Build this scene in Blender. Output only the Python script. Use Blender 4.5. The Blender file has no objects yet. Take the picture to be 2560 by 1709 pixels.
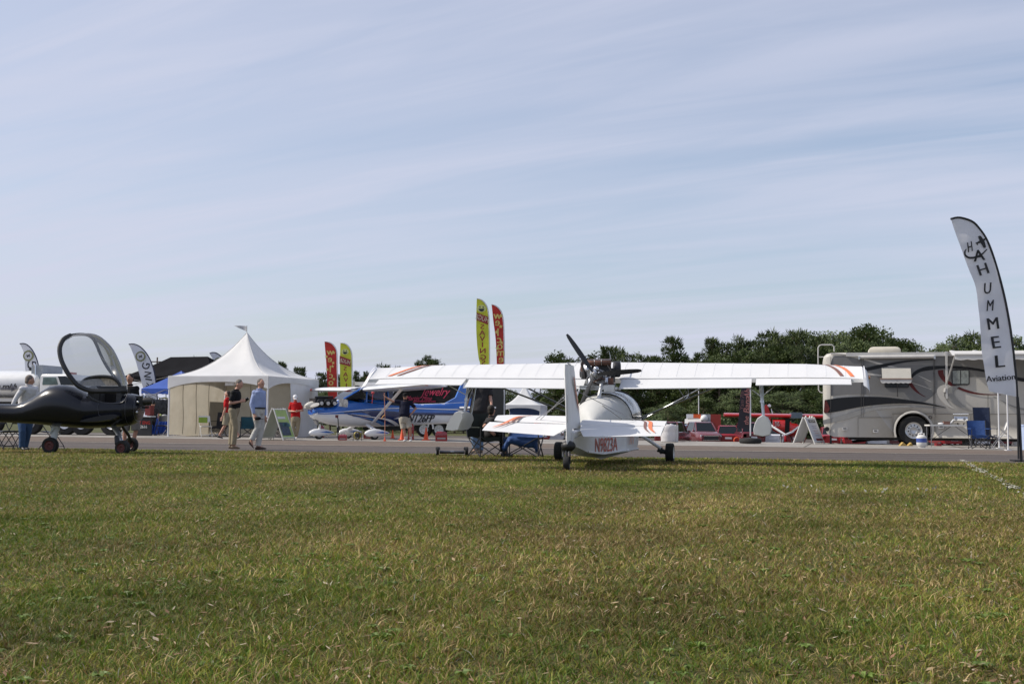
import bpy, math, random
import numpy as np
from mathutils import Vector, Matrix, Euler
random.seed(7); rng = np.random.default_rng(11)
SC = bpy.context.scene
COL = SC.collection
# ------------------------------------------------------------ camera, sky, sun
CH, FPX, ROLL = 0.80, 2900.0, 0.008
PITCH = math.atan((1048 - 854.5) / FPX)
fwd = Vector((0, math.cos(PITCH), math.sin(PITCH)))
up0 = Vector((0, -math.sin(PITCH), math.cos(PITCH))); rt0 = Vector((1, 0, 0))
rgt = rt0 * math.cos(ROLL) + up0 * math.sin(ROLL)
upv = up0 * math.cos(ROLL) - rt0 * math.sin(ROLL)
cd = bpy.data.cameras.new('camera'); cam = bpy.data.objects.new('camera', cd); COL.objects.link(cam)
cd.sensor_width = 36; cd.lens = FPX / 2560 * 36; cd.clip_start = 0.1; cd.clip_end = 3000
m = Matrix((rgt, upv, -fwd)).transposed().to_4x4(); m.translation = (0, 0, CH)
cam.matrix_world = m; SC.camera = cam

SUN_EL, SUN_DX, SUN_DY = math.radians(44), 1.0, -0.05      # light travels along +X, a hair towards the camera
world = bpy.data.worlds.new('World'); SC.world = world; world.use_nodes = True
nt = world.node_tree; nt.nodes.clear(); N = nt.nodes.new; L = nt.links.new
sky = N('ShaderNodeTexSky'); sky.sky_type = 'NISHITA'; sky.sun_disc = False
sky.sun_elevation = SUN_EL; sky.sun_rotation = math.atan2(-SUN_DX, -SUN_DY)
sky.air_density = 1.0; sky.dust_density = 1.6; sky.ozone_density = 1.6; sky.altitude = 10
tc = N('ShaderNodeTexCoord'); sep = N('ShaderNodeSeparateXYZ'); L(tc.outputs['Generated'], sep.inputs[0])
def mth(op, a, b=None, c=None):
    n = N('ShaderNodeMath'); n.operation = op
    for i, v in enumerate((a, b, c)):
        if v is None: continue
        if isinstance(v, (int, float)): n.inputs[i].default_value = v
        else: L(v, n.inputs[i])
    return n.outputs[0]
zc = mth('ADD', mth('MAXIMUM', sep.outputs[2], 0.0), 0.10)
cx = mth('DIVIDE', sep.outputs[0], zc); cy = mth('DIVIDE', sep.outputs[1], zc)
cmb = N('ShaderNodeCombineXYZ'); L(cx, cmb.inputs[0]); L(cy, cmb.inputs[1])
def cloud_layer(rot, sx, sy, scale, detail, rough, dist, lo, hi, off=0):
    mp = N('ShaderNodeMapping'); mp.vector_type = 'TEXTURE'; mp.inputs['Rotation'].default_value = (0, 0, -rot); mp.inputs['Scale'].default_value = (1 / sx, 1 / sy, 1)
    mp.inputs['Location'].default_value = (off, off * 1.7, 0)
    L(cmb.outputs[0], mp.inputs[0])
    no = N('ShaderNodeTexNoise'); no.inputs['Scale'].default_value = scale; no.inputs['Detail'].default_value = detail
    no.inputs['Roughness'].default_value = rough; no.inputs['Distortion'].default_value = dist
    L(mp.outputs[0], no.inputs['Vector'])
    mr = N('ShaderNodeMapRange'); mr.interpolation_type = 'SMOOTHSTEP'
    mr.inputs['From Min'].default_value = lo; mr.inputs['From Max'].default_value = hi
    L(no.outputs['Fac'], mr.inputs['Value']); return mr.outputs[0]
cA = cloud_layer(math.radians(24), 0.30, 1.7, 0.75, 4, 0.5, 0.5, 0.32, 0.66, 3.1)
cB = cloud_layer(math.radians(30), 0.5, 3.2, 1.3, 5, 0.55, 0.7, 0.36, 0.72, 8.4)
cC = cloud_layer(math.radians(14), 0.5, 0.9, 0.6, 3, 0.5, 0.3, 0.35, 0.75, 1.2)
fac = mth('ADD', mth('MULTIPLY', cA, 0.40), mth('ADD', mth('MULTIPLY', cB, 0.22), mth('MULTIPLY', cC, 0.22)))
# a veil that thickens towards the horizon as long sight lines through thin cirrus do
veil = mth('MULTIPLY', mth('POWER', mth('SUBTRACT', 1.0, mth('MINIMUM', mth('MAXIMUM', sep.outputs[2], 0.0), 1.0)), 5.0), 0.30)
fac = mth('MINIMUM', mth('ADD', fac, mth('ADD', veil, 0.13)), 0.93)
mix = N('ShaderNodeMixRGB'); L(fac, mix.inputs[0]); L(sky.outputs[0], mix.inputs[1]); mix.inputs[2].default_value = (4.45, 4.65, 5.65, 1)
bg = N('ShaderNodeBackground'); bg.inputs['Strength'].default_value = 0.115
wo = N('ShaderNodeOutputWorld'); L(mix.outputs[0], bg.inputs[0]); L(bg.outputs[0], wo.inputs[0])
sd = bpy.data.lights.new('sun', 'SUN'); so = bpy.data.objects.new('sun', sd); COL.objects.link(so)
sd.energy = 3.6; sd.angle = math.radians(0.55); sd.color = (1.0, 0.93, 0.82)
h = math.hypot(SUN_DX, SUN_DY); sdir = Vector((SUN_DX / h * math.cos(SUN_EL), SUN_DY / h * math.cos(SUN_EL), -math.sin(SUN_EL)))
so.rotation_euler = sdir.to_track_quat('-Z', 'Y').to_euler(); so.location = (-30, 0, 40)
vs = SC.view_settings; SC.display_settings.display_device = 'sRGB'
vs.view_transform = 'Standard'; vs.look = 'None'; vs.exposure = 0.32; vs.gamma = 1.0; vs.use_curve_mapping = False
SC.render.engine = 'CYCLES'; SC.cycles.max_bounces = 8; SC.cycles.transparent_max_bounces = 16; SC.cycles.use_denoising = True

# ------------------------------------------------------------ measuring helpers
def ray(px, py):
    return fwd + rgt * ((px - 1280) / FPX) - upv * ((py - 854.5) / FPX)
def project(p):
    v = Vector(p) - Vector((0, 0, CH)); d = v.dot(fwd)
    return 1280 + FPX * v.dot(rgt) / d, 854.5 - FPX * v.dot(upv) / d
def gx(px, D, z=0.0):
    """world x of a point at depth D, height z, seen at image column px"""
    x = 0.0
    for _ in range(4): x += (px - project((x, D, z))[0]) * D / FPX
    return x
class Frame:
    """a thing's own frame: origin on the ground, x along its length, y away, z up"""
    def __init__(s, px=None, D=None, yaw=0.0, z=0.0, x=None):
        X = gx(px, D, z) if x is None else x
        s.o = Vector((X, D, z)); s.yaw = yaw
        s.M = Matrix.Translation(s.o) @ Matrix.Rotation(yaw, 4, 'Z'); s.I = s.M.inverted()
        s.c = s.I @ Vector((0, 0, CH)); s.R = s.I.to_3x3()
    def at(s, px, py, ly=0.0):
        d = s.R @ ray(px, py); t = (ly - s.c.y) / d.y
        p = s.c + d * t; return Vector((p.x, ly, p.z))
    def atx(s, px, py, lx=0.0):
        d = s.R @ ray(px, py); t = (lx - s.c.x) / d.x
        return s.c + d * t
class Zm:
    """zoom window read off the photograph -> frame coordinates"""
    def __init__(s, fr, ox, oy, sc): s.f, s.ox, s.oy, s.sc = fr, ox, oy, sc
    def __call__(s, x, y, ly=0.0): return s.f.at(s.ox + x / s.sc, s.oy + y / s.sc, ly)
    def xz(s, x, y, ly=0.0):
        p = s(x, y, ly); return (p.x, p.z)

# ------------------------------------------------------------ materials
def lin(c):
    return tuple((v / 12.92 if v <= 0.04045 else ((v + 0.055) / 1.055) ** 2.4) for v in c)
MATS = {}
def mat(key, col=(0.5, 0.5, 0.5), rough=0.6, metal=0.0, var=0.08, vscale=4.0, bump=0.0, bscale=40.0, trans=0.0, coat=0.0, spec=0.5, dirt=0.0, dcol=(0.10, 0.08, 0.06)):
    if key in MATS: return MATS[key]
    mm = bpy.data.materials.new(key); MATS[key] = mm; mm.use_nodes = True; t = mm.node_tree; t.nodes.clear()
    n = t.nodes.new; l = t.links.new
    out = n('ShaderNodeOutputMaterial'); b = n('ShaderNodeBsdfPrincipled')
    b.inputs['Roughness'].default_value = rough; b.inputs['Metallic'].default_value = metal
    b.inputs['Specular IOR Level'].default_value = spec
    if coat: b.inputs['Coat Weight'].default_value = coat; b.inputs['Coat Roughness'].default_value = 0.08
    tcn = n('ShaderNodeTexCoord'); no = n('ShaderNodeTexNoise'); no.inputs['Scale'].default_value = vscale; no.inputs['Detail'].default_value = 5
    l(tcn.outputs['Object'], no.inputs['Vector'])
    mr = n('ShaderNodeMapRange'); mr.inputs['From Min'].default_value = 0.3; mr.inputs['From Max'].default_value = 0.7
    mr.inputs['To Min'].default_value = 1 - var; mr.inputs['To Max'].default_value = 1 + var; l(no.outputs['Fac'], mr.inputs['Value'])
    vm = n('ShaderNodeVectorMath'); vm.operation = 'SCALE'; vm.inputs[0].default_value = col[:3]; l(mr.outputs[0], vm.inputs['Scale'])
    src = vm.outputs[0]
    if dirt:
        n2 = n('ShaderNodeTexNoise'); n2.inputs['Scale'].default_value = vscale * 0.6; n2.inputs['Detail'].default_value = 8; n2.inputs['Roughness'].default_value = 0.7
        l(tcn.outputs['Object'], n2.inputs['Vector'])
        m2 = n('ShaderNodeMapRange'); m2.inputs['From Min'].default_value = 0.5; m2.inputs['From Max'].default_value = 0.75; m2.inputs['To Max'].default_value = dirt
        l(n2.outputs['Fac'], m2.inputs['Value'])
        mx = n('ShaderNodeMixRGB'); l(m2.outputs[0], mx.inputs[0]); l(src, mx.inputs[1]); mx.inputs[2].default_value = (*dcol, 1); src = mx.outputs[0]
    l(src, b.inputs['Base Color'])
    if bump:
        n3 = n('ShaderNodeTexNoise'); n3.inputs['Scale'].default_value = bscale; n3.inputs['Detail'].default_value = 4; l(tcn.outputs['Object'], n3.inputs['Vector'])
        bp = n('ShaderNodeBump'); bp.inputs['Strength'].default_value = bump; bp.inputs['Distance'].default_value = 0.02
        l(n3.outputs['Fac'], bp.inputs['Height']); l(bp.outputs[0], b.inputs['Normal'])
    if trans:
        tr = n('ShaderNodeBsdfTranslucent'); l(src, tr.inputs[0]); ms = n('ShaderNodeMixShader'); ms.inputs[0].default_value = trans
        l(b.outputs[0], ms.inputs[1]); l(tr.outputs[0], ms.inputs[2]); l(ms.outputs[0], out.inputs[0])
    else: l(b.outputs[0], out.inputs[0])
    return mm
def clear_mat(key, tint, gloss=0.08, dens=0.25, rough=0.05):
    """thin clear sheet: mostly see-through, a little reflection and a faint film"""
    mm = bpy.data.materials.new(key); MATS[key] = mm; mm.use_nodes = True; t = mm.node_tree; t.nodes.clear(); n = t.nodes.new; l = t.links.new
    out = n('ShaderNodeOutputMaterial'); tr = n('ShaderNodeBsdfTransparent'); tr.inputs[0].default_value = (*tint, 1)
    df = n('ShaderNodeBsdfPrincipled'); df.inputs['Base Color'].default_value = (0.55, 0.55, 0.54, 1); df.inputs['Roughness'].default_value = 0.3
    gl = n('ShaderNodeBsdfGlossy'); gl.inputs['Roughness'].default_value = rough
    m1 = n('ShaderNodeMixShader'); m1.inputs[0].default_value = dens; l(tr.outputs[0], m1.inputs[1]); l(df.outputs[0], m1.inputs[2])
    fr = n('ShaderNodeFresnel'); fr.inputs[0].default_value = 1.45
    ad = n('ShaderNodeMath'); ad.operation = 'ADD'; ad.inputs[1].default_value = gloss; l(fr.outputs[0], ad.inputs[0]); ad.use_clamp = True
    m2 = n('ShaderNodeMixShader'); l(ad.outputs[0], m2.inputs[0]); l(m1.outputs[0], m2.inputs[1]); l(gl.outputs[0], m2.inputs[2]); l(m2.outputs[0], out.inputs[0])
    return mm
WHITE = mat('white_paint', (0.68, 0.68, 0.69), 0.35, var=0.03, dirt=0.12, dcol=(0.45, 0.43, 0.40))
FABW = mat('white_fabric_skin', (0.75, 0.75, 0.75), 0.5, var=0.03, vscale=1.5, trans=0.12, bump=0.1, bscale=6)
TENTW = mat('tent_vinyl', (0.72, 0.72, 0.72), 0.5, var=0.04, vscale=1.2, trans=0.22, bump=0.5, bscale=2.5)
TENTC = mat('tent_wall_vinyl', (0.56, 0.51, 0.41), 0.55, var=0.08, vscale=1.5, trans=0.35, bump=0.8, bscale=3, dirt=0.35, dcol=(0.34, 0.25, 0.15))
TENTS = mat('tent_side_vinyl', (0.74, 0.75, 0.78), 0.55, var=0.06, vscale=1.5, trans=0.25, bump=1.0, bscale=2.5)
BLACK = mat('black_plastic', (0.015, 0.015, 0.017), 0.5, var=0.15)
RUBBER = mat('tyre_rubber', (0.012, 0.012, 0.012), 0.85, var=0.2, vscale=12, bump=0.3, bscale=30)
STEEL = mat('grey_steel', (0.35, 0.35, 0.36), 0.35, metal=0.9, var=0.12)
ALU = mat('bare_aluminium', (0.55, 0.56, 0.57), 0.32, metal=0.85, var=0.1, vscale=10)
DKST = mat('dark_tube', (0.05, 0.05, 0.055), 0.4, metal=0.4)
CHROME = mat('chrome', (0.8, 0.8, 0.8), 0.12, metal=1.0, var=0.02)
DGLASS = mat('dark_glass', (0.010, 0.013, 0.015), 0.08, var=0.05, spec=0.4)
ORANGE = mat('orange_stripe', (0.72, 0.20, 0.07), 0.45, var=0.06)
BROWN = mat('brown_stripe', (0.20, 0.085, 0.06), 0.45, var=0.06)
SKIN = mat('skin', (0.50, 0.27, 0.19), 0.55, var=0.10, vscale=9, bump=0.1)
SKIN2 = mat('tanned_skin', (0.40, 0.21, 0.14), 0.55, var=0.10, vscale=9, bump=0.1)
INK = mat('black_lettering', (0.02, 0.02, 0.024), 0.6, var=0.05)

# ------------------------------------------------------------ mesh builder
def V(*a): return Vector(a)
class MB:
    def __init__(s): s.v = []; s.f = []; s.mi = []
    def add(s, vs, fs, mi=0):
        o = len(s.v); s.v.extend([tuple(p) for p in vs]); s.f.extend([tuple(i + o for i in f) for f in fs]); s.mi.extend([mi] * len(fs)); return s
    def box(s, c, d, rz=0.0, mi=0, M=None):
        cx, cy, cz = c; dx, dy, dz = (q / 2 for q in d); R = Matrix.Rotation(rz, 3, 'Z') if M is None else M
        vs = [R @ V(sx * dx, sy * dy, sz * dz) + V(cx, cy, cz) for sz in (-1, 1) for sy in (-1, 1) for sx in (-1, 1)]
        return s.add(vs, [(0, 2, 3, 1), (4, 5, 7, 6), (0, 1, 5, 4), (2, 6, 7, 3), (0, 4, 6, 2), (1, 3, 7, 5)], mi)
    def tube(s, pts, r, n=8, mi=0, sq=1.0, side=None):
        """round bar along pts; r number or list; sq flattens it across `side`"""
        pts = [V(*p) for p in pts]; k = len(pts); rr = r if isinstance(r, (list, tuple)) else [r] * k
        vs = []; ref = None
        for i, p in enumerate(pts):
            t = (pts[min(i + 1, k - 1)] - pts[max(i - 1, 0)])
            if t.length < 1e-9: t = V(0, 0, 1)
            t.normalize()
            if ref is None:
                ref = V(*side) if side else (V(0, 0, 1) if abs(t.z) < 0.9 else V(1, 0, 0))
            a = ref - t * ref.dot(t)
            if a.length < 1e-6: a = t.orthogonal()
            a.normalize(); b = t.cross(a); ref = a
            for j in range(n):
                th = 2 * math.pi * j / n
                vs.append(p + a * (math.cos(th) * rr[i] * sq) + b * (math.sin(th) * rr[i]))
        fs = [(i * n + j, i * n + (j + 1) % n, (i + 1) * n + (j + 1) % n, (i + 1) * n + j) for i in range(k - 1) for j in range(n)]
        fs.append(tuple(range(n - 1, -1, -1))); fs.append(tuple((k - 1) * n + j for j in range(n)))
        return s.add(vs, fs, mi)
    def ell(s, c, r, n=12, m=8, mi=0, M=None):
        R = M or Matrix.Identity(3); vs = []; fs = []; c = V(*c)
        vs.append(c + R @ V(0, 0, r[2]))
        for i in range(1, m):
            ph = math.pi * i / m
            for j in range(n):
                th = 2 * math.pi * j / n
                vs.append(c + R @ V(r[0] * math.sin(ph) * math.cos(th), r[1] * math.sin(ph) * math.sin(th), r[2] * math.cos(ph)))
        vs.append(c - R @ V(0, 0, r[2])); last = len(vs) - 1
        for j in range(n):
            fs.append((0, 1 + j, 1 + (j + 1) % n)); fs.append((last, last - n + (j + 1) % n, last - n + j))
        for i in range(m - 2):
            for j in range(n):
                a = 1 + i * n; fs.append((a + j, a + n + j, a + n + (j + 1) % n, a + (j + 1) % n))
        return s.add(vs, fs, mi)
    def loft(s, secs, closed=True, cap=True, mi=0):
        n = len(secs[0]); k = len(secs); vs = [V(*p) for q in secs for p in q]
        rng_ = range(n) if closed else range(n - 1)
        fs = [(i * n + j, i * n + (j + 1) % n, (i + 1) * n + (j + 1) % n, (i + 1) * n + j) for i in range(k - 1) for j in rng_]
        if cap and closed: fs.append(tuple(range(n - 1, -1, -1))); fs.append(tuple((k - 1) * n + j for j in range(n)))
        return s.add(vs, fs, mi)
    def prism(s, poly, y0, y1, mi=0, fn=None):
        """outline in (x,z) given depth from y0 to y1"""
        fn = fn or (lambda x, y, z: (x, y, z)); n = len(poly)
        vs = [fn(p[0], y0, p[1]) for p in poly] + [fn(p[0], y1, p[1]) for p in poly]
        fs = [tuple(range(n)), tuple(range(2 * n - 1, n - 1, -1))] + [(i, i + n, (i + 1) % n + n, (i + 1) % n) for i in range(n)]
        return s.add(vs, fs, mi)
    def slab(s, poly3, off, mi=0):
        """3d outline given thickness along off"""
        n = len(poly3); o = V(*off); vs = [V(*p) for p in poly3] + [V(*p) + o for p in poly3]
        return s.add(vs, [tuple(range(n)), tuple(range(2 * n - 1, n - 1, -1))] + [(i, i + n, (i + 1) % n + n, (i + 1) % n) for i in range(n)], mi)
    def lathe(s, c, prof, axis=(0, 0, 1), n=20, mi=0, cap=True):
        """prof: list of (radius, height along axis)"""
        ax = V(*axis).normalized(); a = ax.orthogonal().normalized(); b = ax.cross(a); c = V(*c)
        secs = [[c + ax * h_ + (a * math.cos(2 * math.pi * j / n) + b * math.sin(2 * math.pi * j / n)) * max(r, 1e-4) for j in range(n)] for r, h_ in prof]
        return s.loft(secs, mi=mi, cap=cap)
    def torus(s, c, axis, R, r, n=24, m=10, mi=0, sq=1.0):
        ax = V(*axis).normalized(); a = ax.orthogonal().normalized(); b = ax.cross(a); c = V(*c); vs = []
        for i in range(n):
            d = a * math.cos(2 * math.pi * i / n) + b * math.sin(2 * math.pi * i / n)
            for j in range(m):
                t = 2 * math.pi * j / m
                vs.append(c + d * (R + r * math.cos(t)) + ax * (r * sq * math.sin(t)))
        fs = [(i * m + j, i * m + (j + 1) % m, ((i + 1) % n) * m + (j + 1) % m, ((i + 1) % n) * m + j) for i in range(n) for j in range(m)]
        return s.add(vs, fs, mi)
    def sheet(s, rows, mi=0): return s.loft(rows, closed=False, cap=False, mi=mi)
    def build(s, name, mats, parent=None, angle=35, smooth=True):
        me = bpy.data.meshes.new(name); me.from_pydata(s.v, [], s.f); mats = mats if isinstance(mats, (list, tuple)) else [mats]
        for q in mats: me.materials.append(q)
        if len(mats) > 1: me.polygons.foreach_set('material_index', s.mi)
        import bmesh
        bm = bmesh.new(); bm.from_mesh(me); bmesh.ops.recalc_face_normals(bm, faces=bm.faces); bm.to_mesh(me); bm.free()
        if smooth:
            me.polygons.foreach_set('use_smooth', [True] * len(me.polygons)); me.set_sharp_from_angle(angle=math.radians(angle))
        me.update()
        o = bpy.data.objects.new(name, me); COL.objects.link(o); o.parent = parent
        return o
def tag(o, label=None, cat=None, group=None, kind=None):
    if label: o['label'] = label
    if cat: o['category'] = cat
    if group: o['group'] = group
    if kind: o['kind'] = kind
    return o
def thing(name, label, cat, fr, group=None):
    o = bpy.data.objects.new(name, None); COL.objects.link(o); o.empty_display_size = 0.2
    o.matrix_world = fr.M if isinstance(fr, Frame) else fr
    return tag(o, label, cat, group)
def copy_tree(o, parent=None):
    c = o.copy(); COL.objects.link(c); c.parent = parent
    for ch in [q for q in o.children]: copy_tree(ch, c)
    return c
def crv(pts, n=24):
    """Catmull-Rom through points"""
    pts = [V(*p) if len(p) == 3 else V(p[0], p[1], 0) for p in pts]; k = len(pts); out = []
    for i in range(n + 1):
        t = i / n * (k - 1); a = min(int(t), k - 2); u = t - a
        p0, p1, p2, p3 = pts[max(a - 1, 0)], pts[a], pts[a + 1], pts[min(a + 2, k - 1)]
        out.append(0.5 * ((2 * p1) + (p2 - p0) * u + (2 * p0 - 5 * p1 + 4 * p2 - p3) * u * u + (3 * p1 - p0 - 3 * p2 + p3) * u ** 3))
    return out
_tc = {}
def glyphs(txt, size=1.0, shear=0.0, offset=0.0, spacing=1.0):
    """flat letters centred on the origin as (verts2d, faces)"""
    k = (txt, size, shear, offset, spacing)
    if k in _tc: return _tc[k]
    cu = bpy.data.curves.new('txt', 'FONT'); cu.body = txt; cu.size = size; cu.shear = shear; cu.offset = offset; cu.space_character = spacing
    cu.align_x = 'CENTER'; cu.resolution_u = 3
    ob = bpy.data.objects.new('txt', cu); COL.objects.link(ob); dg = bpy.context.evaluated_depsgraph_get()
    me = ob.evaluated_get(dg).to_mesh(); vs = [(v.co.x, v.co.y) for v in me.vertices]; fs = [tuple(p.vertices) for p in me.polygons]
    ob.evaluated_get(dg).to_mesh_clear(); bpy.data.objects.remove(ob); bpy.data.curves.remove(cu)
    if vs:
        y0 = min(v[1] for v in vs); y1 = max(v[1] for v in vs); x0 = min(v[0] for v in vs); x1 = max(v[0] for v in vs)
        vs = [(v[0] - (x0 + x1) / 2, v[1] - (y0 + y1) / 2) for v in vs]
    _tc[k] = (vs, fs); return vs, fs
def put_text(mb, txt, size, fn, shear=0.0, offset=0.0, mirror=False, rot=0.0, sx=1.0, mi=0, spacing=1.0):
    vs, fs = glyphs(txt, size, shear, 0.0, spacing); c, s_ = math.cos(rot), math.sin(rot)
    for k in ((-1, 0, 1) if offset else (0,)):      # struck three times a hair apart for a bold face
        out = []
        for x, y in vs:
            x = (x + k * offset) * sx * (-1 if mirror else 1); q = V(*fn(x * c - y * s_, x * s_ + y * c)); q.y -= .0015 * k; out.append(q)
        mb.add(out, fs, mi)
def cut(o, cutter):
    """saw an opening out of o (done once, here; the cutter is thrown away)"""
    md = o.modifiers.new('cut', 'BOOLEAN'); md.operation = 'DIFFERENCE'; md.object = cutter; md.solver = 'EXACT'
    dg = bpy.context.evaluated_depsgraph_get(); me = bpy.data.meshes.new_from_object(o.evaluated_get(dg)); o.modifiers.clear(); o.data = me; bpy.data.objects.remove(cutter)
def wheel(mb_parent, name, c, axis, R, w, rim_mat, rr=0.6, spokes=0):
    """tyre with a rim as its sub-part"""
    ax = V(*axis).normalized(); t = MB()
    t.lathe(V(*c) - ax * (w / 2), [(R * rr, 0), (R * 0.93, 0.0), (R, w * 0.15), (R * 1.0, w * 0.5), (R, w * 0.85), (R * 0.93, w), (R * rr, w)], axis, n=28, cap=False)
    o = t.build(name, RUBBER, mb_parent, angle=50)
    r_ = MB(); r_.lathe(V(*c) - ax * (w * 0.52), [(0.01, w * 0.25), (R * 0.2, w * 0.2), (R * 0.24, w * 0.1), (R * rr * 0.8, w * 0.12), (R * rr, -0.002), (R * rr * 1.03, w * 1.04), (R * rr * 0.8, w * 0.95), (R * 0.2, w * 0.9), (0.01, w * 0.9)], axis, n=28)
    if spokes:
        a = ax.orthogonal().normalized(); b = ax.cross(a)
        for sgn in (-1, 1):
            for i in range(spokes):
                d = a * math.cos(2 * math.pi * i / spokes) + b * math.sin(2 * math.pi * i / spokes)
                r_.ell(V(*c) + ax * (sgn * w * 0.44) + d * (R * rr * 0.62), (R * 0.05,) * 3, 6, 4, mi=1)
    r_.build('rim', [rim_mat, BLACK], o)
    return o
# ------------------------------------------------------------ ground
def ln(a, b): return lambda x: a + b * x
grassY, seamY, bndY, farY = ln(26.0, -0.235), ln(32.7, -0.235), ln(39.2, -0.30), ln(47.6, -0.29)
LOW = -1.05
def ground_mat(key, stops, scale=1.0, rough=0.95, bump=0.4, bscale=30, mid=None, yellow=None):
    mm = bpy.data.materials.new(key); MATS[key] = mm; mm.use_nodes = True; t = mm.node_tree; t.nodes.clear(); n = t.nodes.new; l = t.links.new
    out = n('ShaderNodeOutputMaterial'); b = n('ShaderNodeBsdfPrincipled'); b.inputs['Roughness'].default_value = rough; b.inputs['Specular IOR Level'].default_value = 0.2
    tcn = n('ShaderNodeTexCoord'); no = n('ShaderNodeTexNoise'); no.inputs['Scale'].default_value = scale; no.inputs['Detail'].default_value = 10; no.inputs['Roughness'].default_value = 0.65
    l(tcn.outputs['Object'], no.inputs['Vector'])
    cr = n('ShaderNodeValToRGB'); l(no.outputs['Fac'], cr.inputs[0])
    cr.color_ramp.elements[0].position = stops[0][0]; cr.color_ramp.elements[0].color = (*stops[0][1], 1)
    cr.color_ramp.elements[1].position = stops[-1][0]; cr.color_ramp.elements[1].color = (*stops[-1][1], 1)
    for p, c in stops[1:-1]: e = cr.color_ramp.elements.new(p); e.color = (*c, 1)
    src = cr.outputs[0]
    if mid:   # long soft streaks along the runway (tyre wear, sweeping)
        mp = n('ShaderNodeMapping'); mp.inputs['Rotation'].default_value = (0, 0, math.atan(0.26)); mp.inputs['Scale'].default_value = (0.06, 1.6, 1); l(tcn.outputs['Object'], mp.inputs[0])
        n2 = n('ShaderNodeTexNoise'); n2.inputs['Scale'].default_value = 1.0; n2.inputs['Detail'].default_value = 6; l(mp.outputs[0], n2.inputs['Vector'])
        mr = n('ShaderNodeMapRange'); mr.inputs['From Min'].default_value = 0.35; mr.inputs['From Max'].default_value = 0.65; mr.inputs['To Min'].default_value = 1 - mid; mr.inputs['To Max'].default_value = 1 + mid; l(n2.outputs['Fac'], mr.inputs['Value'])
        vm = n('ShaderNodeVectorMath'); vm.operation = 'SCALE'; l(src, vm.inputs[0]); l(mr.outputs[0], vm.inputs['Scale']); src = vm.outputs[0]
    l(src, b.inputs['Base Color'])
    n3 = n('ShaderNodeTexNoise'); n3.inputs['Scale'].default_value = bscale; n3.inputs['Detail'].default_value = 5; l(tcn.outputs['Object'], n3.inputs['Vector'])
    bp = n('ShaderNodeBump'); bp.inputs['Strength'].default_value = bump; bp.inputs['Distance'].default_value = 0.03; l(n3.outputs['Fac'], bp.inputs['Height']); l(bp.outputs[0], b.inputs['Normal'])
    l(b.outputs[0], out.inputs[0]); return mm
SOIL = ground_mat('turf_soil', [(0.3, (0.040, 0.045, 0.012)), (0.5, (0.080, 0.080, 0.022)), (0.7, (0.14, 0.115, 0.045))], 9.0, bump=1.0, bscale=45)
ASPH = ground_mat('worn_asphalt', [(0.3, (0.075, 0.064, 0.060)), (0.55, (0.098, 0.084, 0.078)), (0.75, (0.125, 0.108, 0.100))], 6.0, bump=0.3, bscale=60, mid=0.22)
ASPH2 = ground_mat('brown_asphalt', [(0.3, (0.115, 0.090, 0.074)), (0.55, (0.150, 0.119, 0.098)), (0.75, (0.185, 0.148, 0.122))], 6.0, bump=0.3, bscale=60, mid=0.22)
CONC = ground_mat('apron_concrete', [(0.3, (0.21, 0.195, 0.178)), (0.5, (0.275, 0.257, 0.236)), (0.7, (0.34, 0.32, 0.295))], 2.5, bump=0.2, bscale=40, mid=0.10)
FIELD = ground_mat('field_grass', [(0.3, (0.04, 0.05, 0.018)), (0.5, (0.07, 0.075, 0.028)), (0.7, (0.12, 0.105, 0.05))], 0.4, bump=1.0, bscale=4)
PAINT = mat('faded_line_paint', (0.42, 0.40, 0.36), 0.8, var=0.3, vscale=3)
def strip(name, fa, fb, z, mtl, x0=-60, x1=60, nseg=60):
    mb = MB(); xs = [x0 + (x1 - x0) * i / nseg for i in range(nseg + 1)]
    mb.sheet([[(x, fa(x), z) for x in xs], [(x, fb(x), z) for x in xs]])
    o = mb.build(name, mtl, smooth=False); tag(o, kind='structure'); return o
# base terrain: one sheet reaching the horizon, level here, a step lower behind the apron
mb = MB(); xs = [-1500, -300, -120, -60, -40, -25, -12, 0, 12, 25, 40, 60, 120, 300, 1500]
def cl(x): return max(-60, min(60, x))
rows = [[(x, -400, -0.012) for x in xs], [(x, 0, -0.012) for x in xs], [(x, bndY(cl(x)), -0.012) for x in xs], [(x, farY(cl(x)) - 0.05, -0.012) for x in xs],
        [(x, farY(cl(x)) + 2.2, -0.55) for x in xs], [(x, farY(cl(x)) + 5.0, LOW) for x in xs], [(x, 110, LOW) for x in xs], [(x, 400, LOW) for x in xs], [(x, 2400, LOW) for x in xs]]
mb.sheet(rows); tag(mb.build('ground', FIELD, smooth=False), kind='structure')
# turf under the blades, gently uneven, its far edge ragged
nx, ny = 160, 90
def edge_wob(x): return 0.10 * math.sin(x * 1.7) + 0.06 * math.sin(x * 4.1 + 1) + 0.04 * math.sin(x * 9.3)
rows = []
for j in range(ny + 1):
    r_ = []
    for i in range(nx + 1):
        x = -40 + 80 * i / nx; y = -6 + (grassY(x) + edge_wob(x) + 6) * j / ny
        z = 0.0 if j == ny else 0.006
        r_.append((x, y, z - 0.004))
    rows.append(r_)
mb = MB(); mb.sheet(rows); tag(mb.build('lawn', SOIL), kind='structure')
strip('runway', lambda x: grassY(x) - 0.4, seamY, -0.004, ASPH)
strip('runway_shoulder', seamY, bndY, 0.0, ASPH2)
strip('apron', bndY, farY, 0.004, CONC)
strip('runway_seam', lambda x: seamY(x) - 0.07, lambda x: seamY(x) + 0.07, 0.006, PAINT)
strip('apron_edge_line', lambda x: bndY(x) - 0.10, lambda x: bndY(x) + 0.10, 0.009, PAINT)
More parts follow.
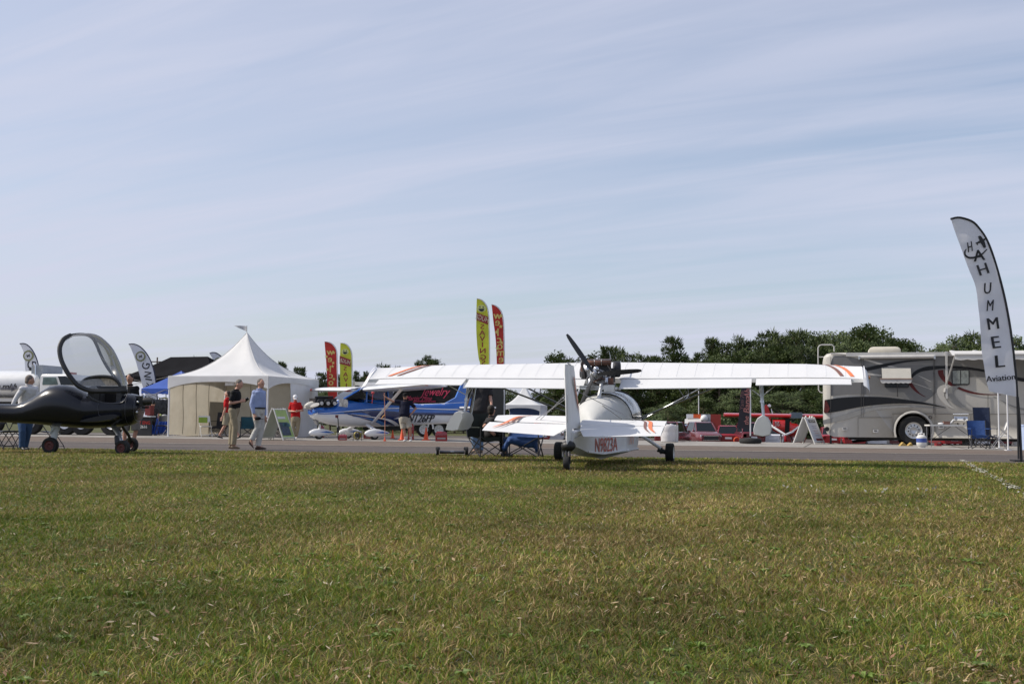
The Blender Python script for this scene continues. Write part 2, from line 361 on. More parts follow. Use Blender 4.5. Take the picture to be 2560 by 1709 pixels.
mb = MB(); mb.sheet([[(-60, farY(-60), 0.004), (60, farY(60), 0.004)], [(-60, farY(-60) + 0.25, -0.11), (60, farY(60) + 0.25, -0.11)]])
tag(mb.build('apron_kerb', CONC, smooth=False), kind='structure')
# parking lot asphalt in the lower field
mb = MB(); mb.add([(-60, 70, LOW + 0.01), (70, 58, LOW + 0.01), (70, 120, LOW + 0.01), (-60, 132, LOW + 0.01)], [(0, 1, 2, 3)]); tag(mb.build('parking_lot', ASPH, smooth=False), kind='structure')
# expansion joints of the apron
JNT = mat('joint_tar', (0.10, 0.09, 0.08), 0.9)
mb = MB()
for k in range(-12, 12):
    x = k * 4.6; p0 = V(x, bndY(x) + 0.12, 0.008); d = V(0.28, 0.96, 0); p1 = p0 + d * 8.0
    w = V(0.03, 0, 0); mb.add([p0 - w, p0 + w, p1 + w, p1 - w], [(0, 1, 2, 3)])
tag(mb.build('apron_joints', JNT, smooth=False), kind='structure')

# ------------------------------------------------------------ grass blades (nobody could count them)
def blades(n, d0, d1, h0, h1, w, seg, pow_=1.0, mg=3.0):
    D = d0 + (d1 - d0) * rng.random(n) ** pow_
    X = (rng.random(n) * 2 - 1) * (D * 0.475 + mg)
    # tuft clumping
    tx = np.round(X / 0.09) * 0.09; ty = np.round(D / 0.09) * 0.09
    k = rng.random(n) < 0.45
    hs = np.sin(tx * 127.1 + ty * 311.7) * 43758.5453; hs -= np.floor(hs)
    h2 = np.sin(tx * 269.5 + ty * 183.3) * 43758.5453; h2 -= np.floor(h2)
    X = np.where(k, tx + (hs - .5) * .09 + rng.normal(0, .014, n), X); D = np.where(k, ty + (h2 - .5) * .09 + rng.normal(0, .014, n), D)
    edge = 26.0 - 0.235 * X + 0.10 * np.sin(X * 1.7) + 0.06 * np.sin(X * 4.1 + 1) + 0.04 * np.sin(X * 9.3) - 0.02
    keep = D < edge; X, D, hs = X[keep], D[keep], hs[keep]; n = len(X)
    def fbm(s0, seed):
        rr = np.random.default_rng(seed); o = np.zeros(n); am = 1.0; tot = 0
        for k_ in range(5):
            for q_ in range(3):
                a_ = rr.random() * np.pi; f_ = s0 * 2.0 ** k_ * (0.8 + 0.5 * rr.random()); p_ = rr.random() * 6.28
                o += am * np.sin((X * np.cos(a_) + D * np.sin(a_)) * f_ + p_ + 1.4 * np.sin((X * np.sin(a_) - D * np.cos(a_)) * f_ * 0.7 + p_ * 2))
            tot += am * 1.7; am *= 0.72
        return np.clip(0.5 + o / tot * 0.62, 0, 1)
    n1, n2, n3 = fbm(0.55, 3), fbm(0.9, 8), fbm(1.6, 21)
    patch = 0.5 + 0.25 * np.sin(X * 0.9 + 1.3 * np.sin(D * 0.5)) * np.sin(D * 0.8 + X * 0.35) + 0.25 * np.sin(X * 2.3 + D * 1.1) * np.sin(D * 2.9 - X * 0.7)
    dry = 0.5 + 0.28 * np.sin(X * 0.55 + 2.1 + np.sin(D * 0.31)) * np.sin(D * 0.43 - 0.8) + 0.22 * np.sin(X * 1.9 - D * 0.8 + 0.5) * np.sin(D * 1.7 + X * 0.4)
    patch = n2; dry = n1
    H = (h0 + (h1 - h0) * rng.random(n)) * (0.7 + 0.6 * patch) * (0.85 + 0.3 * hs) * 0.74; W = w * (0.6 + 0.8 * rng.random(n))
    tall = rng.random(n) < 0.012; H = np.where(tall, H * 1.8, H)
    a = rng.random(n) * 2 * np.pi; la = rng.random(n) * 2 * np.pi
    lean = H * (0.3 + 1.5 * rng.random(n))
    flat = rng.random(n) < 0.45; H = np.where(flat, H * 0.40, H); lean = np.where(flat, lean * 1.2, lean)
    bx, by = np.cos(a) * W / 2, np.sin(a) * W / 2; lx, ly = np.cos(la) * lean, np.sin(la) * lean
    z0 = np.zeros(n)
    r = rng.random((n, 1))
    green = np.array([[0.098, 0.158, 0.018]]) * (0.7 + 0.7 * rng.random((n, 1))); olive = np.array([[0.225, 0.225, 0.036]]) * (0.7 + 0.6 * rng.random((n, 1)))
    straw = np.array([[0.50, 0.37, 0.18]]) * (0.55 + 0.7 * rng.random((n, 1))); brown = np.array([[0.22, 0.145, 0.055]]) * (0.7 + 0.6 * rng.random((n, 1)))
    pd = (0.04 + 0.38 * dry)[:, None]; pb = (0.04 + 0.38 * dry)[:, None] + pd
    col = np.where(r < pd * 0.62, straw, np.where(r < pb * 0.80, brown, np.where(r < pb * 0.8 + 0.30, olive, green)))
    big = (0.66 + 0.66 * n3)[:, None]; col = col * big
    white = (rng.random((n, 1)) < 0.004); col = np.where(white, np.array([[0.55, 0.5, 0.42]]), col)
    if seg == 2:
        P = np.stack([np.stack([X - bx, D - by, z0], 1), np.stack([X + bx, D + by, z0], 1),
                      np.stack([X + bx * .8 + lx * .35, D + by * .8 + ly * .35, z0 + H * .62], 1), np.stack([X - bx * .8 + lx * .35, D - by * .8 + ly * .35, z0 + H * .62], 1),
                      np.stack([X + lx, D + ly, z0 + H], 1)], 1)
        idx = np.array([[0, 1, 2, 3], [3, 2, 4, -1]]); nv = 5
    else:
        P = np.stack([np.stack([X - bx, D - by, z0], 1), np.stack([X + bx, D + by, z0], 1), np.stack([X + lx, D + ly, z0 + H], 1)], 1); nv = 3
    return P, col, nv, n
GR = [blades(300000, 2.4, 5.5, 0.016, 0.058, 0.0040, 2), blades(270000, 5.2, 9.5, 0.018, 0.054, 0.0052, 2), blades(360000, 9.0, 17.0, 0.020, 0.055, 0.0085, 1), blades(340000, 16.5, 33.0, 0.022, 0.058, 0.017, 1)]
vs_, lt, ls, li, cc = [], [], [], [], []; vo = 0; lo_ = 0
for P, col, nv, n in GR:
    vs_.append(P.reshape(-1, 3)); cc.append(np.repeat(col, nv, 0)); base = vo + np.arange(n)[:, None] * nv
    if nv == 5:
        q = base + np.array([[0, 1, 2, 3, 3, 2, 4]]); li.append(q.reshape(-1)); lt.append(np.tile([4, 3], n)); st = lo_ + np.arange(n)[:, None] * 7 + np.array([[0, 4]]); ls.append(st.reshape(-1)); lo_ += 7 * n
    else:
        q = base + np.array([[0, 1, 2]]); li.append(q.reshape(-1)); lt.append(np.full(n, 3)); ls.append(lo_ + np.arange(n) * 3); lo_ += 3 * n
    vo += nv * n
Vt = np.concatenate(vs_); me = bpy.data.meshes.new('grass'); me.vertices.add(len(Vt)); me.vertices.foreach_set('co', Vt.astype(np.float32).ravel())
LI = np.concatenate(li); LT = np.concatenate(lt); LS = np.concatenate(ls)
me.loops.add(len(LI)); me.loops.foreach_set('vertex_index', LI.astype(np.int32)); me.polygons.add(len(LS)); me.polygons.foreach_set('loop_start', LS.astype(np.int32)); me.polygons.foreach_set('loop_total', LT.astype(np.int32))
me.update(calc_edges=True); ca = me.color_attributes.new('blade', 'FLOAT_COLOR', 'POINT'); C4 = np.concatenate([np.concatenate(cc), np.ones((len(Vt), 1))], 1); ca.data.foreach_set('color', C4.astype(np.float32).ravel())
gm = bpy.data.materials.new('grass_blade'); gm.use_nodes = True; t = gm.node_tree; b = t.nodes['Principled BSDF']; b.inputs['Roughness'].default_value = 0.6; b.inputs['Specular IOR Level'].default_value = 0.25
at_ = t.nodes.new('ShaderNodeAttribute'); at_.attribute_name = 'blade'; t.links.new(at_.outputs['Color'], b.inputs['Base Color'])
trn = t.nodes.new('ShaderNodeBsdfTranslucent'); t.links.new(at_.outputs['Color'], trn.inputs[0]); mxs = t.nodes.new('ShaderNodeMixShader'); mxs.inputs[0].default_value = 0.3
t.links.new(b.outputs[0], mxs.inputs[1]); t.links.new(trn.outputs[0], mxs.inputs[2]); t.links.new(mxs.outputs[0], t.nodes['Material Output'].inputs[0])
me.materials.append(gm); go = bpy.data.objects.new('grass', me); COL.objects.link(go); tag(go, 'short green and straw coloured grass blades covering the lawn', 'grass', kind='stuff')
# dead leaf bits, thatch and low broad-leaved weeds between the blades
mb = MB(); rl = random.Random(9)
for i in range(7000):
    D_ = 3.2 + 11 * rl.random() ** 1.3; x = (rl.random() * 2 - 1) * (D_ * .475 + .6); k = math.sin(x * 2.3 + 1.1 * math.sin(D_ * 1.9)) * math.sin(D_ * 2.7 + x)
    if k < rl.uniform(-.8, .5): continue
    a = rl.random() * 6.28; ln_ = rl.uniform(.008, .026); w = ln_ * rl.uniform(.12, .4); u = V(math.cos(a), math.sin(a), rl.uniform(-.25, .45)) * ln_; v_ = V(-math.sin(a), math.cos(a), rl.uniform(-.4, .4)) * w; p = V(x, D_, rl.uniform(.010, .030))
    mb.add([p - u, p + v_, p + u, p - v_], [(0, 1, 2, 3)], rl.choice((0, 0, 1, 1, 2)))
tag(mb.build('thatch', [mat('straw_bit', (.34, .25, .14), .8, var=.3), mat('dead_leaf_bit', (.20, .11, .06), .8, var=.3), mat('pale_bit', (.36, .29, .21), .8, var=.2)], smooth=False), 'dry thatch and dead leaf bits lying between the grass blades', 'thatch', kind='stuff')
mb = MB()
for i in range(420):
    D_ = 3.3 + 12 * rl.random() ** 1.1; x = (rl.random() * 2 - 1) * (D_ * .475 + .5); n_ = rl.randint(4, 8); R0 = rl.uniform(.018, .05)
    for j in range(n_):
        a = 6.283 * j / n_ + rl.uniform(-.3, .3); d = V(math.cos(a), math.sin(a), 0); s_ = V(-d.y, d.x, 0) * R0 * .28; p = V(x, D_, .008)
        mb.add([p, p + d * R0 * .5 + s_ + V(0, 0, .018), p + d * R0 + V(0, 0, .012), p + d * R0 * .5 - s_ + V(0, 0, .018)], [(0, 1, 2, 3)])
tag(mb.build('weeds', mat('weed_leaf', (.11, .17, .022), .6, var=.3, vscale=5, trans=.2), smooth=False), 'low broad leaved weeds scattered through the turf', 'weeds', kind='stuff')
# chalk line on the grass: caked chalk on clods and blades
CHALK = mat('chalk', (0.36, 0.35, 0.29), 0.95, var=0.2)
mb = MB(); p0, p1 = V(9.35, 24.2, 0), V(4.9, 10.5, 0)
for i in range(850):
    t_ = random.random(); p = p0.lerp(p1, t_) + V(random.gauss(0, .035), random.gauss(0, .035), 0.03 + random.random() * 0.015)
    if (math.sin(t_ * 37) + math.sin(t_ * 91 + 2)) < -0.5: continue
    r_ = 0.006 + random.random() * 0.012; a = random.random() * 6.28; u = V(math.cos(a), math.sin(a), random.uniform(-.4, .4)) * r_; w = V(-math.sin(a), math.cos(a), random.uniform(-.4, .4)) * r_ * .6
    mb.add([p - u - w, p + u - w, p + u + w, p - u + w], [(0, 1, 2, 3)])
for i in range(26):   # stray scraps of dried leaf and chalk
    x = random.uniform(2.8, 6); y = 13.2 + random.uniform(-.6, .6); u = V(random.uniform(-1, 1), random.uniform(-1, 1), .5).normalized() * .03; w = V(0, 0, 1) * 0.02
    if x / y > 0.47: continue
    mb.add([V(x, y, .04), V(x, y, .04) + u, V(x, y, .04) + u + w, V(x, y, .04) + w], [(0, 1, 2, 3)])
tag(mb.build('chalk_line', CHALK, smooth=False), kind='stuff'); 
# ------------------------------------------------------------ trees
LEAFC = [mat('pine_needles_dark', (0.040, 0.062, 0.016), 0.7, var=0.35, vscale=0.6, trans=0.2), mat('pine_needles_green', (0.070, 0.095, 0.022), 0.7, var=0.35, vscale=0.6, trans=0.2),
         mat('leaves_olive', (0.055, 0.085, 0.020), 0.7, var=0.3, vscale=0.6, trans=0.2)]
BARK = mat('bark', (0.13, 0.09, 0.065), 0.9, var=0.25, vscale=8)
def tree_mesh(kind, seed, H):
    r = random.Random(seed); tr = MB(); cr = MB(); sw = r.uniform(-.3, .3)
    if kind == 'pine': base, wid, nclump = r.uniform(.38, .5), r.uniform(.13, .18), 36
    elif kind == 'spire': base, wid, nclump = r.uniform(.3, .4), r.uniform(.11, .14), 34
    else: base, wid, nclump = r.uniform(.1, .2), r.uniform(.27, .36), 60
    top = V(sw, r.uniform(-.3, .3), H * .93)
    tr.tube([(0, 0, -.3), top * .35, top * .7, top], [H * .016, H * .012, H * .008, H * .002], 7)
    for i in range(nclump):
        f = base + (1 - base) * ((i + r.random()) / nclump); u = (f - base) / (1 - base)
        if kind == 'pine': rad = wid * H * (1.15 - .75 * u) * (0.55 + .45 * math.sin(min(1, u * 3) * math.pi / 2))
        elif kind == 'spire': rad = wid * H * (1.05 - .95 * u)
        else: rad = wid * H * math.sqrt(max(0.02, 1 - (2 * u - .85) ** 2 * .8))
        a = r.random() * 6.283; q = r.random() ** .5; rr = rad * q
        c = top * f + V(math.cos(a) * rr, math.sin(a) * rr, r.uniform(-.2, .3) + (.05 * H * (1 - q) if kind == 'broad' else 0)); c.z = H * f * .97 + r.uniform(-.2, .2)
        if rr > rad * .35: tr.tube([top * max(.1, f - .05), (top * f + c) / 2 + V(0, 0, -.1), c], [H * .004, H * .003, .01], 5)
        cs = (H * .052 if kind != 'broad' else H * .085) * r.uniform(.7, 1.3)
        nl = 84 if kind != 'broad' else 110
        for k in range(nl):
            d = V(r.gauss(0, 1), r.gauss(0, 1), r.gauss(0, .75)); d.normalize(); p = c + V(d.x, d.y, d.z * .75) * cs * r.random() ** .45
            ls_ = r.uniform(.20, .42) * (H / 12); e1 = V(r.gauss(0, 1), r.gauss(0, 1), r.gauss(0, 1)).normalized(); e2 = e1.orthogonal().normalized()
            if kind != 'broad': cr.add([p - e2 * ls_ * .25, p + e2 * ls_ * .25, p + (d * .8 + e1 * .4 + V(0, 0, .65)) * ls_], [(0, 1, 2)], 0 if r.random() < .6 else 1)
            else: cr.add([p - e2 * ls_ * .5, p + e1 * ls_ * .6, p + e2 * ls_ * .5], [(0, 1, 2)], 0 if r.random() < .5 else 1)
    return tr, cr
PROTO = {}
def proto(kind, i):
    k = (kind, i)
    if k not in PROTO:
        tr, cr = tree_mesh(kind, hash(kind) % 7 * 0 + i * 31 + len(kind), 12.0)
        a = tr.build('trunk', BARK); b = cr.build('crown', [LEAFC[2], LEAFC[1]] if kind == 'broad' else [LEAFC[0], LEAFC[1]], smooth=False)
        PROTO[k] = (a.data, b.data); bpy.data.objects.remove(a); bpy.data.objects.remove(b)
    return PROTO[k]
trees_done = []
def tree(kind, px, ytop, D, wf=1.0, label=None, group='pines and oaks along the far field edge'):
    X = gx(px, D, 5); z0 = LOW; ztop = CH + (1048 + .008 * (px - 1280) - ytop) / FPX * D; H = ztop - z0
    td, cdm = proto(kind, random.randrange(5 if kind == 'pine' else 3))
    nm = {'pine': 'pine_tree', 'spire': 'pine_tree', 'broad': 'oak_tree'}[kind]
    e = bpy.data.objects.new(nm, None); COL.objects.link(e); s = H / 12.0
    e.location = (X, D, z0); e.scale = (s * wf, s * wf, s); e.rotation_euler = (0, 0, random.random() * 6.28)
    for n_, d_ in (('trunk', td), ('crown', cdm)):
        o = bpy.data.objects.new(n_, d_); COL.objects.link(o); o.parent = e
    tag(e, label, 'tree', group); trees_done.append(e); return e
# skyline trees read one by one off the photograph (column, top)
sky_l = [(495, 894, 'pine'), (510, 897, 'pine'), (523, 908, 'pine'), (679, 902, 'spire'), (701, 903, 'spire'), (711, 912, 'spire'), (740, 916, 'spire'), (757, 917, 'spire'),
         (804, 930, 'pine'), (826, 938, 'pine'), (850, 934, 'spire'), (890, 926, 'spire'), (914, 927, 'spire'), (905, 940, 'pine'), (959, 910, 'pine'), (990, 914, 'pine'), (1046, 902, 'pine'), (1066, 890, 'pine'), (1080, 902, 'pine'), (1101, 898, 'pine')]
side = ['behind the black canopy and left of the big white peaked tent', 'right of the tent peak', 'between the welcome flags and the long white wing', 'rising over the left end of the long white wing']
for px, yt, k in sky_l:
    w = side[0] if px < 600 else side[1] if px < 800 else side[2] if px < 940 else side[3]
    n_ = {495: 'tallest', 510: 'second tallest', 523: 'low rightmost', 701: 'slim middle', 711: 'slim rightmost', 804: 'round dark', 826: 'low wide', 850: 'narrow low', 905: 'bushy low', 914: 'x', 990: 'small round second', 1046: 'leftmost open crowned', 1080: 'shorter leaning', 1101: 'rightmost bushy', 679: 'slim leftmost', 740: 'low slim pointed', 757: 'low slim forked', 1066: 'tallest bushy', 959: 'bushy round topped', 890: 'slim pointed', 914: 'slim narrow'}.get(px)
    tree(k, px, yt, random.uniform(185, 215), 1.05 if k == 'pine' else .9, ('%s dark pine %s' % (n_, w)) if n_ else 'small dark pine ' + w, 'small dark pines ' + w)
sky_r = [(1392, 882, 'broad', 'round green oak showing above the white wing left of the propeller'), (1429, 893, 'pine', 'small pine between the round green oak and the propeller'), (1480, 884, 'broad', 'low rounded oak behind the engine on its left'), (1511, 864, 'spire', 'narrow dark pine rising just behind the propeller engine'),
         (1539, 866, 'pine', 'wide dark pine rising right of the engine antenna'), (1562, 878, 'pine', 'small pine on the right shoulder of the wide pine by the aerial'), (1600, 885, 'broad', 'low oak in the dip right of the engine'), (1633, 888, 'pine', 'pointed pine left of the tall lone pine'), (1655, 890, 'pine', 'small pine touching the left side of the tall lone pine'), (1679, 840, 'pine', 'tall lone pine standing above the white wing right of the engine'),
         (1738, 881, 'pine', 'small pine in the gap between the lone pine and the tree wall'), (1706, 890, 'broad', 'low oak touching the right side of the tall lone pine'), (1777, 842, 'spire', 'tall slender pine at the left end of the tree wall'), (1790, 848, 'pine', 'wide pine beside the tall slender one at the left end of the tree wall'), (1818, 857, 'pine', 'pine just right of the paired pines at the tree wall end'), (1848, 844, 'spire', 'thin pine spike poking out of the tree wall'),
         (1874, 848, 'pine', 'broad pine right of the thin pine spike'), (1895, 850, 'spire', 'thin pine left of the pale topped pine'), (1917, 824, 'pine', 'tall pine with a pale open top in the tree wall'), (1947, 834, 'pine', 'pine right of the pale topped pine'), (1975, 835, 'pine', 'pine just left of the highest pointed pine'), (1998, 821, 'pine', 'highest pointed pine left of the camper ladder'), (2022, 830, 'broad', 'oak just right of the highest pointed pine'), (2050, 838, 'pine', 'pine directly above the camper ladder'), (2083, 831, 'broad', 'oak above the rear roof edge of the camper'),
         (2119, 832, 'broad', 'oak left of the roof air conditioner'), (2148, 828, 'broad', 'oak rising just left of the highest rounded tree'), (2167, 814, 'broad', 'highest rounded tree above the camper roof'), (2197, 824, 'broad', 'oak just right of the highest rounded tree'), (2227, 845, 'pine', 'narrow pine right of the roof air conditioner'), (2255, 850, 'broad', 'oak on the falling right side of the tree wall'), (2280, 856, 'broad', 'low oak at the right end of the tree wall'), (2351, 862, 'broad', 'low oak at the left end of the clump behind the roof vents'), (2388, 842, 'broad', 'oak over the left roof vent of the camper'), (2420, 844, 'broad', 'oak over the right roof vent of the camper'), (2445, 829, 'pine', 'tallest pine just left of the white lettered flag'), (2480, 835, 'broad', 'oak hidden behind the white lettered flag'), (2535, 840, 'broad', 'oak right of the white lettered flag'), (2552, 866, 'broad', 'low oak at the right edge of the photo')]
for px, yt, k, lb in sky_r:
    tree(k, px, yt, random.uniform(150, 175), .95 if k == 'broad' else 1.1, lb or ('dark green tree in the treeline behind the camper' if px > 2060 else 'dark green tree in the treeline above the white wing'),
         'trees of the line behind the camper' if px > 2060 else 'trees of the line above the white wing')
def top_r(px):
    pts = [(1380, 920), (1600, 905), (1740, 900), (1780, 875), (1900, 862), (2060, 850), (2170, 845), (2260, 868), (2310, 890), (2350, 885), (2440, 860), (2560, 870)]
    for (a, b), (c, d) in zip(pts, pts[1:]):
        if a <= px <= c: return b + (d - b) * (px - a) / (c - a)
    return 905
for px in range(1385, 2700, 26):
    tree(random.choice(['broad', 'pine', 'pine']), px + random.uniform(-8, 8), top_r(px) + random.uniform(4, 16), random.uniform(140, 150), 1.1, 'tree massed in the lower front of the far woods', 'trees massed in the front of the far woods')
for px in range(1400, 2700, 46):
    tree('broad', px + random.uniform(-12, 12), top_r(px) + random.uniform(100, 135), random.uniform(126, 134), 1.7, 'low bushy tree at the foot of the far woods', 'low bushy trees at the foot of the far woods')
for px in list(range(800, 1400, 30)):
    tree('broad', px + random.uniform(-8, 8), random.uniform(972, 992), random.uniform(150, 160), 1.6, 'low bushy tree on the skyline left of the white fin', 'low bushy trees left of the fin')
# undergrowth closing the foot of the woods
mb = MB(); r = random.Random(5)
for i in range(26000):
    X = r.uniform(2, 78); D = 124 + r.uniform(0, 9); hh = 2.0 * r.random() ** .8 * (.7 + .5 * math.sin(X * .5) * math.sin(X * 1.3)); p = V(X, D, LOW + max(.05, hh)); e1 = V(r.gauss(0, 1), r.gauss(0, 1), r.gauss(0, 1)).normalized(); e2 = e1.orthogonal().normalized(); ls_ = r.uniform(.2, .5)
    mb.add([p - e2 * ls_ * .5, p + e1 * ls_ * .7, p + e2 * ls_ * .5], [(0, 1, 2)], 0 if r.random() < .6 else 1)
for i in range(5000):
    X = r.uniform(-24, 6); D = 165 + r.uniform(0, 14); p = V(X, D, LOW + r.random() * 3.0); e1 = V(r.gauss(0, 1), r.gauss(0, 1), r.gauss(0, 1)).normalized(); e2 = e1.orthogonal().normalized(); ls_ = r.uniform(.25, .6)
    mb.add([p - e2 * ls_ * .5, p + e1 * ls_ * .7, p + e2 * ls_ * .5], [(0, 1, 2)], r.randrange(2))
mb.box((62, 158, LOW + 2.5), (106, 1.5, 5.0), mi=2)  # dark slab coloured as the shade deep among the trees
tag(mb.build('undergrowth', [LEAFC[2], LEAFC[0], mat('deep_wood_shade', (0.022, 0.030, 0.013), 0.9, var=0.5, vscale=0.5)], smooth=False), 'dense scrub and undergrowth along the foot of the woods, with a dark slab for the shade behind', 'undergrowth', kind='stuff')
# ------------------------------------------------------------ white pusher flying boat in front
FA = Frame(1420, 18.45, -math.atan(0.25))
amph = thing('flying_boat', 'white tail-wheel flying boat with the engine and black propeller above its long wing', 'aeroplane', FA)
zA = Zm(FA, 1340, 800, 3.92)
# hull: sections along y (x half widths, z levels)
def hull_sec(y, wt, wb, zt, zc_, zb, x0=0.0):
    return [(x0 - wt, y, zt), (x0 - wt * 1.02, y, zc_ + (zt - zc_) * .5), (x0 - wb, y, zc_), (x0 - wb * .5, y, (zc_ + zb) / 2), (x0, y, zb), (x0 + wb * .5, y, (zc_ + zb) / 2), (x0 + wb, y, zc_), (x0 + wt * 1.02, y, zc_ + (zt - zc_) * .5), (x0 + wt, y, zt), (x0 + wt * .6, y, zt + wt * .18), (x0, y, zt + wt * .24), (x0 - wt * .6, y, zt + wt * .18)]
mb = MB()
mb.loft([hull_sec(0.10, .06, .05, .60, .40, .34), hull_sec(0.9, .15, .15, .64, .27, .21), hull_sec(1.8, .24, .25, .68, .22, .16), hull_sec(2.7, .36, .38, .72, .24, .13), hull_sec(3.1, .44, .47, .74, .26, .12),
         hull_sec(3.12, .44, .50, .74, .22, .08), hull_sec(4.2, .50, .52, .76, .26, .10), hull_sec(5.2, .42, .40, .74, .34, .20), hull_sec(5.9, .22, .18, .66, .46, .36), hull_sec(6.15, .05, .04, .58, .52, .46)])
hull = mb.build('hull', WHITE, amph, angle=28)
mb = MB()   # chine spray rails
for s in (-1, 1): mb.tube([(s * .16, .9, .27), (s * .265, 1.8, .22), (s * .40, 2.7, .24), (s * .50, 3.1, .25), (s * .54, 4.2, .26)], .018, 6)
mb.build('spray_rail', WHITE, amph)
# registration on the right side of the hull
mb = MB()
def side_r(u, w):          # u along y, w along z on the right flank
    y = 2.0 + u; wd = .24 + (.40 - .24) * (y - 1.8) / 1.1 if y < 2.9 else .40 + .06 * (y - 2.9)
    return (wd * 1.02 + .014 + .02 * (w - .48 < 0) * 0, y, w)
def side_t(x, y_):
    y = 2.0 + x; w = .375 + y_
    zt, zc_ = .68 + .04 * (y - 1.8), .22 + .02 * (y - 1.8); wt = .24 + .118 * (y - 1.8) / .9
    f = (w - zc_) / (zt - zc_); wd = wt * (1.02 if f >= .5 else 1.0 + .02 * f)
    return (wd + .022, y, w)
put_text(mb, 'N9823A', .35, side_t, sx=1.12, offset=0.004)
mb.build('registration', mat('faded_red_lettering', (0.45, 0.10, 0.07), 0.6, var=0.3, vscale=14), hull)
mb = MB()
for k, (m_, y0) in enumerate(((0, 3.2), (0, 3.38), (0, 3.6))):
    mb.add([(.52, y0, .36), (.52, y0 + .05, .36), (.525, y0 + .28, .62), (.525, y0 + .20, .62)], [(0, 1, 2, 3)])
mb.build('flank_stripe', ORANGE, hull)
# tail fin and rudder (thickness along x)
def yz(zx, zy, lx=0.0): p = FA.atx(1340 + zx / 3.92, 800 + zy / 3.92, lx); return (p.y, p.z)
def plate_yz(poly, th, x0=0.0):
    m_ = MB(); n = len(poly); m_.add([(x0 - th / 2, p[0], p[1]) for p in poly] + [(x0 + th / 2, p[0], p[1]) for p in poly],
          [tuple(range(n)), tuple(range(2 * n - 1, n - 1, -1))] + [(i, i + n, (i + 1) % n + n, (i + 1) % n) for i in range(n)]); return m_
def foil_yz(rows, tmax):   # rows: (y_te, y_le, z) ; rounded section
    secs = []
    for yt, yl, z, x0 in rows:
        c = yl - yt; secs.append([(x0 + s_ * tmax * t_, yt + c * u, z) for u, t_, s_ in ((0, .04, 1), (.3, .8, 1), (.7, 1, 1), (.93, .6, 1), (1, 0, 1), (.93, .6, -1), (.7, 1, -1), (.3, .8, -1), (0, .04, -1))])
    m_ = MB(); m_.loft(secs); return m_
foil_yz([(.32, 1.02, .66, .0), (.28, .88, .95, -.01), (.22, .70, 1.30, -.02), (.17, .56, 1.58, -.03), (.20, .46, 1.68, -.035)], .045).build('fin', FABW, amph, angle=50)
rud = foil_yz([(-.10, .30, .42, .0), (-.11, .29, .80, -.01), (-.12, .24, 1.20, -.02), (-.13, .18, 1.56, -.032), (-.10, .16, 1.68, -.036)], .040).build('rudder', FABW, amph, angle=50)
mb = MB(); 
for (off, w_, mi) in ((0, .055, 0), (.085, .05, 1)):
    pts = crv([(.30 + off, 1.50), (.34 + off, 1.38), (.48 + off, 1.15), (.62 + off, .98), (.80 + off * .9, .86)], 14)
    for s in (1, -1):
        vs = []
        for i, p in enumerate(pts):
            f = math.sin(math.pi * min(1, .15 + i / 14 * .9)); xoff = s * .052 - .035 * (p.y - .66)
            vs += [(xoff, p.x - w_ * f * .5, p.y), (xoff, p.x + w_ * f * .5, p.y)]
        mb.add(vs, [(2 * i, 2 * i + 1, 2 * i + 3, 2 * i + 2) for i in range(14)], mi)
mb.build('fin_stripe', [BROWN, ORANGE], amph, smooth=False)
mb = MB(); mb.tube([(.0, .18, 1.68), (-.0, -.08, 1.70)], .012, 6); mb.build('fin_cap_strip', STEEL, amph); mb = MB(); mb.tube([(.02, -.1, 1.2), (.02, -.16, 1.18), (.02, -.16, .75)], .006, 5); mb.build('rudder_horn', STEEL, amph)
# tailplane: fixed front part and elevator, each side
def surf(name, rows, th, m_=FABW, par=amph):
    """rows: (x, y_te, z_te, y_le, z_le)"""
    secs = []
    for x, yt, zt, yl, zl in rows:
        secs.append([(x, yt + (yl - yt) * u, zt + (zl - zt) * u + s_ * th * t_) for u, t_, s_ in ((0, .08, 1), (.25, .7, 1), (.6, 1, 1), (.9, .7, 1), (1, 0, 1), (.9, .7, -1), (.6, 1, -1), (.25, .7, -1), (0, .08, -1))])
    b_ = MB(); b_.loft(secs); return b_.build(name, m_, par, angle=40)
# px-matched tips: root x .06, tip x 1.42
surf('tailplane', [(-.06, .62, .735, 1.02, .86), (-1.18, .66, .76, 1.04, .875), (-1.40, .70, .78, .94, .86)], .022)
surf('tailplane', [(.06, .62, .715, 1.02, .80), (1.28, .60, .715, 1.0, .79), (1.46, .60, .715, .93, .785)], .022)
surf('elevator', [(-.10, .36, .66, .605, .73), (-.24, .02, .545, .605, .73), (-1.45, .12, .62, .64, .757)], .02)
surf('elevator', [(.12, .36, .65, .605, .712), (.24, .0, .54, .605, .712), (1.46, .02, .56, .58, .71)], .02)
mb = MB()
def on_el(x, u, left):     # point on elevator/tailplane top, u 0 at trailing edge 1 at leading edge
    yt, zt, yl, zl = (.12, .62, 1.0, .86) if left else (.0, .56, .96, .79)
    return (x, yt + (yl - yt) * u, zt + (zl - zt) * u + .028)
for left in (True, False):
    s = -1 if left else 1
    for off, w_, mi in ((0, .034, 1), (-.085, .024, 0)):
        pts = [(1.30 + off, .12), (1.18 + off, .35), (1.10 + off, .6), (1.02 + off, .85), (.80 + off, .95)] if left else [(1.36 + off, .12), (1.27 + off, .35), (1.23 + off, .6), (1.20 + off, .85), (1.1 + off, .94)]
        pts = crv(pts, 14); vs = []
        for i, p in enumerate(pts):
            f = math.sin(math.pi * (.06 + .88 * i / 14)); vs += [on_el(s * (p.x - w_ * f), p.y, left), on_el(s * (p.x + w_ * f), p.y, left)]
        mb.add(vs, [(2 * i, 2 * i + 1, 2 * i + 3, 2 * i + 2) for i in range(14)], mi)
mb.build('tail_stripe', [BROWN, ORANGE], amph, smooth=False)
mb = MB()
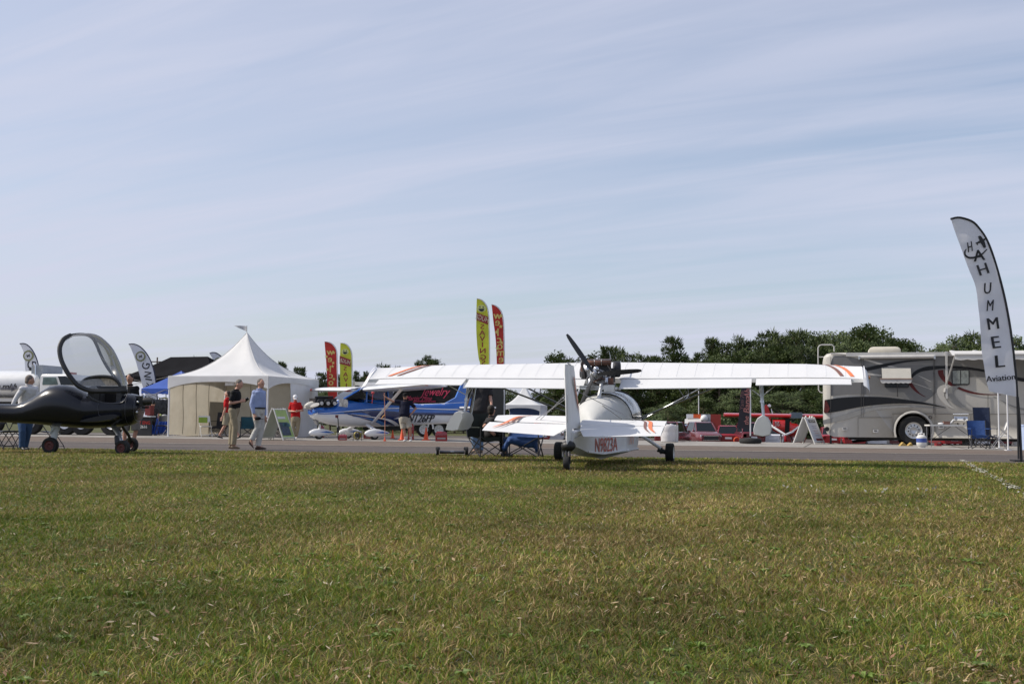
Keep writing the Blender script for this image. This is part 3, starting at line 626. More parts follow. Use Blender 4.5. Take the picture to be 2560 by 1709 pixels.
for a, b_ in (((-.03, .4, 1.30), (-.62, .75, .80)), ((-.03, .5, 1.22), (-.70, .75, .80)), ((.03, .45, 1.28), (.95, .85, .80)), ((.05, .15, .50), (.42, .75, .74)), ((-.05, .15, .50), (-.42, .75, .76))): mb.tube([a, b_], .006, 5)
mb.build('tail_brace', STEEL, amph)
# tail wheel on its fork
mb = MB(); mb.tube([(0, .05, .46), (-.03, .0, .34), (-.02, -.02, .22)], .022, 8)
for s in (-1, 1): mb.tube([(-.02 + s * .045, .02, .36), (-.02 + s * .055, 0, .11)], .010, 6)
mb.ell((0, .02, .39), (.12, .10, .085), 12, 8); mb.tube([(-.06, .0, .36), (.06, .05, .33)], .03, 8)
mb.build('tail_wheel_fork', BLACK, amph)
wheel(amph, 'tail_wheel', (-.02, -.02, .115), (1, .1, 0), .115, .09, BLACK)
# main legs and wheels
for s in (-1, 1):
    mb = MB(); mb.tube([(s * .46, 4.2, .60), (s * .92, 4.58, .27)], .032, 10, side=(0, 1, 0), sq=1.3); mb.tube([(s * .46, 4.8, .55), (s * .92, 4.66, .27)], .02, 8); mb.build('gear_leg', WHITE, amph)
    mb = MB(); mb.tube([(s * .86, 4.6, .24), (s * 1.02, 4.62, .19)], .045, 10); mb.box((s * .93, 4.62, .22), (.05, .08, .13)); mb.build('axle', BLACK, amph)
    wheel(amph, 'main_wheel', (s * 1.10, 4.62, .18), (1, 0, 0), .185, .15, WHITE)
# ---- wing: rows across the span
def wing_pt(x, u, top=True, dz=0.0):
    """u 0 at trailing edge, 1 at leading edge"""
    ax_ = abs(x); f = max(0.0, (ax_ - 3.65) / 1.03); f = min(1, f)
    yl = 4.47 - .72 * (1 - math.sqrt(max(0, 1 - f ** 2.2))) if f < 1 else 3.75
    yt = 3.05 + .10 * f ** 2
    zt = 1.39 + .011 * ax_ ; zl = 1.925 - .016 * ax_ - .04 * f
    c = (yl - yt) / 1.42
    cam = .115 * c * (math.sin(math.pi * u ** 1.45) ** .8) if 0 < u < 1 else 0
    lo = -.018 * c * math.sin(math.pi * u) if 0 < u < 1 else 0
    scal = .0012 * math.cos(2 * math.pi * (x / .335)) * math.sin(math.pi * min(1, u * 1.15)) if top and 0 < u < 1 else 0
    return (x, yt + (yl - yt) * u, zt + (zl - zt) * u + (cam + scal if top else lo) + dz)
US = [0, .07, .14, .21, .30, .40, .52, .64, .76, .86, .93, .975, 1.0]
xs_w = sorted(set([round(-4.82 + 9.64 * i / 144, 4) for i in range(145)] + [-4.78, 4.78, -2.9, 2.9]))
def wing_part(name, xa, xb, ua, ub, m_=FABW, dz=0.0, zed=0.0):
    xs_ = [x for x in xs_w if xa < x < xb]; xs_ = [xa] + xs_ + [xb]; us = [ua] + [u for u in US if ua < u < ub] + [ub]
    secs = []
    for x in xs_:
        tpt = [V(*wing_pt(x, u, True, dz)) for u in us]; bpt = [V(*wing_pt(x, u, False, dz)) for u in reversed(us)]
        if ua > 0: bpt[-1].z -= .02
        if zed:
            for p in tpt + bpt: p.z += zed * (1 - (p.y - 3.05) / .36)
        if ub == 1.0: bpt = bpt[1:]
        if ua == 0: bpt[-1] = bpt[-1] + V(0, 0, -.012)
        secs.append(tpt + bpt)
    b_ = MB(); b_.loft(secs); return b_.build(name, m_, amph, angle=45)
wing_part('wing_panel', -4.66, 0, .25, 1.0); wing_part('wing_panel', 0.0, 4.66, .25, 1.0)
wing_part('flap', -2.62, -.34, 0, .235, dz=-.012); wing_part('flap', .34, 2.72, 0, .235, dz=-.012)
wing_part('aileron', -4.45, -2.68, .0, .232, dz=-.006, zed=.035); wing_part('aileron', 2.80, 4.45, .0, .232, dz=-.006, zed=.035)
# drooped wing tips
for s in (-1, 1):
    mb = MB(); a = [wing_pt(s * 4.655, u, True) for u in US]
    t1 = [V(p[0] + s * .05, p[1] - .02, p[2] - .03) for p in a]; t2 = [V(p[0] + s * .09, p[1] - .05, p[2] - .08) for p in a]; t3 = [V(p[0] + s * .10, p[1] - .07, p[2] - .125) for p in a]
    mb.sheet([a, t1, t2, t3]); mb.build('wing_tip', FABW, amph, angle=60)
    mb = MB(); mb.ell((s * 4.77, 3.6, 1.60), (.03, .05, .03)); mb.build('position_light', mat('red_lamp' if s < 0 else 'amber_lamp', (.5, .06, .04) if s < 0 else (.55, .25, .1), .2), amph)
    mb = MB()
    for off, w_, mi in ((0, .036, 0), (.18, .038, 1)):
        pts = crv([(4.30, .30), (4.22, .50), (4.10, .70), (3.98, .84), (3.80, .95)], 16) if s > 0 else crv([(4.36, .32), (4.15, .5), (3.98, .68), (3.85, .82), (3.6, .93)], 16); vs = []
        for i, p in enumerate(pts):
            f = math.sin(math.pi * min(1, .35 + .62 * i / 16)) ** .6
            for e in (-1, 1):
                q = wing_pt(s * (p.x + off - (.0 if s > 0 else .25)) + e * w_ * f * (1 if s > 0 else 1.15), p.y, True); vs.append((q[0], q[1], q[2] + .010))
        mb.add(vs, [(2 * i, 2 * i + 1, 2 * i + 3, 2 * i + 2) for i in range(16)], mi if s > 0 else mi)
    mb.build('wing_stripe', [BROWN, ORANGE], amph, smooth=False)
mb = MB()   # rib tapes showing under the fabric
for i in range(-14, 15):
    x = i * .335
    if abs(x) < .3: continue
    rows = [[V(*wing_pt(x + e * .008, u, True)) + V(0, 0, .004) for u in US[4:]] for e in (-1, 1)]; mb.sheet(rows)
mb.build('rib_tape', mat('rib_tape', (.715, .715, .72), .5, var=.03), amph)
for xa, xb in ((-4.45, -2.68), (2.80, 4.45)):   # dark gaps of the hinge lines
    mb = MB(); mb.sheet([[V(*wing_pt(xa + (xb - xa) * i / 20, .245)) + V(0, 0, .003) for i in range(21)], [V(*wing_pt(xa + (xb - xa) * i / 20, .232)) + V(0, 0, .012) for i in range(21)]])
    mb.build('hinge_gap', mat('hinge_shadow_gap', (.10, .10, .10), .8), amph)
# struts
for s in (-1, 1):
    for (ya, za, xb, yb) in ((4.15, .82, 2.45, 3.55), (4.85, .80, 2.45, 4.25)):
        q = wing_pt(s * xb, (yb - 3.05) / 1.42, False); mb = MB(); mb.tube([(s * .5, ya, za), q], .028, 8, sq=.6, side=(0, 0, 1)); mb.build('wing_strut', ALU if s > 0 else mat('dull_strut', (.18, .18, .18), .4, metal=.5), amph)
    mb = MB(); q1 = wing_pt(s * 1.3, .3, False); q2 = wing_pt(s * 1.4, .85, False)
    mid1 = V(s * .5, 4.15, .82).lerp(V(*wing_pt(s * 2.45, .35, False)), .5); mid2 = V(s * .5, 4.85, .80).lerp(V(*wing_pt(s * 2.45, .845, False)), .5)
    mb.tube([mid1, q1], .010, 6); mb.tube([mid2, q2], .010, 6); mb.tube([mid1, mid2], .010, 6); mb.build('jury_strut', STEEL, amph)
    # float with its frame
    if s > 0: fx, ftop, zt_ = 2.92, .90, 0
    else: fx, ftop, zt_ = -2.78, .93, 0
    q = wing_pt(s * 2.86 if s > 0 else -2.66, .3, False); q2 = wing_pt(s * 2.86 if s > 0 else -2.66, .8, False)
    fl = MB()
    for yy, wv, zb, zt2 in [(0, 0, 0, 0)]: pass
    secs = []
    lean = 0.0 if s > 0 else -.10
    for yy, k in ((3.0, .93), (3.06, 1.0), (3.4, 1.0), (3.7, .9), (3.95, .6), (4.08, .25)):
        pr = [(-.155, .0), (-.165, .10), (-.14, .20), (-.09, .30), (0, .36), (.09, .31), (.14, .21), (.15, .10), (.125, .0), (0, -.03)] if s > 0 else [(-.20, .0), (-.17, .10), (-.10, .22), (-.02, .33), (.07, .37), (.15, .33), (.155, .24), (.10, .12), (.06, .0), (-.07, -.02)]
        secs.append([(fx + px_ * k, yy, ftop - .36 + .02 + (pz * k) + (1 - k) * .12) for px_, pz in pr])
    fl.loft(secs); fl.build('wing_float', mat('float_shell', (.62, .63, .63), .45, var=.06, trans=.25), amph, angle=40)
    mb = MB(); tp = (fx + (.0 if s > 0 else .08), 3.35, ftop - .02); mb.tube([tp, q], .022, 8); tp2 = (tp[0], 3.8, ftop - .06); mb.tube([tp2, q2], .018, 8)
    mid = V(*tp).lerp(V(*q), .55); mb.tube([mid, wing_pt(s * 2.5, .3, False)], .010, 6); mb.tube([mid, wing_pt(s * 3.25, .3, False)], .010, 6); mb.tube([tp, V(*tp2).lerp(V(*q2), .9)], .008, 5)
    mb.tube([V(*tp).lerp(V(*q), .45), V(*tp).lerp(V(*q), .38)], .035, 8); mb.build('float_strut', ALU, amph)
# cabin: white tail cover, clear hoops, windshield
def arch(y, w_, z0, z1, n=16, x0=0.0, p=2.2):
    out = []
    for i in range(n + 1):
        a = math.pi * i / n; c_, s_ = math.cos(a), math.sin(a)
        out.append((x0 + w_ * math.copysign(abs(c_) ** (2 / p), c_), y, z0 + (z1 - z0) * s_ ** (2 / p)))
    return out
mb = MB(); mb.sheet([arch(2.15, .05, .70, .80), arch(2.3, .22, .70, .96), arch(2.55, .40, .70, 1.14), arch(2.9, .52, .70, 1.24), arch(3.3, .56, .72, 1.29)]); mb.build('cabin_cover', mat('cover_cloth', (.66, .66, .64), .6, var=.08, vscale=2.5, trans=.25, bump=1.0, bscale=2.0), amph, angle=70)
clr = clear_mat('clear_plastic', (.86, .88, .88), dens=.30)
mb = MB(); mb.sheet([arch(3.30, .56, .72, 1.29), arch(3.8, .585, .74, 1.345), arch(4.35, .60, .76, 1.38)]); mb.build('side_window', clr, amph, angle=70)
mb = MB(); mb.sheet([arch(3.62, .575, .74, 1.33)[2:9], arch(3.78, .59, .74, 1.35)[3:10]]); 
mb.sheet([[V(p[0], p[1], p[2] + .004) for p in arch(3.32, .565, .72, 1.295)[4:13]], [V(p[0], p[1], p[2] + .004) for p in arch(4.0, .592, .75, 1.362)[5:12]]][:1] * 2) if False else None
mb.build('window_reflection', WHITE, amph, angle=70)  # white strip painted on the clear window for its reflection
for y, w_, z1 in ((3.30, .565, 1.295), (4.35, .605, 1.385)):
    mb = MB(); mb.tube(arch(y, w_, .70, z1), .014, 7); mb.build('cabin_hoop', BLACK, amph)
mb = MB(); mb.sheet([arch(4.36, .60, .76, 1.38), arch(4.9, .52, .76, 1.20), arch(5.4, .36, .74, .92), arch(5.7, .2, .72, .78)]); mb.build('windshield', clr, amph, angle=70)
mb = MB(); mb.box((-.22, 3.9, .86), (.34, .12, .62)); mb.box((.22, 3.9, .86), (.34, .12, .62)); mb.box((0, 4.1, .62), (.9, .5, .12)); mb.build('seat', mat('seat_vinyl', (.06, .05, .05), .6), amph)
mb = MB(); mb.box((0, 4.95, .86), (.8, .10, .24)); mb.build('instrument_panel', BLACK, amph)
mb = MB(); mb.tube([(.03, 2.95, 1.46), (.0, 2.75, 1.1), (-.04, 2.45, .72)], .036, 12, side=(0, 1, 0), sq=1.4); mb.build('pylon', WHITE, amph)
mb = MB()
for a, b_ in (((-.30, 3.0, 1.40), (-.26, 2.5, .85)), ((-.18, 3.1, 1.40), (-.30, 3.6, 1.30)), ((.25, 3.1, 1.40), (.3, 3.6, 1.33)), ((.05, 2.7, 1.1), (.7, 1.0, .82)), ((.0, 2.8, 1.38), (-.05, .3, 1.35))): mb.tube([a, b_], .007, 5)
mb.build('bracing_wire', DKST, amph)
# ---- engine
E0 = V(-.05, 2.95, 1.62)
def ep(zx, zy, ly): p = zA(zx, zy, ly); return V(p.x, ly, p.z)
GREY = mat('cast_alloy', (.30, .30, .31), .42, metal=.7, var=.25, vscale=20, bump=.4, bscale=60); RUST = mat('hot_exhaust', (.16, .085, .065), .55, metal=.5, var=.35, vscale=9)
mb = MB()
mb.box(ep(640, 670, 3.15), (.66, .5, .045)); mb.box(ep(560, 655, 2.95), (.50, .06, .05)); mb.box(ep(720, 670, 2.9), (.19, .10, .13)); mb.tube([ep(440, 650, 3.0), ep(400, 740, 2.9)], .02, 8); mb.tube([ep(460, 630, 3.3), ep(780, 630, 3.3)], .02, 8)
mb.build('engine_mount', ALU, amph)
engine = MB(); engine.box(ep(600, 560, 3.15), (.30, .42, .24)); engine.lathe(ep(600, 545, 2.92), [(.10, 0), (.13, .03), (.13, .12), (.09, .14)], (0, 1, 0), 18)
for k, (x_, z_) in enumerate(((500, 520), (700, 520))):
    for j in range(9):
        c = ep(x_, z_, 3.15); s = -1 if k == 0 else 1; engine.lathe(c + V(s * (.0 + .016 * j), 0, 0), [(.085, 0), (.085, .006)], (1, 0, 0), 14)
engine.lathe(ep(660, 575, 3.0), [(.05, 0), (.05, .14)], (1, 0, 0), 12)
engine = engine.build('engine_block', GREY, amph)
mb = MB(); mb.ell(ep(565, 520, 2.80), (.07, .08, .07), 16, 10); mb.ell(ep(590, 478, 2.9), (.06, .06, .05), 12, 8); mb.ell(ep(620, 520, 2.82), (.032, .05, .03), 10, 6); mb.ell(ep(525, 480, 2.9), (.04, .04, .04), 10, 6); mb.ell(ep(560, 585, 2.95), (.06, .06, .04)); mb.build('gearbox', mat('polished_alloy', (.62, .63, .65), .22, metal=.85, var=.1), amph)
mb = MB(); c0, c1 = ep(500, 415, 3.05), ep(735, 412, 3.05); mb.tube([c0, c0.lerp(c1, .04), c0.lerp(c1, .96), c1], [.05, .062, .062, .05], 16); mb.tube([c0, ep(455, 425, 3.0), ep(448, 470, 3.0), ep(470, 560, 3.0)], .028, 10); mb.build('muffler', RUST, amph)
mb = MB()
for c in ((.33), (.62)): mb.torus(c0.lerp(c1, c), c1 - c0, .062, .006)
mb.tube([ep(510, 390, 3.0), ep(735, 388, 3.0)], .008, 6); mb.build('muffler_clamp', STEEL, amph)
mb = MB(); mb.lathe(ep(760, 480, 3.25), [(.14, 0), (.15, .02), (.15, .10), (.14, .12)], (1, .3, 0), 20); mb.box(ep(745, 540, 3.1), (.10, .12, .26)); mb.box(ep(640, 470, 3.2), (.34, .2, .12)); mb.lathe(ep(470, 545, 3.0), [(.05, -.06), (.055, 0), (.05, .08)], (0, 0, 1), 12); mb.build('air_filter', BLACK, amph)
mb = MB(); mb.tube([ep(455, 400, 3.0), ep(445, 430, 2.95), ep(470, 500, 2.95), ep(480, 575, 2.95)], .020, 8); mb.tube([ep(700, 440, 2.95), ep(740, 500, 2.9), ep(690, 560, 2.95)], .010, 6); mb.tube([ep(740, 560, 3.0), ep(600, 590, 2.9), ep(500, 570, 2.9)], .014, 6)
mb.tube([ep(540, 600, 2.9), ep(620, 640, 2.9), ep(660, 600, 3.0)], .012, 6); mb.build('hose', mat('rubber_hose', (.03, .025, .025), .6), amph)
for zx, zy, yy in ((500, 470, 2.88), (530, 600, 2.85), (690, 590, 2.9)):
    mb = MB(); mb.lathe(ep(zx, zy, yy), [(.02, -.05), (.035, -.04), (.035, .02), (.025, .05)], (0, .3, 1), 12); mb.build('carburettor', MATS['polished_alloy'], amph)
mb = MB(); mb.torus(ep(610, 540, 2.86), (0, 1, 0), .085, .008, 20, 6); mb.build('drive_belt', BLACK, amph)
mb = MB(); mb.box(ep(735, 600, 2.95), (.09, .08, .12)); mb.tube([ep(700, 600, 2.9), ep(640, 560, 2.85), ep(560, 610, 2.85)], .009, 6); mb.build('ignition_box', mat('orange_box', (.10, .04, .025), .5), amph)
mb = MB(); mb.tube([ep(735, 380, 3.1), ep(712, 300, 3.1)], .006, 5); mb.tube([ep(830, 405, 3.6), ep(800, 440, 3.4)], .012, 6); mb.build('aerial', ALU, amph)
hubc = ep(572, 530, 2.70)
mb = MB(); mb.lathe(hubc + V(0, -.03, 0), [(.03, 0), (.05, .02), (.05, .08), (.03, .10)], (0, 1, 0), 16); hub = mb.build('propeller_hub', GREY, amph)
for k, (tx, tz) in enumerate(((302, 138), (1035, 493), (425, 872))):
    tip = ep(tx, tz, 2.70 + (.05 if k == 2 else 0)); d = (tip - hubc); Lb = d.length; d.normalize(); cw = V(0, 1, 0).cross(d).normalized(); secs = []
    for u, c_, tw in ((0, .045, 60), (.12, .05, 50), (.28, .075, 38), (.5, .078, 27), (.75, .066, 19), (.93, .05, 15), (1.0, .028, 14)):
        a = math.radians(tw); c_ *= .66; e = cw * math.cos(a) + V(0, 1, 0) * math.sin(a); nn = d.cross(e); c = hubc + d * (Lb * u)
        secs.append([c + e * (c_ * math.cos(q)) + nn * (c_ * .16 * math.sin(q)) for q in [2 * math.pi * j / 12 for j in range(12)]])
    mb = MB(); mb.loft(secs); mb.build('propeller_blade', mat('carbon_blade', (.018, .018, .019), .4, var=.15), amph)
# ------------------------------------------------------------ dark fuselage with open canopy (left)
FB = Frame(200, 25.4, math.radians(3)); zB = Zm(FB, 0, 800, 4.355)
dk = thing('dark_aeroplane', 'glossy charcoal two-seat aeroplane with its clear canopy swung open, no wings fitted', 'aeroplane', FB)
CARB = mat('charcoal_gloss', (.006, .007, .012), .26, var=.15, vscale=2, coat=.12, spec=.35)
prof = [(-260, 925, 1085), (-120, 920, 1098), (0, 912, 1110), (200, 912, 1120), (300, 882, 1125), (400, 822, 1130), (480, 765, 1138), (560, 720, 1147), (650, 704, 1155), (750, 708, 1163), (830, 728, 1170), (900, 765, 1176), (960, 806, 1178)]
def ring(zx, zt, zb, w, n=24, opn=None, flat=2.3):
    t_, b_ = zB(zx, zt), zB(zx, zb); cz, hz = (t_.z + b_.z) / 2, (t_.z - b_.z) / 2; out = []
    for j in range(n):
        a = 2 * math.pi * j / n; s_, c_ = math.sin(a), math.cos(a)
        out.append(V(t_.x, w * math.copysign(abs(s_) ** (2 / flat), s_), cz + hz * math.copysign(abs(c_) ** (2 / flat), c_)))
    return out
def wB(zx): return .20 + .34 / (1 + math.exp(-(zx - 430) / 130))
mb = MB(); mb.loft([ring(x, a, b_, wB(x)) for x, a, b_ in prof]); mb.build('rear_fuselage', CARB, dk, angle=60)
# cockpit tub: rim drops to the lip
lip = [(960, 806), (1000, 850), (1060, 880), (1120, 897), (1200, 905), (1280, 905), (1330, 895), (1360, 870), (1378, 830), (1392, 798)]
botc = lambda x: 1178 - 28 * ((x - 960) / 430) ** 1.5
secs = []
for x, zt in lip:
    t_, b_ = zB(x, zt), zB(x, botc(x)); fullt = zB(x, 800).z; cz = (fullt + b_.z) / 2; hz = (fullt - b_.z) / 2; w = .56 - .05 * ((x - 960) / 430) ** 2; sec = []
    for i in range(17):
        u = i / 16; a = -math.pi / 2 + 0; 
        # angle from rim height on near side round the belly to the far rim
        k = max(-1, min(1, (t_.z - cz) / hz)); a0 = math.asin(k); a1 = -math.pi - a0; a = a0 + (a1 - a0) * u
        sec.append(V(t_.x, -w * abs(math.cos(a)) ** .87 * math.copysign(1, math.cos(a)), cz + hz * math.sin(a)))
    secs.append(sec)
mb = MB(); mb.sheet(secs); mb.sheet([[V(p.x, p.y * .93, p.z - .0) for p in s_] for s_ in secs]); mb.build('cockpit_tub', CARB, dk, angle=60)
nose = [(1392, 798, 1150, .51), (1440, 800, 1143, .50), (1480, 806, 1130, .48), (1515, 828, 1100, .44), (1535, 870, 1050, .36), (1542, 910, 1010, .25)]
mb = MB(); mb.loft([ring(a, b_, c, d) for a, b_, c, d in nose]); mb.build('cowling', CARB, dk, angle=60)
mb = MB(); mb.sheet([[zB(x, z_, .48) for x, z_ in lip], [zB(x, 780, .46) for x, z_ in lip]]); mb.build('far_coaming', mat('dark_coaming', (.02, .02, .022), .6), dk)
mb = MB(); q = zB(1180, 930); mb.box((q.x, 0, q.z - .05), (.9, .9, .10)); q = zB(1050, 880); mb.box((q.x, -.22, q.z), (.14, .36, .42)); mb.box((q.x, .22, q.z), (.14, .36, .42)); q = zB(1350, 860); mb.box((q.x, 0, q.z), (.1, .85, .25)); mb.build('cockpit_seat', mat('cockpit_trim', (.03, .03, .032), .7), dk)
mb = MB(); 
for y_ in (-.5, .5): mb.tube([zB(x, z_, y_ * (.98 if 970 < x < 1380 else .8)) for x, z_ in lip], .012, 6)
mb.build('cockpit_rim', mat('rim_trim', (.06, .06, .07), .35), dk)
PLN = mat('panel_line', (.06, .06, .075), .35)
for zx_, a_, b_, w_ in ((1436, 799, 1144, .505), (1515, 828, 1100, .445)):
    mb = MB(); rg = ring(zx_, a_, b_, w_ + .003); mb.tube(rg + [rg[0]], .005, 5); mb.build('cowl_seam', PLN, dk)
mb = MB(); mb.tube([zB(x, z_, -.545) for x, z_ in ((1070, 905), (1065, 960), (1075, 1030), (1110, 1045))], .005, 5); mb.build('door_seam', PLN, dk)
for x_, z_ in ((1500, 890), (1490, 1000)): mb = MB(); mb.ell(tuple(zB(x_, z_, -.47)), (.025, .01, .025), 8, 6); mb.build('fastener', ALU, dk)
# wing root stub and belly fairing
mb = MB(); 
secs = []
for yv, x0, x1, th in ((-.30, 930, 1400, .10), (-.50, 950, 1395, .10), (-.72, 980, 1385, .07)):
    a, b_ = zB(x0, 1100), zB(x1, 1045); cpt = []
    for j in range(14):
        t_ = 2 * math.pi * j / 14; u = (1 - math.cos(t_)) / 2; cpt.append(V(a.x + (b_.x - a.x) * u, yv, a.z + (b_.z - a.z) * u + th * math.sin(t_) * (.5 + .5 * u)))
    secs.append(cpt)
mb.loft(secs); mb.build('wing_stub', CARB, dk, angle=50)
# engine left open at the nose
mb = MB(); q = zB(1590, 880); mb.box((q.x - .08, 0, q.z), (.22, .38, .22)); mb.lathe(zB(1560, 880, -.2), [(.08, 0), (.09, .03), (.07, .2)], (1, 0, 0), 12); mb.box(tuple(zB(1645, 885, 0)), (.12, .2, .12)); mb.lathe(zB(1668, 890, 0), [(.05, 0), (.05, .04), (.03, .05)], (1, 0, 0), 10); mb.ell(zB(1640, 855, .05), (.05, .05, .03)); mb.tube([zB(1550, 850, -.15), zB(1600, 850, -.2), zB(1620, 920, -.15)], .025, 8); mb.tube([zB(1550, 950, -.1), zB(1620, 950, -.15)], .02, 8); mb.build('engine', mat('sooty_metal', (.05, .048, .045), .5, metal=.5, var=.4, vscale=20), dk)
mb = MB(); mb.tube([zB(1560, 815, -.2), zB(1580, 870, -.25), zB(1570, 905, -.25)], .02, 8); mb.box(zB(1600, 835, -.1), (.07, .1, .05)); mb.build('coolant_pipe', ALU, dk)
# canopy frame, hoop raised on its front hinge
loopL = [(1385, 775, -.30), (1200, 775, -.42), (1000, 770, -.46), (900, 740, -.47), (835, 700, -.47), (760, 610, -.46), (700, 510, -.42), (660, 410, -.36), (650, 300, -.28), (690, 210, -.16), (770, 165, 0)]
loopR = [(770, 165, 0), (860, 155, .10), (950, 162, .20), (1015, 205, .30), (1060, 290, .38), (1095, 375, .42), (1160, 500, .45), (1240, 610, .45), (1310, 700, .42), (1350, 745, .36), (1385, 775, .30)]
Lp = [zB(*p) for p in crv(loopL, 30)]; Rp = [zB(*p) for p in crv(loopR, 30)]
mb = MB(); mb.tube(Lp, .052, 8, side=(1, 0, 0)); mb.tube(Rp, .034, 8, side=(1, 0, 0)); mb.build('canopy_frame', BLACK, dk)
ridge = [(770, 165, 0), (860, 150, 0), (960, 160, 0), (1050, 195, 0), (1140, 260, 0), (1215, 340, 0), (1275, 450, 0), (1315, 560, 0), (1350, 660, 0), (1372, 720, 0), (1390, 778, 0)]
Rg = [zB(*p) for p in crv(ridge, 30)]; Ls = list(reversed(Lp)); rows = []
for j in range(13):
    u = j / 12; row = []
    for i in range(31):
        A, B_, C_ = Ls[i], Rg[i], Rp[i]; ctrl = B_ * 2 - (A + C_) * .5; row.append(A * (1 - u) ** 2 + ctrl * 2 * u * (1 - u) + C_ * u * u)
    rows.append(row)
plexi = clear_mat('canopy_plexiglass', (.84, .85, .84), dens=.26, gloss=.05)
mb = MB(); mb.sheet(rows); cp = mb.build('canopy_glass', plexi, dk, angle=80)
mb = MB(); A = crv([(860, 712, -.40), (920, 650, -.38), (1000, 622, -.35), (1110, 612, -.33), (1220, 625, -.33), (1290, 680, -.35), (1310, 740, -.35)], 20)
mb.tube([zB(*p) for p in A], .035, 8); mb.build('canopy_bow', BLACK, dk)
mb = MB(); pts = [zB(p.x, p.y + 8, -.30) for p in A]; base = [zB(p.x, 712 - 0, -.30) for p in A]; mb.sheet([pts, base]); mb.build('canopy_lining', mat('cream_lining', (.45, .38, .30), .8, var=.3, vscale=25), dk)
mb = MB(); mb.sheet([[zB(1000 + 38 * i, 715, -.38) for i in range(11)], [zB(900 + 48 * i, 768, -.40) for i in range(11)]]); mb.build('canopy_shelf', BLACK, dk)
mb = MB()
for zx in (1075, 1235): mb.tube([zB(zx, 770, -.35), zB(zx, 800, -.35)], .010, 6)
mb.tube([zB(1090, 390, .35), zB(1180, 480, .2), zB(1240, 620, .1)], .006, 5); mb.build('canopy_strut', ALU, dk)
# legs
GRL = mat('grey_leg_paint', (.42, .44, .43), .45, var=.08)
mb = MB(); mb.tube([zB(610, 1160, .0), zB(590, 1230, -.05), zB(590, 1320, -.1)], [.10, .085, .05], 10, sq=.5, side=(0, 1, 0)); mb.tube([zB(540, 1230, -.1), zB(590, 1170, -.1)], .014, 6); mb.build('gear_leg', GRL, dk)
mb = MB(); mb.tube([zB(590, 1320, -.1), zB(600, 1385, -.1)], .018, 8); mb.build('gear_fork', ALU, dk)
wheel(dk, 'wheel', zB(548, 1362, -.12) * 1.0, (0.15, 1, 0), .175, .12, mat('red_rim', (.07, .008, .007), .5))
mb = MB(); mb.tube([zB(1230, 1150, -.2), zB(1290, 1240, -.45), zB(1330, 1345, -.62)], [.06, .055, .045], 10, sq=.6, side=(0, 1, 0)); mb.build('gear_leg', ALU, dk)
mb = MB(); mb.tube([zB(1150, 1170, -.1), zB(1240, 1220, -.35), zB(1310, 1290, -.55)], .013, 6); mb.tube([zB(1270, 1265, -.5), zB(1275, 1345, -.6)], .05, 8); mb.build('gear_brace', BLACK, dk)
wheel(dk, 'wheel', zB(1335, 1388, -.68), (.35, 1, 0), .16, .13, MATS['red_rim'])
mb = MB(); mb.tube([zB(1330, 1150, .3), zB(1400, 1250, .6), zB(1425, 1330, .75)], .035, 8); mb.build('gear_leg', BLACK, dk)
wheel(dk, 'wheel', (zB(1428, 1330, .8).x, .8, .165), (.35, 1, 0), .165, .12, MATS['red_rim'])

# ------------------------------------------------------------ blue and white high-wing aeroplane
FC = Frame(905, 44.5, math.radians(31)); 
bp = thing('blue_aeroplane', 'blue and white high-wing aeroplane with bare engine parked on the apron by the trailer', 'aeroplane', FC)
zC = Zm(FC, 740, 820, 4.9)
BLUE = mat('blue_paint', (.016, .12, .46), .18, var=.06, coat=.6); DBLUE = mat('navy_paint', (.006, .02, .10), .2, var=.06, coat=.6)
PW = mat('aeroplane_white', (.76, .77, .79), .22, var=.03, coat=.4)
def ringC(zx, zt, zb, w, n=28, p=2.6):
    t_, b_ = zC(zx, zt), zC(zx, zb); cz, hz = (t_.z + b_.z) / 2, (t_.z - b_.z) / 2
    return [V(t_.x, -w * math.copysign(abs(math.cos(2 * math.pi * j / n)) ** (2 / p), math.cos(2 * math.pi * j / n)), cz + hz * math.copysign(abs(math.sin(2 * math.pi * j / n)) ** (2 / p), math.sin(2 * math.pi * j / n))) for j in range(n)]
fus = [(185, 975, 1060, .30), (215, 965, 1110, .42), (280, 962, 1145, .48), (400, 958, 1178, .52), (520, 870, 1195, .54), (640, 858, 1205, .55), (760, 850, 1208, .56), (1000, 845, 1206, .56), (1150, 872, 1200, .52), (1300, 905, 1195, .44), (1500, 928, 1185, .34), (1750, 922, 1172, .24), (2000, 905, 1160, .15), (2240, 900, 1150, .07)]
def fz(x, k):
    for a, b_ in zip(fus, fus[1:]):
        if a[0] <= x <= b_[0]: u = (x - a[0]) / (b_[0] - a[0]); return a[k] + (b_[k] - a[k]) * u
    return fus[0][k] if x < fus[0][0] else fus[-1][k]
xsC = sorted(set([f[0] for f in fus] + list(range(200, 2240, 60))))
mb = MB(); mb.loft([ringC(x, fz(x, 1), fz(x, 2), fz(x, 3)) for x in xsC]); fusel = mb.build('fuselage', PW, bp, angle=50)
mb = MB(); mb.loft([ringC(x, a, 1058, w_) for x, a, w_ in ((180, 985, .29), (200, 968, .40), (230, 962, .46), (285, 960, .50))]); mb.build('nose_bowl', BLUE, bp, angle=50)
def skinC(zx, zy, off=.02):
    """a spot on the near flank seen at this zoom position"""
    w = fz(zx, 3); t_, b_ = zC(zx, fz(zx, 1)), zC(zx, fz(zx, 2)); x = zC(zx, zy).x
    cz, hz = (t_.z + b_.z) / 2, (t_.z - b_.z) / 2; z = zC(zx, zy).z; k = max(-.995, min(.995, (z - cz) / hz)); s_ = abs(k) ** (2.6 / 2); c_ = math.sqrt(max(0, 1 - s_ * s_))
    return V(x, -w * c_ ** (2 / 2.6) - off, z)
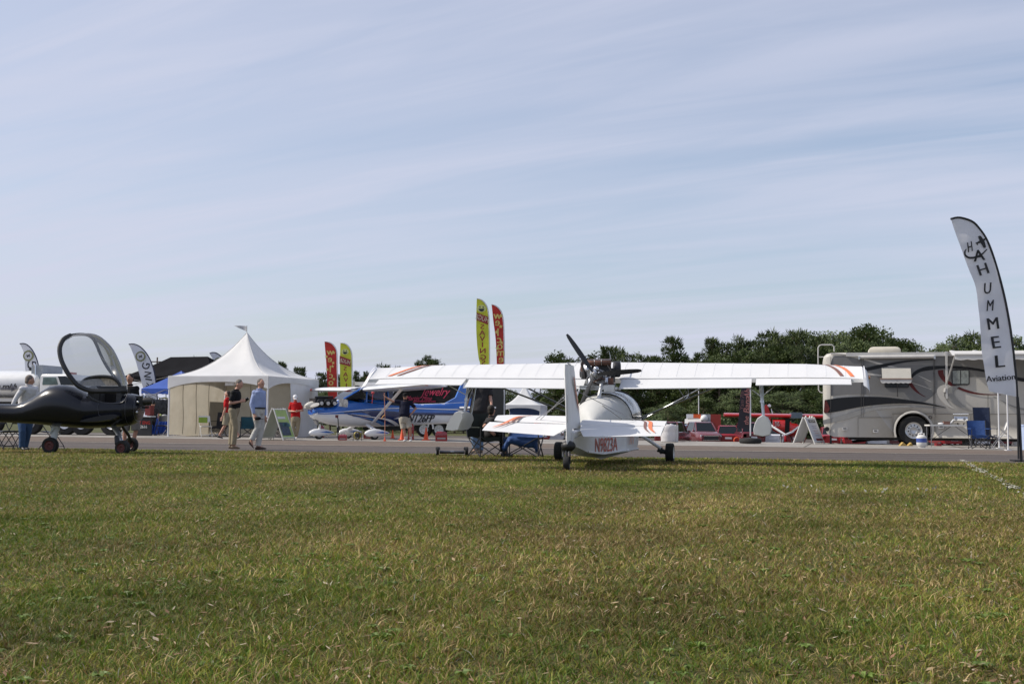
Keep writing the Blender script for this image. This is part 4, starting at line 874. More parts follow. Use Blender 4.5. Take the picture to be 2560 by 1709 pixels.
def band(name, top, bot, m_, par, off=.014, n=46, rows=7):
    tp, bt = crv([(a, b_, 0) for a, b_ in top], n), crv([(a, b_, 0) for a, b_ in bot], n); mb = MB()
    mb.sheet([[skinC(t_.x + (b_.x - t_.x) * r_ / rows, t_.y + (b_.y - t_.y) * r_ / rows, off) for t_, b_ in zip(tp, bt)] for r_ in range(rows + 1)]); return mb.build(name, m_, par, angle=60)
band('blue_upper_paint', [(190, 977), (400, 960), (520, 872), (760, 855), (1000, 850), (1150, 876), (1300, 908), (1500, 931), (1750, 925), (2230, 904)], [(190, 1055), (400, 1052), (520, 1050), (760, 1060), (1000, 1070), (1150, 1085), (1300, 1070), (1500, 1055), (1750, 1060), (2230, 1065)], BLUE, fusel)
band('navy_paint_band', [(520, 1030), (760, 1010), (1000, 1010), (1250, 1030), (1500, 1035), (2230, 1045)], [(520, 1042), (760, 1040), (1000, 1130), (1250, 1075), (1500, 1062), (2230, 1068)], DBLUE, fusel, off=.02)
band('navy_sweep', [(560, 1050), (800, 1070), (1000, 1090), (1120, 1110), (1220, 1100), (1260, 1060)], [(560, 1056), (800, 1120), (980, 1170), (1080, 1200), (1170, 1200), (1270, 1190)], DBLUE, fusel, off=.017)
band('pinstripe', [(200, 1045), (500, 1020), (900, 985), (1300, 975), (1700, 985), (2230, 995)], [(200, 1050), (500, 1026), (900, 993), (1300, 985), (1700, 996), (2230, 1010)], PW, fusel, off=.028, rows=1)
band('white_sweep', [(600, 1050), (800, 1075), (1000, 1100), (1120, 1130), (1240, 1195)], [(600, 1052), (800, 1085), (1000, 1118), (1100, 1155), (1190, 1198)], PW, fusel, off=.03, rows=1)
band('light_blue_sweep', [(620, 1075), (800, 1098), (950, 1130), (1080, 1190)], [(620, 1080), (800, 1110), (920, 1150), (1000, 1190)], mat('light_blue_paint', (.06, .20, .50), .25, coat=.4), fusel, off=.026, rows=1)
mb = MB(); r_ = random.Random(2)
hc = [skinC(1225 + 95 * (1 - math.cos(t_)) / 2, 1110 + 42 * math.sin(t_), .034) for t_ in [2 * math.pi * i / 24 for i in range(24)]]; mb.add(hc, [tuple(range(24))]); mb.build('white_roundel', PW, fusel, smooth=False)
mb = MB()
def regC(x, y): q = zC(1482, 1104); zx = 1482 + x * 4.9 * 56; p = skinC(max(1350, min(1800, zx)), 1104 - y * 310, .04); return V(q.x + x, p.y, q.z + y)
put_text(mb, 'N126FP', .43, regC, shear=.35, sx=.86, offset=.010); mb.build('registration', INK, fusel)
# windows
def glassC(name, poly, off=.03): b_ = MB(); b_.add([skinC(a, c, off) for a, c in poly], [tuple(range(len(poly)))]); return b_.build(name, DGLASS, bp, smooth=False)
glassC('cabin_window', [(820, 862), (1040, 868), (1050, 905), (1040, 936), (815, 912)]); glassC('cabin_window', [(1085, 880), (1120, 890), (1190, 925), (1260, 948), (1240, 958), (1080, 938)])
glassC('door_window', [(560, 872), (735, 864), (780, 870), (770, 905), (700, 908), (640, 890)])
# windshield up to the roof
mb = MB(); ws = []
for y_ in (-.52, -.3, 0, .3, .52):
    ws.append([V(zC(x, z_).x, y_ * k, zC(x, z_).z) for x, z_, k in ((515, 868, .9), (580, 815, .97), (650, 770, 1), (730, 742, 1))])
mb.sheet(ws); mb.sheet([[V(zC(x, z_).x, -.535, zC(x, z_).z) for x, z_ in ((515, 868), (650, 770), (730, 742))], [V(zC(x, z_).x, -.55, zC(x, z_).z) for x, z_ in ((560, 872), (700, 866), (790, 862))]])
mb.build('windshield', DGLASS, bp, angle=50)
mb = MB()
for a, b_ in (((515, 868), (730, 742)), ((800, 750), (790, 905)), ((1050, 762), (1060, 880))): mb.tube([V(zC(*a).x, -.55, zC(*a).z), V(zC(*b_).x, -.56, zC(*b_).z)], .035, 6)
mb.build('cabin_post', BLUE, bp)
mb = MB(); mb.loft([[V(zC(x, 742).x, y_, zC(x, z_).z) for y_, z_ in ((-.5, zb), (-.5, 750), (-.3, 738), (.3, 738), (.5, 750), (.5, zb))] for x, zb in ((720, 760), (900, 862), (1120, 880))]); mb.build('cabin_roof', DBLUE, bp)
# wings: one blade each side with root at the cabin roof
def wingC(s):
    secs = []; xr0 = zC(735, 770).x; 
    for f in (0, .3, .6, .85, .96, 1.0):
        yv = s * (.45 + 5.0 * f); ch = 1.62 if f < .45 else 1.62 - .5 * (f - .45) / .55; ch *= (1 if f < .95 else .8 if f < .99 else .55); x0 = xr0 + .05 + .12 * f + (.0 if f < .95 else .1); z0 = zC(740, 765).z + .02 + .10 * f
        secs.append([V(x0 + ch * u, yv, z0 + ch * v - (.03 * u)) for u, v in ((0, 0), (.04, .045), (.15, .085), (.35, .10), (.65, .06), (1, .0), (.6, -.02), (.3, -.035), (.1, -.035), (.02, -.02))])
    b_ = MB(); b_.loft(secs); return b_.build('wing', PW, bp, angle=40)
wr = wingC(-1); wl = wingC(1)
for s, w_ in ((-1, wr), (1, wl)):
    b_ = MB(); b_.ell((zC(735, 770).x + .3, s * 5.40, zC(740, 765).z + .13), (.10, .05, .05)); b_.build('tip_lamp', mat('red_lens', (.6, .08, .05), .2), w_)
    xa = zC(790, 770).x; b_ = MB(); b_.tube([(xa + .30, s * .50, zC(720, 1160).z), (xa + .35, s * 2.9, zC(740, 765).z + .02)], .075, 8, sq=.45, side=(0, 0, 1)); b_.build('wing_strut', PW, bp)
# fin, rudder and tailplane
z0t = zC(2100, 905).z; xt = zC(2100, 905).x
mb = MB(); mb.prism([(xt - 1.15, z0t - .12), (xt - .55, z0t + .18), (xt - .1, z0t + 1.15), (xt + .30, z0t + 1.15), (xt + .48, z0t + .1), (xt + .40, z0t - .45), (xt - .6, z0t - .3)], -.05, .05); mb.build('fin', BLUE, bp)
mb = MB(); mb.prism([(xt - .25, z0t + .55), (xt - .1, z0t + 1.16), (xt + .31, z0t + 1.16), (xt + .42, z0t + .55)], -.055, .055); mb.build('fin_top', PW, bp)
mb = MB(); mb.box((xt - .05, 0, z0t - .22), (.85, 3.3, .06)); mb.build('tailplane', PW, bp)
# bare engine, nose art, propeller
mb = MB(); q = zC(330, 915); mb.box((q.x, 0, q.z), (.85, .62, .34)); 
for i in range(3):
    for s in (-1, 1): mb.lathe((q.x - .28 + .28 * i, s * .28, q.z + .02), [(.11, 0), (.11, .16), (.08, .18)], (0, s, 0), 12)
mb.tube([(q.x - .4, -.2, q.z + .2), (q.x + .3, -.25, q.z + .22)], .04, 8); mb.build('engine', mat('black_engine', (.02, .02, .022), .45, metal=.3, var=.4, vscale=10), bp)
mb = MB(); 
for i in range(3): mb.lathe((q.x - .25 + .26 * i, -.46, q.z - .02), [(.035, 0), (.07, .03), (.07, .05)], (0, -1, 0), 10)
mb.build('spark_plug', ALU, bp)
mb = MB(); pts = [(445, 890), (470, 868), (520, 864), (558, 880), (566, 920), (556, 968), (510, 965), (450, 955), (462, 920)]
mb.add([V(zC(a, c).x, -.575, zC(a, c).z) for a, c in pts], [tuple(range(len(pts)))]); mb.build('nose_panel', mat('plain_pale_panel', (.55, .54, .5), .5, var=.5, vscale=9), bp, smooth=False)
sp = V(zC(168, 955).x, 0, zC(168, 948).z); mb = MB(); mb.lathe(sp + V(.12, 0, 0), [(.17, 0), (.16, .10), (.11, .22), (.03, .30)], (-1, 0, 0), 16); mb.build('spinner', mat('pale_spinner', (.55, .53, .47), .35), bp)
for s in (-1, 1):
    secs = []
    for u, c_, tw in ((.05, .06, 55), (.3, .095, 35), (.6, .085, 22), (.9, .06, 15), (1, .02, 12)):
        a = math.radians(tw); e = V(math.sin(a), 0, math.cos(a)); nn = V(math.cos(a), 0, -math.sin(a)); c = sp + V(0, s * .95 * u, -s * .04 * u)
        secs.append([c + e * c_ * math.cos(k * math.pi / 5) + nn * c_ * .2 * math.sin(k * math.pi / 5) for k in range(10)])
    mb = MB(); mb.loft(secs); mb.build('propeller_blade', mat('grey_blade', (.34, .33, .31), .35), bp)
# legs and wheel spats
def spat(cx, cy):
    secs = []
    for u, w, h_ in ((0, .01, .01), (.06, .07, .09), (.2, .12, .155), (.4, .13, .175), (.6, .11, .155), (.8, .06, .10), (1.0, .01, .02)):
        secs.append([V(cx - .42 + 1.02 * u, cy + w * math.cos(a), .23 + h_ * math.sin(a) * (1 if math.sin(a) > 0 else .8) + .02 * u) for a in [2 * math.pi * j / 14 for j in range(14)]])
    b_ = MB(); b_.loft(secs); o = b_.build('wheel_spat', PW, bp, angle=50)
    b_ = MB()
    b_.add([V(cx - .05, cy - .135, .27), V(cx + .2, cy - .127, .25), V(cx + .55, cy - .03, .24), V(cx + .55, cy - .03, .26), V(cx + .25, cy - .118, .31)], [(0, 1, 2, 3, 4)]); b_.build('spat_stripe', BLUE, o, smooth=False)
    wheel(bp, 'wheel', (cx - .02, cy, .165), (0, 1, 0), .165, .12, STEEL)
xm = zC(800, 1200).x
spat(xm, -1.25); spat(xm, 1.25); spat(xm - 1.70, 0)
for s in (-1, 1): mb = MB(); mb.tube([(xm + .02, s * .5, zC(900, 1185).z), (xm, s * 1.22, .38)], .05, 8, sq=1.6, side=(1, 0, 0)); mb.build('gear_leg', PW, bp)
mb = MB(); mb.tube([(xm - 1.68, 0, zC(420, 1175).z), (xm - 1.70, 0, .35)], .045, 8); mb.build('nose_leg', PW, bp)
mb = MB(); mb.prism([(zC(200, 1060).x, zC(200, 1060).z), (zC(250, 1125).x, zC(250, 1125).z), (zC(270, 1185).x, zC(270, 1185).z), (zC(250, 1180).x, zC(250, 1180).z)], -.12, .12); mb.build('chin_scoop', mat('scoop_grey', (.2, .2, .21), .5), bp)

# ------------------------------------------------------------ far red high-wing aeroplane
FR = Frame(1965, 72, math.radians(-8), z=LOW); zR = Zm(FR, 1700, 1000, 6.18)
rp = thing('red_aeroplane', 'red high-wing aeroplane with a white tipped fin standing beyond the parked cars', 'aeroplane', FR)
RED = mat('red_paint', (.42, .018, .015), .25, var=.08, coat=.5); PWR = PW
mb = MB(); x0, x1 = zR(680, 240).x, zR(2330, 250).x; zt = zR(1400, 235).z
mb.loft([[V(x0 + (x1 - x0) * f, -.2 + 1.3 * u, zt + v - .05 * f + (.10 * (1 - abs(2 * f - 1)) * 0)) for u, v in ((0, 0), (.04, .08), (.3, .15), (.7, .1), (1, .02), (.5, -.08), (.05, -.10))] for f in (0, .02, .5, .98, 1)]); mb.build('wing', RED, rp)
mb = MB(); a, b_ = zR(1710, 230), zR(1880, 290); mb.box(((a.x + b_.x) / 2, .2, zt + .02), (b_.x - a.x, 1.1, .36)); mb.build('cabin_top', mat('grey_window', (.12, .15, .18), .15), rp)
mb = MB(); mb.prism([zR.xz(1355, 75), zR.xz(1385, 55), zR.xz(1410, 80), zR.xz(1450, 225), zR.xz(1460, 330), zR.xz(1375, 330)], 2.6, 2.72); mb.build('fin', RED, rp)
mb = MB(); mb.prism([zR.xz(1350, 80, 2.5), zR.xz(1385, 55, 2.5), zR.xz(1412, 85, 2.5), zR.xz(1395, 105, 2.5), zR.xz(1370, 100, 2.5)], 2.55, 2.76); mb.prism([zR.xz(1405, 130, 2.5), zR.xz(1415, 130, 2.5), zR.xz(1445, 225, 2.5), zR.xz(1425, 225, 2.5)], 2.56, 2.58); mb.build('fin_tip', PW, rp)
mb = MB(); secs = []
for x, zt_, zb_, w in ((1430, 290, 470, .35), (1520, 290, 520, .42), (1680, 300, 560, .5), (1730, 350, 560, .48), (1800, 355, 545, .42), (1870, 400, 520, .25)):
    t_, b2 = zR(x, zt_), zR(x, zb_); cz, hz = (t_.z + b2.z) / 2, (t_.z - b2.z) / 2; secs.append([V(t_.x, w * math.cos(q), cz + hz * math.sin(q)) for q in [2 * math.pi * j / 14 for j in range(14)]])
mb.loft(secs); mb.build('fuselage', RED, rp)
mb = MB(); mb.add([zR(1625, 290, -.55), zR(1700, 290, -.55), zR(1690, 500, -.55), (zR(1620, 500, -.55))], [(0, 1, 2, 3)]); mb.add([zR(1715, 285, -.5), zR(1790, 300, -.5), zR(1740, 340, -.5)], [(0, 1, 2)]); mb.build('cabin_window', DGLASS, rp, smooth=False)
mb = MB(); mb.add([zR(1465, 330, -.6), zR(1535, 330, -.6), zR(1535, 405, -.6), zR(1465, 405, -.6)], [(0, 1, 2, 3)]); placard = mb.build('number_placard', PW, rp, smooth=False)
mb = MB(); c = zR(1500, 368, -.62); put_text(mb, '305', .42, lambda x, y: V(c.x + x, -.63, c.z + y), sx=.8, offset=.02); mb.build('placard_number', mat('red_ink', (.3, .03, .03), .6), placard)
mb = MB(); mb.prism([zR.xz(1690, 500, -.5), zR.xz(1830, 395, -.5), zR.xz(1830, 420, -.5), zR.xz(1720, 510, -.5)], -.6, -.5); mb.build('nose_stripe', PW, rp)
mb = MB(); mb.tube([zR(1370, 360, -.3), zR(1480, 440, -.6), zR(1630, 535, -.8)], .07, 8); mb.tube([zR(1640, 530, -.8), zR(1780, 470, -.3)], .06, 8); mb.build('wing_strut', mat('strut_white', (.7, .7, .7), .3), rp)
mb = MB(); mb.tube([zR(1560, 470, 0), (zR(1545, 560, 0).x, -.6, .3)], .05, 8); mb.tube([zR(1700, 520, 0), (zR(1740, 560, 0).x, -.6, .3)], .05, 8); mb.build('gear_leg', BLACK, rp)
for zx in (1545, 1760): wheel(rp, 'wheel', (zR(zx, 600).x, -.6, .28), (0, 1, 0), .28, .2, STEEL)
# ------------------------------------------------------------ peaked tents
def peak_tent(name, label, X, Y, yaw, Ls, eave, peak, z0, front_open=True, flag=False, side_from=0.45, group=None):
    fr = Frame(x=X, D=Y, yaw=yaw, z=z0); t = thing(name, label, 'tent', fr, group); h_ = Ls / 2   # origin: near right corner
    c = V(-h_, h_, 0)
    n = 20; mb = MB(); rings = []
    for k in range(17):
        f = k / 16; rad = h_ * (1 - f); z = eave + (peak - eave) * (0.30 * f + .70 * f ** 2.3); ring_ = []
        for q in range(4):
            for j in range(n // 4 + 3):
                u = j / (n // 4 + 3) * 2 - 1; a = [(u, -1), (1, u), (-u, 1), (-1, -u)][q]
                px_, py_ = a[0] * rad, a[1] * rad; e = abs(u); sag = -.0 * (1 - e) - .16 * (1 - u * u) * math.sin(math.pi * min(1, f * 1.0)) * (h_ / 2.2) * .5
                rr = 1 - (.10 * (f ** .6)) * (u * u) ** 2 * 1.0
                ring_.append((c.x + px_ * rr, c.y + py_ * rr, z + sag))
        rings.append(ring_)
    mb.loft(rings, cap=False); mb.build('roof', TENTW, t, angle=70)
    # valances with an arch cut
    def val(name_, A, B, out):
        A, B = V(*A), V(*B); mb_ = MB(); top, bot, ns = [], [], 28
        for i in range(ns + 1):
            u = i / ns; p = A.lerp(B, u); k = (2 * u - 1) ** 2; d = .22 + .28 * k ** 1.4 if k < 1 else .5
            top.append(V(p.x, p.y, eave + .012)); bot.append(V(p.x, p.y, eave - d))
        mb_.sheet([top, bot]); o_ = V(*out) * .012; mb_.sheet([[p + o_ for p in top], [p + o_ for p in bot]]); mb_.build(name_, TENTW, t, angle=70)
    val('valance', (-Ls, 0, 0), (0, 0, 0), (0, -1, 0)); val('valance', (0, 0, 0), (0, Ls, 0), (1, 0, 0)); val('valance', (-Ls, Ls, 0), (0, Ls, 0), (0, 1, 0)); val('valance', (-Ls, 0, 0), (-Ls, Ls, 0), (-1, 0, 0))
    # legs, back and side walls with hanging folds
    for x, y in ((-.04, .04), (-Ls + .04, .04), (-.04, Ls - .04), (-Ls + .04, Ls - .04)):
        mb = MB(); mb.tube([(x, y, 0), (x, y, eave)], .035, 8); mb.box((x, y, .01), (.18, .18, .02)); mb.build('leg', WHITE, t)
    def wall(A, B, m_, amp=.05, fq=4.0, seed=0):
        A, B = V(*A), V(*B); d = (B - A); nn = V(-d.y, d.x, 0).normalized(); mb_ = MB(); rows = []
        for k in range(13):
            z = .03 + (eave - .08) * k / 12; row = []
            for i in range(61):
                u = i / 60; s_ = u * d.length; o_ = amp * (math.sin(s_ * fq + seed) * .5 + math.sin(s_ * fq * 2.3 + 1 + seed + z * .6) * .3 + .6 * math.sin(s_ * .9 + z * 1.4 + seed)) * (1 - k / 14)
                p = A + d * u + nn * o_; row.append(V(p.x, p.y, z + (.05 * math.sin(s_ * 2 + seed) if k == 0 else 0) ))
            rows.append(row)
        mb_.sheet(rows); return mb_.build('wall_panel', m_, t, angle=80)
    return t, wall, fr
tent, twall, FT = peak_tent('peaked_tent', 'large white peaked tent with a pennant on top and tan lit walls inside', -9.54, 45.5, -math.atan(.29), 4.48, 2.42, 4.33, 0)
twall((-4.44, 4.40, 0), (-2.0, 4.42, 0), TENTC, .06, 3.6, 0); twall((-2.0, 4.42, 0), (-.05, 4.42, 0), TENTC, .06, 3.6, 2); twall((-4.44, .1, 0), (-4.44, 4.4, 0), TENTC, .07, 3.2, 1)
twall((-.02, 1.9, 0), (-.02, 4.46, 0), TENTS, .09, 4.2, 3)
mb = MB(); mb.tube([(-2.24, 2.24, 4.25), (-2.24, 2.24, 4.62)], .012, 6); mb.build('pennant_pole', STEEL, tent)
mb = MB(); rows = []
for k in range(2): rows.append([V(-2.24 - .62 * u, 2.24 + .03 * math.sin(u * 7), 4.60 + .03 * u - (0 if k == 0 else .24 * (1 - u))) for u in [i / 8 for i in range(9)]])
mb.sheet(rows); mb.build('pennant', mat('grey_pennant', (.42, .43, .45), .7, trans=.2), tent)
for y_ in (.9, 1.9, 2.9): mb = MB(); mb.sheet([[V(-4.34, y_ + .04 * math.sin(k), .1 + 2.1 * k / 6) for k in range(7)], [V(-4.34, y_ + .05 + .04 * math.sin(k), .1 + 2.1 * k / 6) for k in range(7)]]); mb.build('wall_seam', mat('seam_tan', (.33, .28, .20), .7), tent)
for x_ in (-4.3, -3.1, -1.2): mb = MB(); mb.sheet([[V(x_, 4.26 - .01 * k, .1 + 2.1 * k / 6) for k in range(7)], [V(x_ + .04, 4.26 - .01 * k, .1 + 2.1 * k / 6) for k in range(7)]]); mb.build('wall_seam', mat('seam_tan', (.33, .28, .20), .7), tent)
mb = MB(); mb.sheet([[V(-4.32, 2.95 + .1 * i, z_) for i in range(13)] for z_ in (.15, .9, 1.45)]); mb.build('wall_shade', mat('wall_shade_grey', (.30, .28, .24), .8, trans=.3), tent)  # grey sheet that paints shade onto the tent's inner wall
for k in range(4):
    a_ = [(-4.48, 0), (0, 0), (0, 4.48), (-4.48, 4.48)][k]; mb = MB(); pts_ = []
    for i in range(14):
        f = i / 13; zz_ = 2.42 + (4.33 - 2.42) * (0.30 * f + .70 * f ** 2.3); rr = (1 - f) * (1 - .10 * f ** .6); pts_.append((-2.24 + (a_[0] + 2.24) * rr, 2.24 + (a_[1] - 2.24) * rr, zz_ + .004))
    mb.tube(pts_, .012, 5); mb.build('ridge_strap', mat('strap_grey', (.5, .5, .5), .6), tent)
mb = MB(); mb.box((-1.9, .35, 2.12), (.38, .08, .12)); mb.build('lamp_box', WHITE, tent)
mb = MB(); mb.box((-2.3, .9, 2.14), (.08, .08, .06)); mb.tube([(-2.3, .95, 2.2), (-2.24, 2.2, 2.6)], .01, 5); mb.tube([(-4.4, 2.2, 2.3), (-.1, 2.2, 2.3)], .03, 8); mb.build('cross_pole', ALU, tent)
tent2, w2, F2 = peak_tent('peaked_tent', 'small far white peaked tent seen under the wing left of the fin', gx(1351, 88, 0), 88, -math.atan(.20), 3.0, 2.45, 4.05, -.55)
w2((-.02, .1, 0), (-.02, 2.95, 0), TENTS, .05, 4, 0); w2((-2.96, 2.9, 0), (-.05, 2.9, 0), mat('blue_curtain', (.03, .06, .16), .7), .03, 4, 1)
# ------------------------------------------------------------ pop-up canopies
def popup(name, label, X, Y, yaw, w_, d_, eave, peak, val, m_, z0=0.0, flatridge=0.0, legm=None):
    fr = Frame(x=X, D=Y, yaw=yaw, z=z0); t = thing(name, label, 'canopy', fr); mb = MB()
    a = [V(0, 0, eave), V(w_, 0, eave), V(w_, d_, eave), V(0, d_, eave)]; c1 = V(w_ / 2 - flatridge, d_ / 2, peak); c2 = V(w_ / 2 + flatridge, d_ / 2, peak)
    def pan(A, B, C_, D_):
        rows = []
        for k in range(7):
            f = k / 6; L0 = A.lerp(D_, f); R0 = B.lerp(C_, f); rows.append([L0.lerp(R0, u / 8) - V(0, 0, .10 * math.sin(math.pi * f) * (.4 + .6 * math.sin(math.pi * u / 8))) for u in range(9)])
        mb.sheet(rows)
    pan(a[0], a[1], c2, c1); pan(a[1], a[2], c2, c2); pan(a[2], a[3], c1, c2); pan(a[3], a[0], c1, c1); mb.build('roof', m_, t, angle=50)
    for A, B in ((0, 1), (1, 2), (2, 3), (3, 0)):
        mb = MB(); rows = [[a[A].lerp(a[B], u / 16) + V(0, 0, .004) for u in range(17)], [a[A].lerp(a[B], u / 16) - V(0, 0, val - .03 * abs(math.sin(u * 1.2))) for u in range(17)]]; mb.sheet(rows); mb.build('valance', m_, t, angle=60)
    for q in a: mb = MB(); mb.box((q.x + (.03 if q.x == 0 else -.03), q.y + (.03 if q.y == 0 else -.03), eave / 2), (.05, .05, eave)); mb.box((q.x, q.y, .01), (.14, .14, .02)); mb.build('leg', legm or ALU, t)
    for A, B in ((0, 1), (3, 2)):
        mb = MB(); 
        for u0, u1, za, zb in ((0, .5, eave - .05, eave - .5), (.5, 1, eave - .5, eave - .05), (0, .5, eave - .5, eave - .05), (.5, 1, eave - .05, eave - .5)): mb.tube([V(*(a[A].lerp(a[B], u0))[:2], za), V(*(a[A].lerp(a[B], u1))[:2], zb)], .014, 5)
        mb.build('truss', STEEL, t)
    return t, fr
BCL = mat('blue_canvas', (.045, .115, .46), .6, var=.1, vscale=2, trans=.25, bump=.5, bscale=3)
KCL = mat('black_canvas', (.010, .010, .012), .9, spec=.08, var=.2, vscale=1.5, trans=.1, bump=.6, bscale=2.5)
popup('popup_canopy', 'blue pop-up canopy between the black canopy and the big white tent', gx(350, 51), 51, math.radians(-14), 2.35, 2.6, 2.02, 2.85, .22, BCL, legm=WHITE)
popup('popup_canopy', 'black pop-up canopy with a grey underside rising behind the blue one', gx(304, 56), 56, math.radians(-22), 5.2, 3.2, 2.72, 3.72, .25, KCL, flatridge=1.1)
cb, fcb = popup('popup_canopy', 'pale blue canopy with dark lettering, cut by the right edge of the photo', gx(2542, 46), 46, math.radians(-8), 3.0, 3.0, 2.22, 3.35, .62, mat('pale_blue_canvas', (.50, .60, .80), .6, var=.06, trans=.3))
mb = MB(); q = fcb.at(2556, 957, -.02); put_text(mb, 'NEW', .34, lambda x, y: V(q.x + x + .36, -.02, q.z + y), offset=.02); mb.build('lettering', mat('navy_ink', (.02, .03, .15), .6), cb)
# ------------------------------------------------------------ feather flags
def cloth_y(x, z, amp, k=3.0): return amp * (math.sin(k * z + 1.3 * x * k) * .6 + math.sin(2.3 * k * z - x * 4) * .3)
def feather(label, px, D, zm_args, pole, free, col, m_edge, group, amp=.03, base='spike', foot=None, marks=(), name='feather_flag', lean_to=None):
    fr = Frame(px, D, 0); z = Zm(fr, *zm_args); t = thing(name, label, 'flag', fr, group)
    P_ = [z(*p) for p in crv(pole, 40)]; F_ = [z(*p) for p in crv(free, 40)]; rows = []
    for i in range(41):
        rows.append([(lambda q: V(q.x, cloth_y(q.x, q.z, amp * math.sin(math.pi * min(1, .15 + (1 - u / 8) * .8))), q.z))(P_[i].lerp(F_[i], u / 8)) for u in range(9)])
    mb = MB(); mb.sheet(rows); c = mb.build('cloth', col, t, angle=80)
    mb = MB(); mb.tube([V(p.x, 0, p.z) for p in P_] + [V(foot.x, 0, foot.z) if foot else V(P_[-1].x, 0, P_[-1].z - .2), V(lean_to if lean_to is not None else P_[-1].x, 0, .05)], [.026] * 41 + [.022, .022], 8); mb.build('pole', m_edge, t)
    for txt, x, y, size, rot, mir, m_, shear, sx in marks:
        g = MB(); q = z(x, y); put_text(g, txt, size, lambda a, b_: V(q.x + a, cloth_y(q.x + a, q.z + b_, amp * .8) - .014 - amp * .25, q.z + b_), rot=math.radians(rot), mirror=mir, shear=shear, sx=sx, offset=.05 * size * .4); g.build('letter', m_, c, smooth=False)
    return t, c, fr, z
FLW = mat('white_flag_cloth', (.74, .74, .78), .6, var=.06, vscale=2, trans=.35, bump=.5, bscale=4)
FLR = mat('red_flag_cloth', (.48, .035, .025), .6, var=.12, vscale=2, trans=.35); FLY = mat('yellow_flag_cloth', (.58, .60, .05), .6, var=.1, vscale=2, trans=.4)
YI = mat('yellow_ink', (.62, .50, .14), .6); RI = mat('crimson_ink', (.28, .03, .03), .6); FLE = mat('white_flag_hem', (.7, .7, .72), .6)
z8 = (2300, 520, 2.377)
hum, humc, fh, zh = feather('tall white feather flag reading HUMMEL Aviation on its leaning black pole', 2555, 24.6, z8, [(183, 66), (235, 57), (310, 80), (355, 125), (395, 185), (430, 270), (470, 400), (505, 540), (535, 700), (555, 850), (572, 1020), (578, 1122)],
    [(183, 66), (205, 130), (230, 200), (262, 285), (295, 370), (335, 480), (350, 620), (357, 720), (366, 850), (382, 950), (400, 1040), (415, 1088)], FLW, BLACK, None, amp=.06,
    marks=[('H', 292, 232, .30, 18, False, INK, .3, .55), ('A', 346, 282, .34, 10, False, INK, 0, 1.0), ('H', 371, 364, .34, 17, False, INK, 0, 1.0), ('U', 403, 476, .33, 6, False, INK, .15, .75), ('M', 417, 578, .34, 4, False, INK, .35, .62), ('M', 431, 686, .36, 8, False, INK, 0, 1.05),
           ('E', 446, 797, .37, 7, False, INK, 0, 1.15), ('L', 468, 910, .37, 6, False, INK, 0, 1.25), ('Aviation', 476, 1008, .18, 6, False, INK, 0, 1.0)], foot=None, lean_to=None)
zz = zh; hb = MB()
def ribbon(g, pts, w_, zf, off, amp=.03):
    P_ = [zf(*p) for p in crv(pts, 20)]; vs = []
    for i, p in enumerate(P_):
        d = (P_[min(i + 1, 20)] - P_[max(i - 1, 0)]).normalized(); nn = V(-d.z, 0, d.x); f = math.sin(math.pi * (.08 + .84 * i / 20)) ** .6
        for s in (-1, 1): q = p + nn * w_ * f * s; vs.append(V(q.x, cloth_y(q.x, q.z, amp) - off, q.z))
    g.add(vs, [(2 * i, 2 * i + 1, 2 * i + 3, 2 * i + 2) for i in range(20)])
ribbon(hb, [(272, 245), (264, 262), (270, 284), (295, 296), (330, 292), (365, 275), (395, 245)], .022, zz, .026)
ribbon(hb, [(345, 168), (358, 190), (370, 212), (382, 238)], .045, zz, .03); ribbon(hb, [(330, 212), (350, 203), (368, 195), (384, 184)], .026, zz, .028); ribbon(hb, [(326, 206), (332, 212), (338, 222)], .014, zz, .028)
hb.build('aeroplane_emblem', INK, humc, smooth=False)
mb = MB(); pf = zz(580, 1122); pb = zz(603, 1500); mb.tube([V(pf.x, 0, pf.z), V(zz(592, 1260).x, 0, zz(592, 1260).z), V(pb.x, 0, 0)], .028, 8); mb.build('lower_pole', BLACK, hum)
mb = MB(); mb.box((pb.x, 0, .02), (.5, .05, .03), .5); mb.box((pb.x, 0, .02), (.5, .05, .03), -.9); mb.build('foot', BLACK, hum)
# two pale PARKING flags (only their upper letters clear the things in front)
def emblem(c, fr, q, r_, amp=.02):
    g = MB(); 
    def ringd(rr, n=20): return [V(q.x + rr * math.cos(6.283 * i / n), -.05, q.z + rr * math.sin(6.283 * i / n)) for i in range(n)]
    g.add(ringd(r_), [tuple(range(20))]); o = g.build('badge', mat('olive_badge', (.20, .20, .09), .6), c, smooth=False); g = MB(); g.add([v + V(0, -.01, 0) for v in ringd(r_ * .72)], [tuple(range(20))])
    g.build('badge_field', FLW, c, smooth=False); g = MB(); s_ = r_ * .5; g.add([V(q.x + a * s_, -.07, q.z + b_ * s_) for a, b_ in ((-.9, .1), (-.3, .25), (.1, .2), (.7, .8), (.5, .1), (.8, -.5), (.1, -.2), (-.3, -.8), (-.4, -.1))], [tuple(range(9))]); g.build('badge_figure', INK, c, smooth=False)
z1 = (0, 800, 4.355)
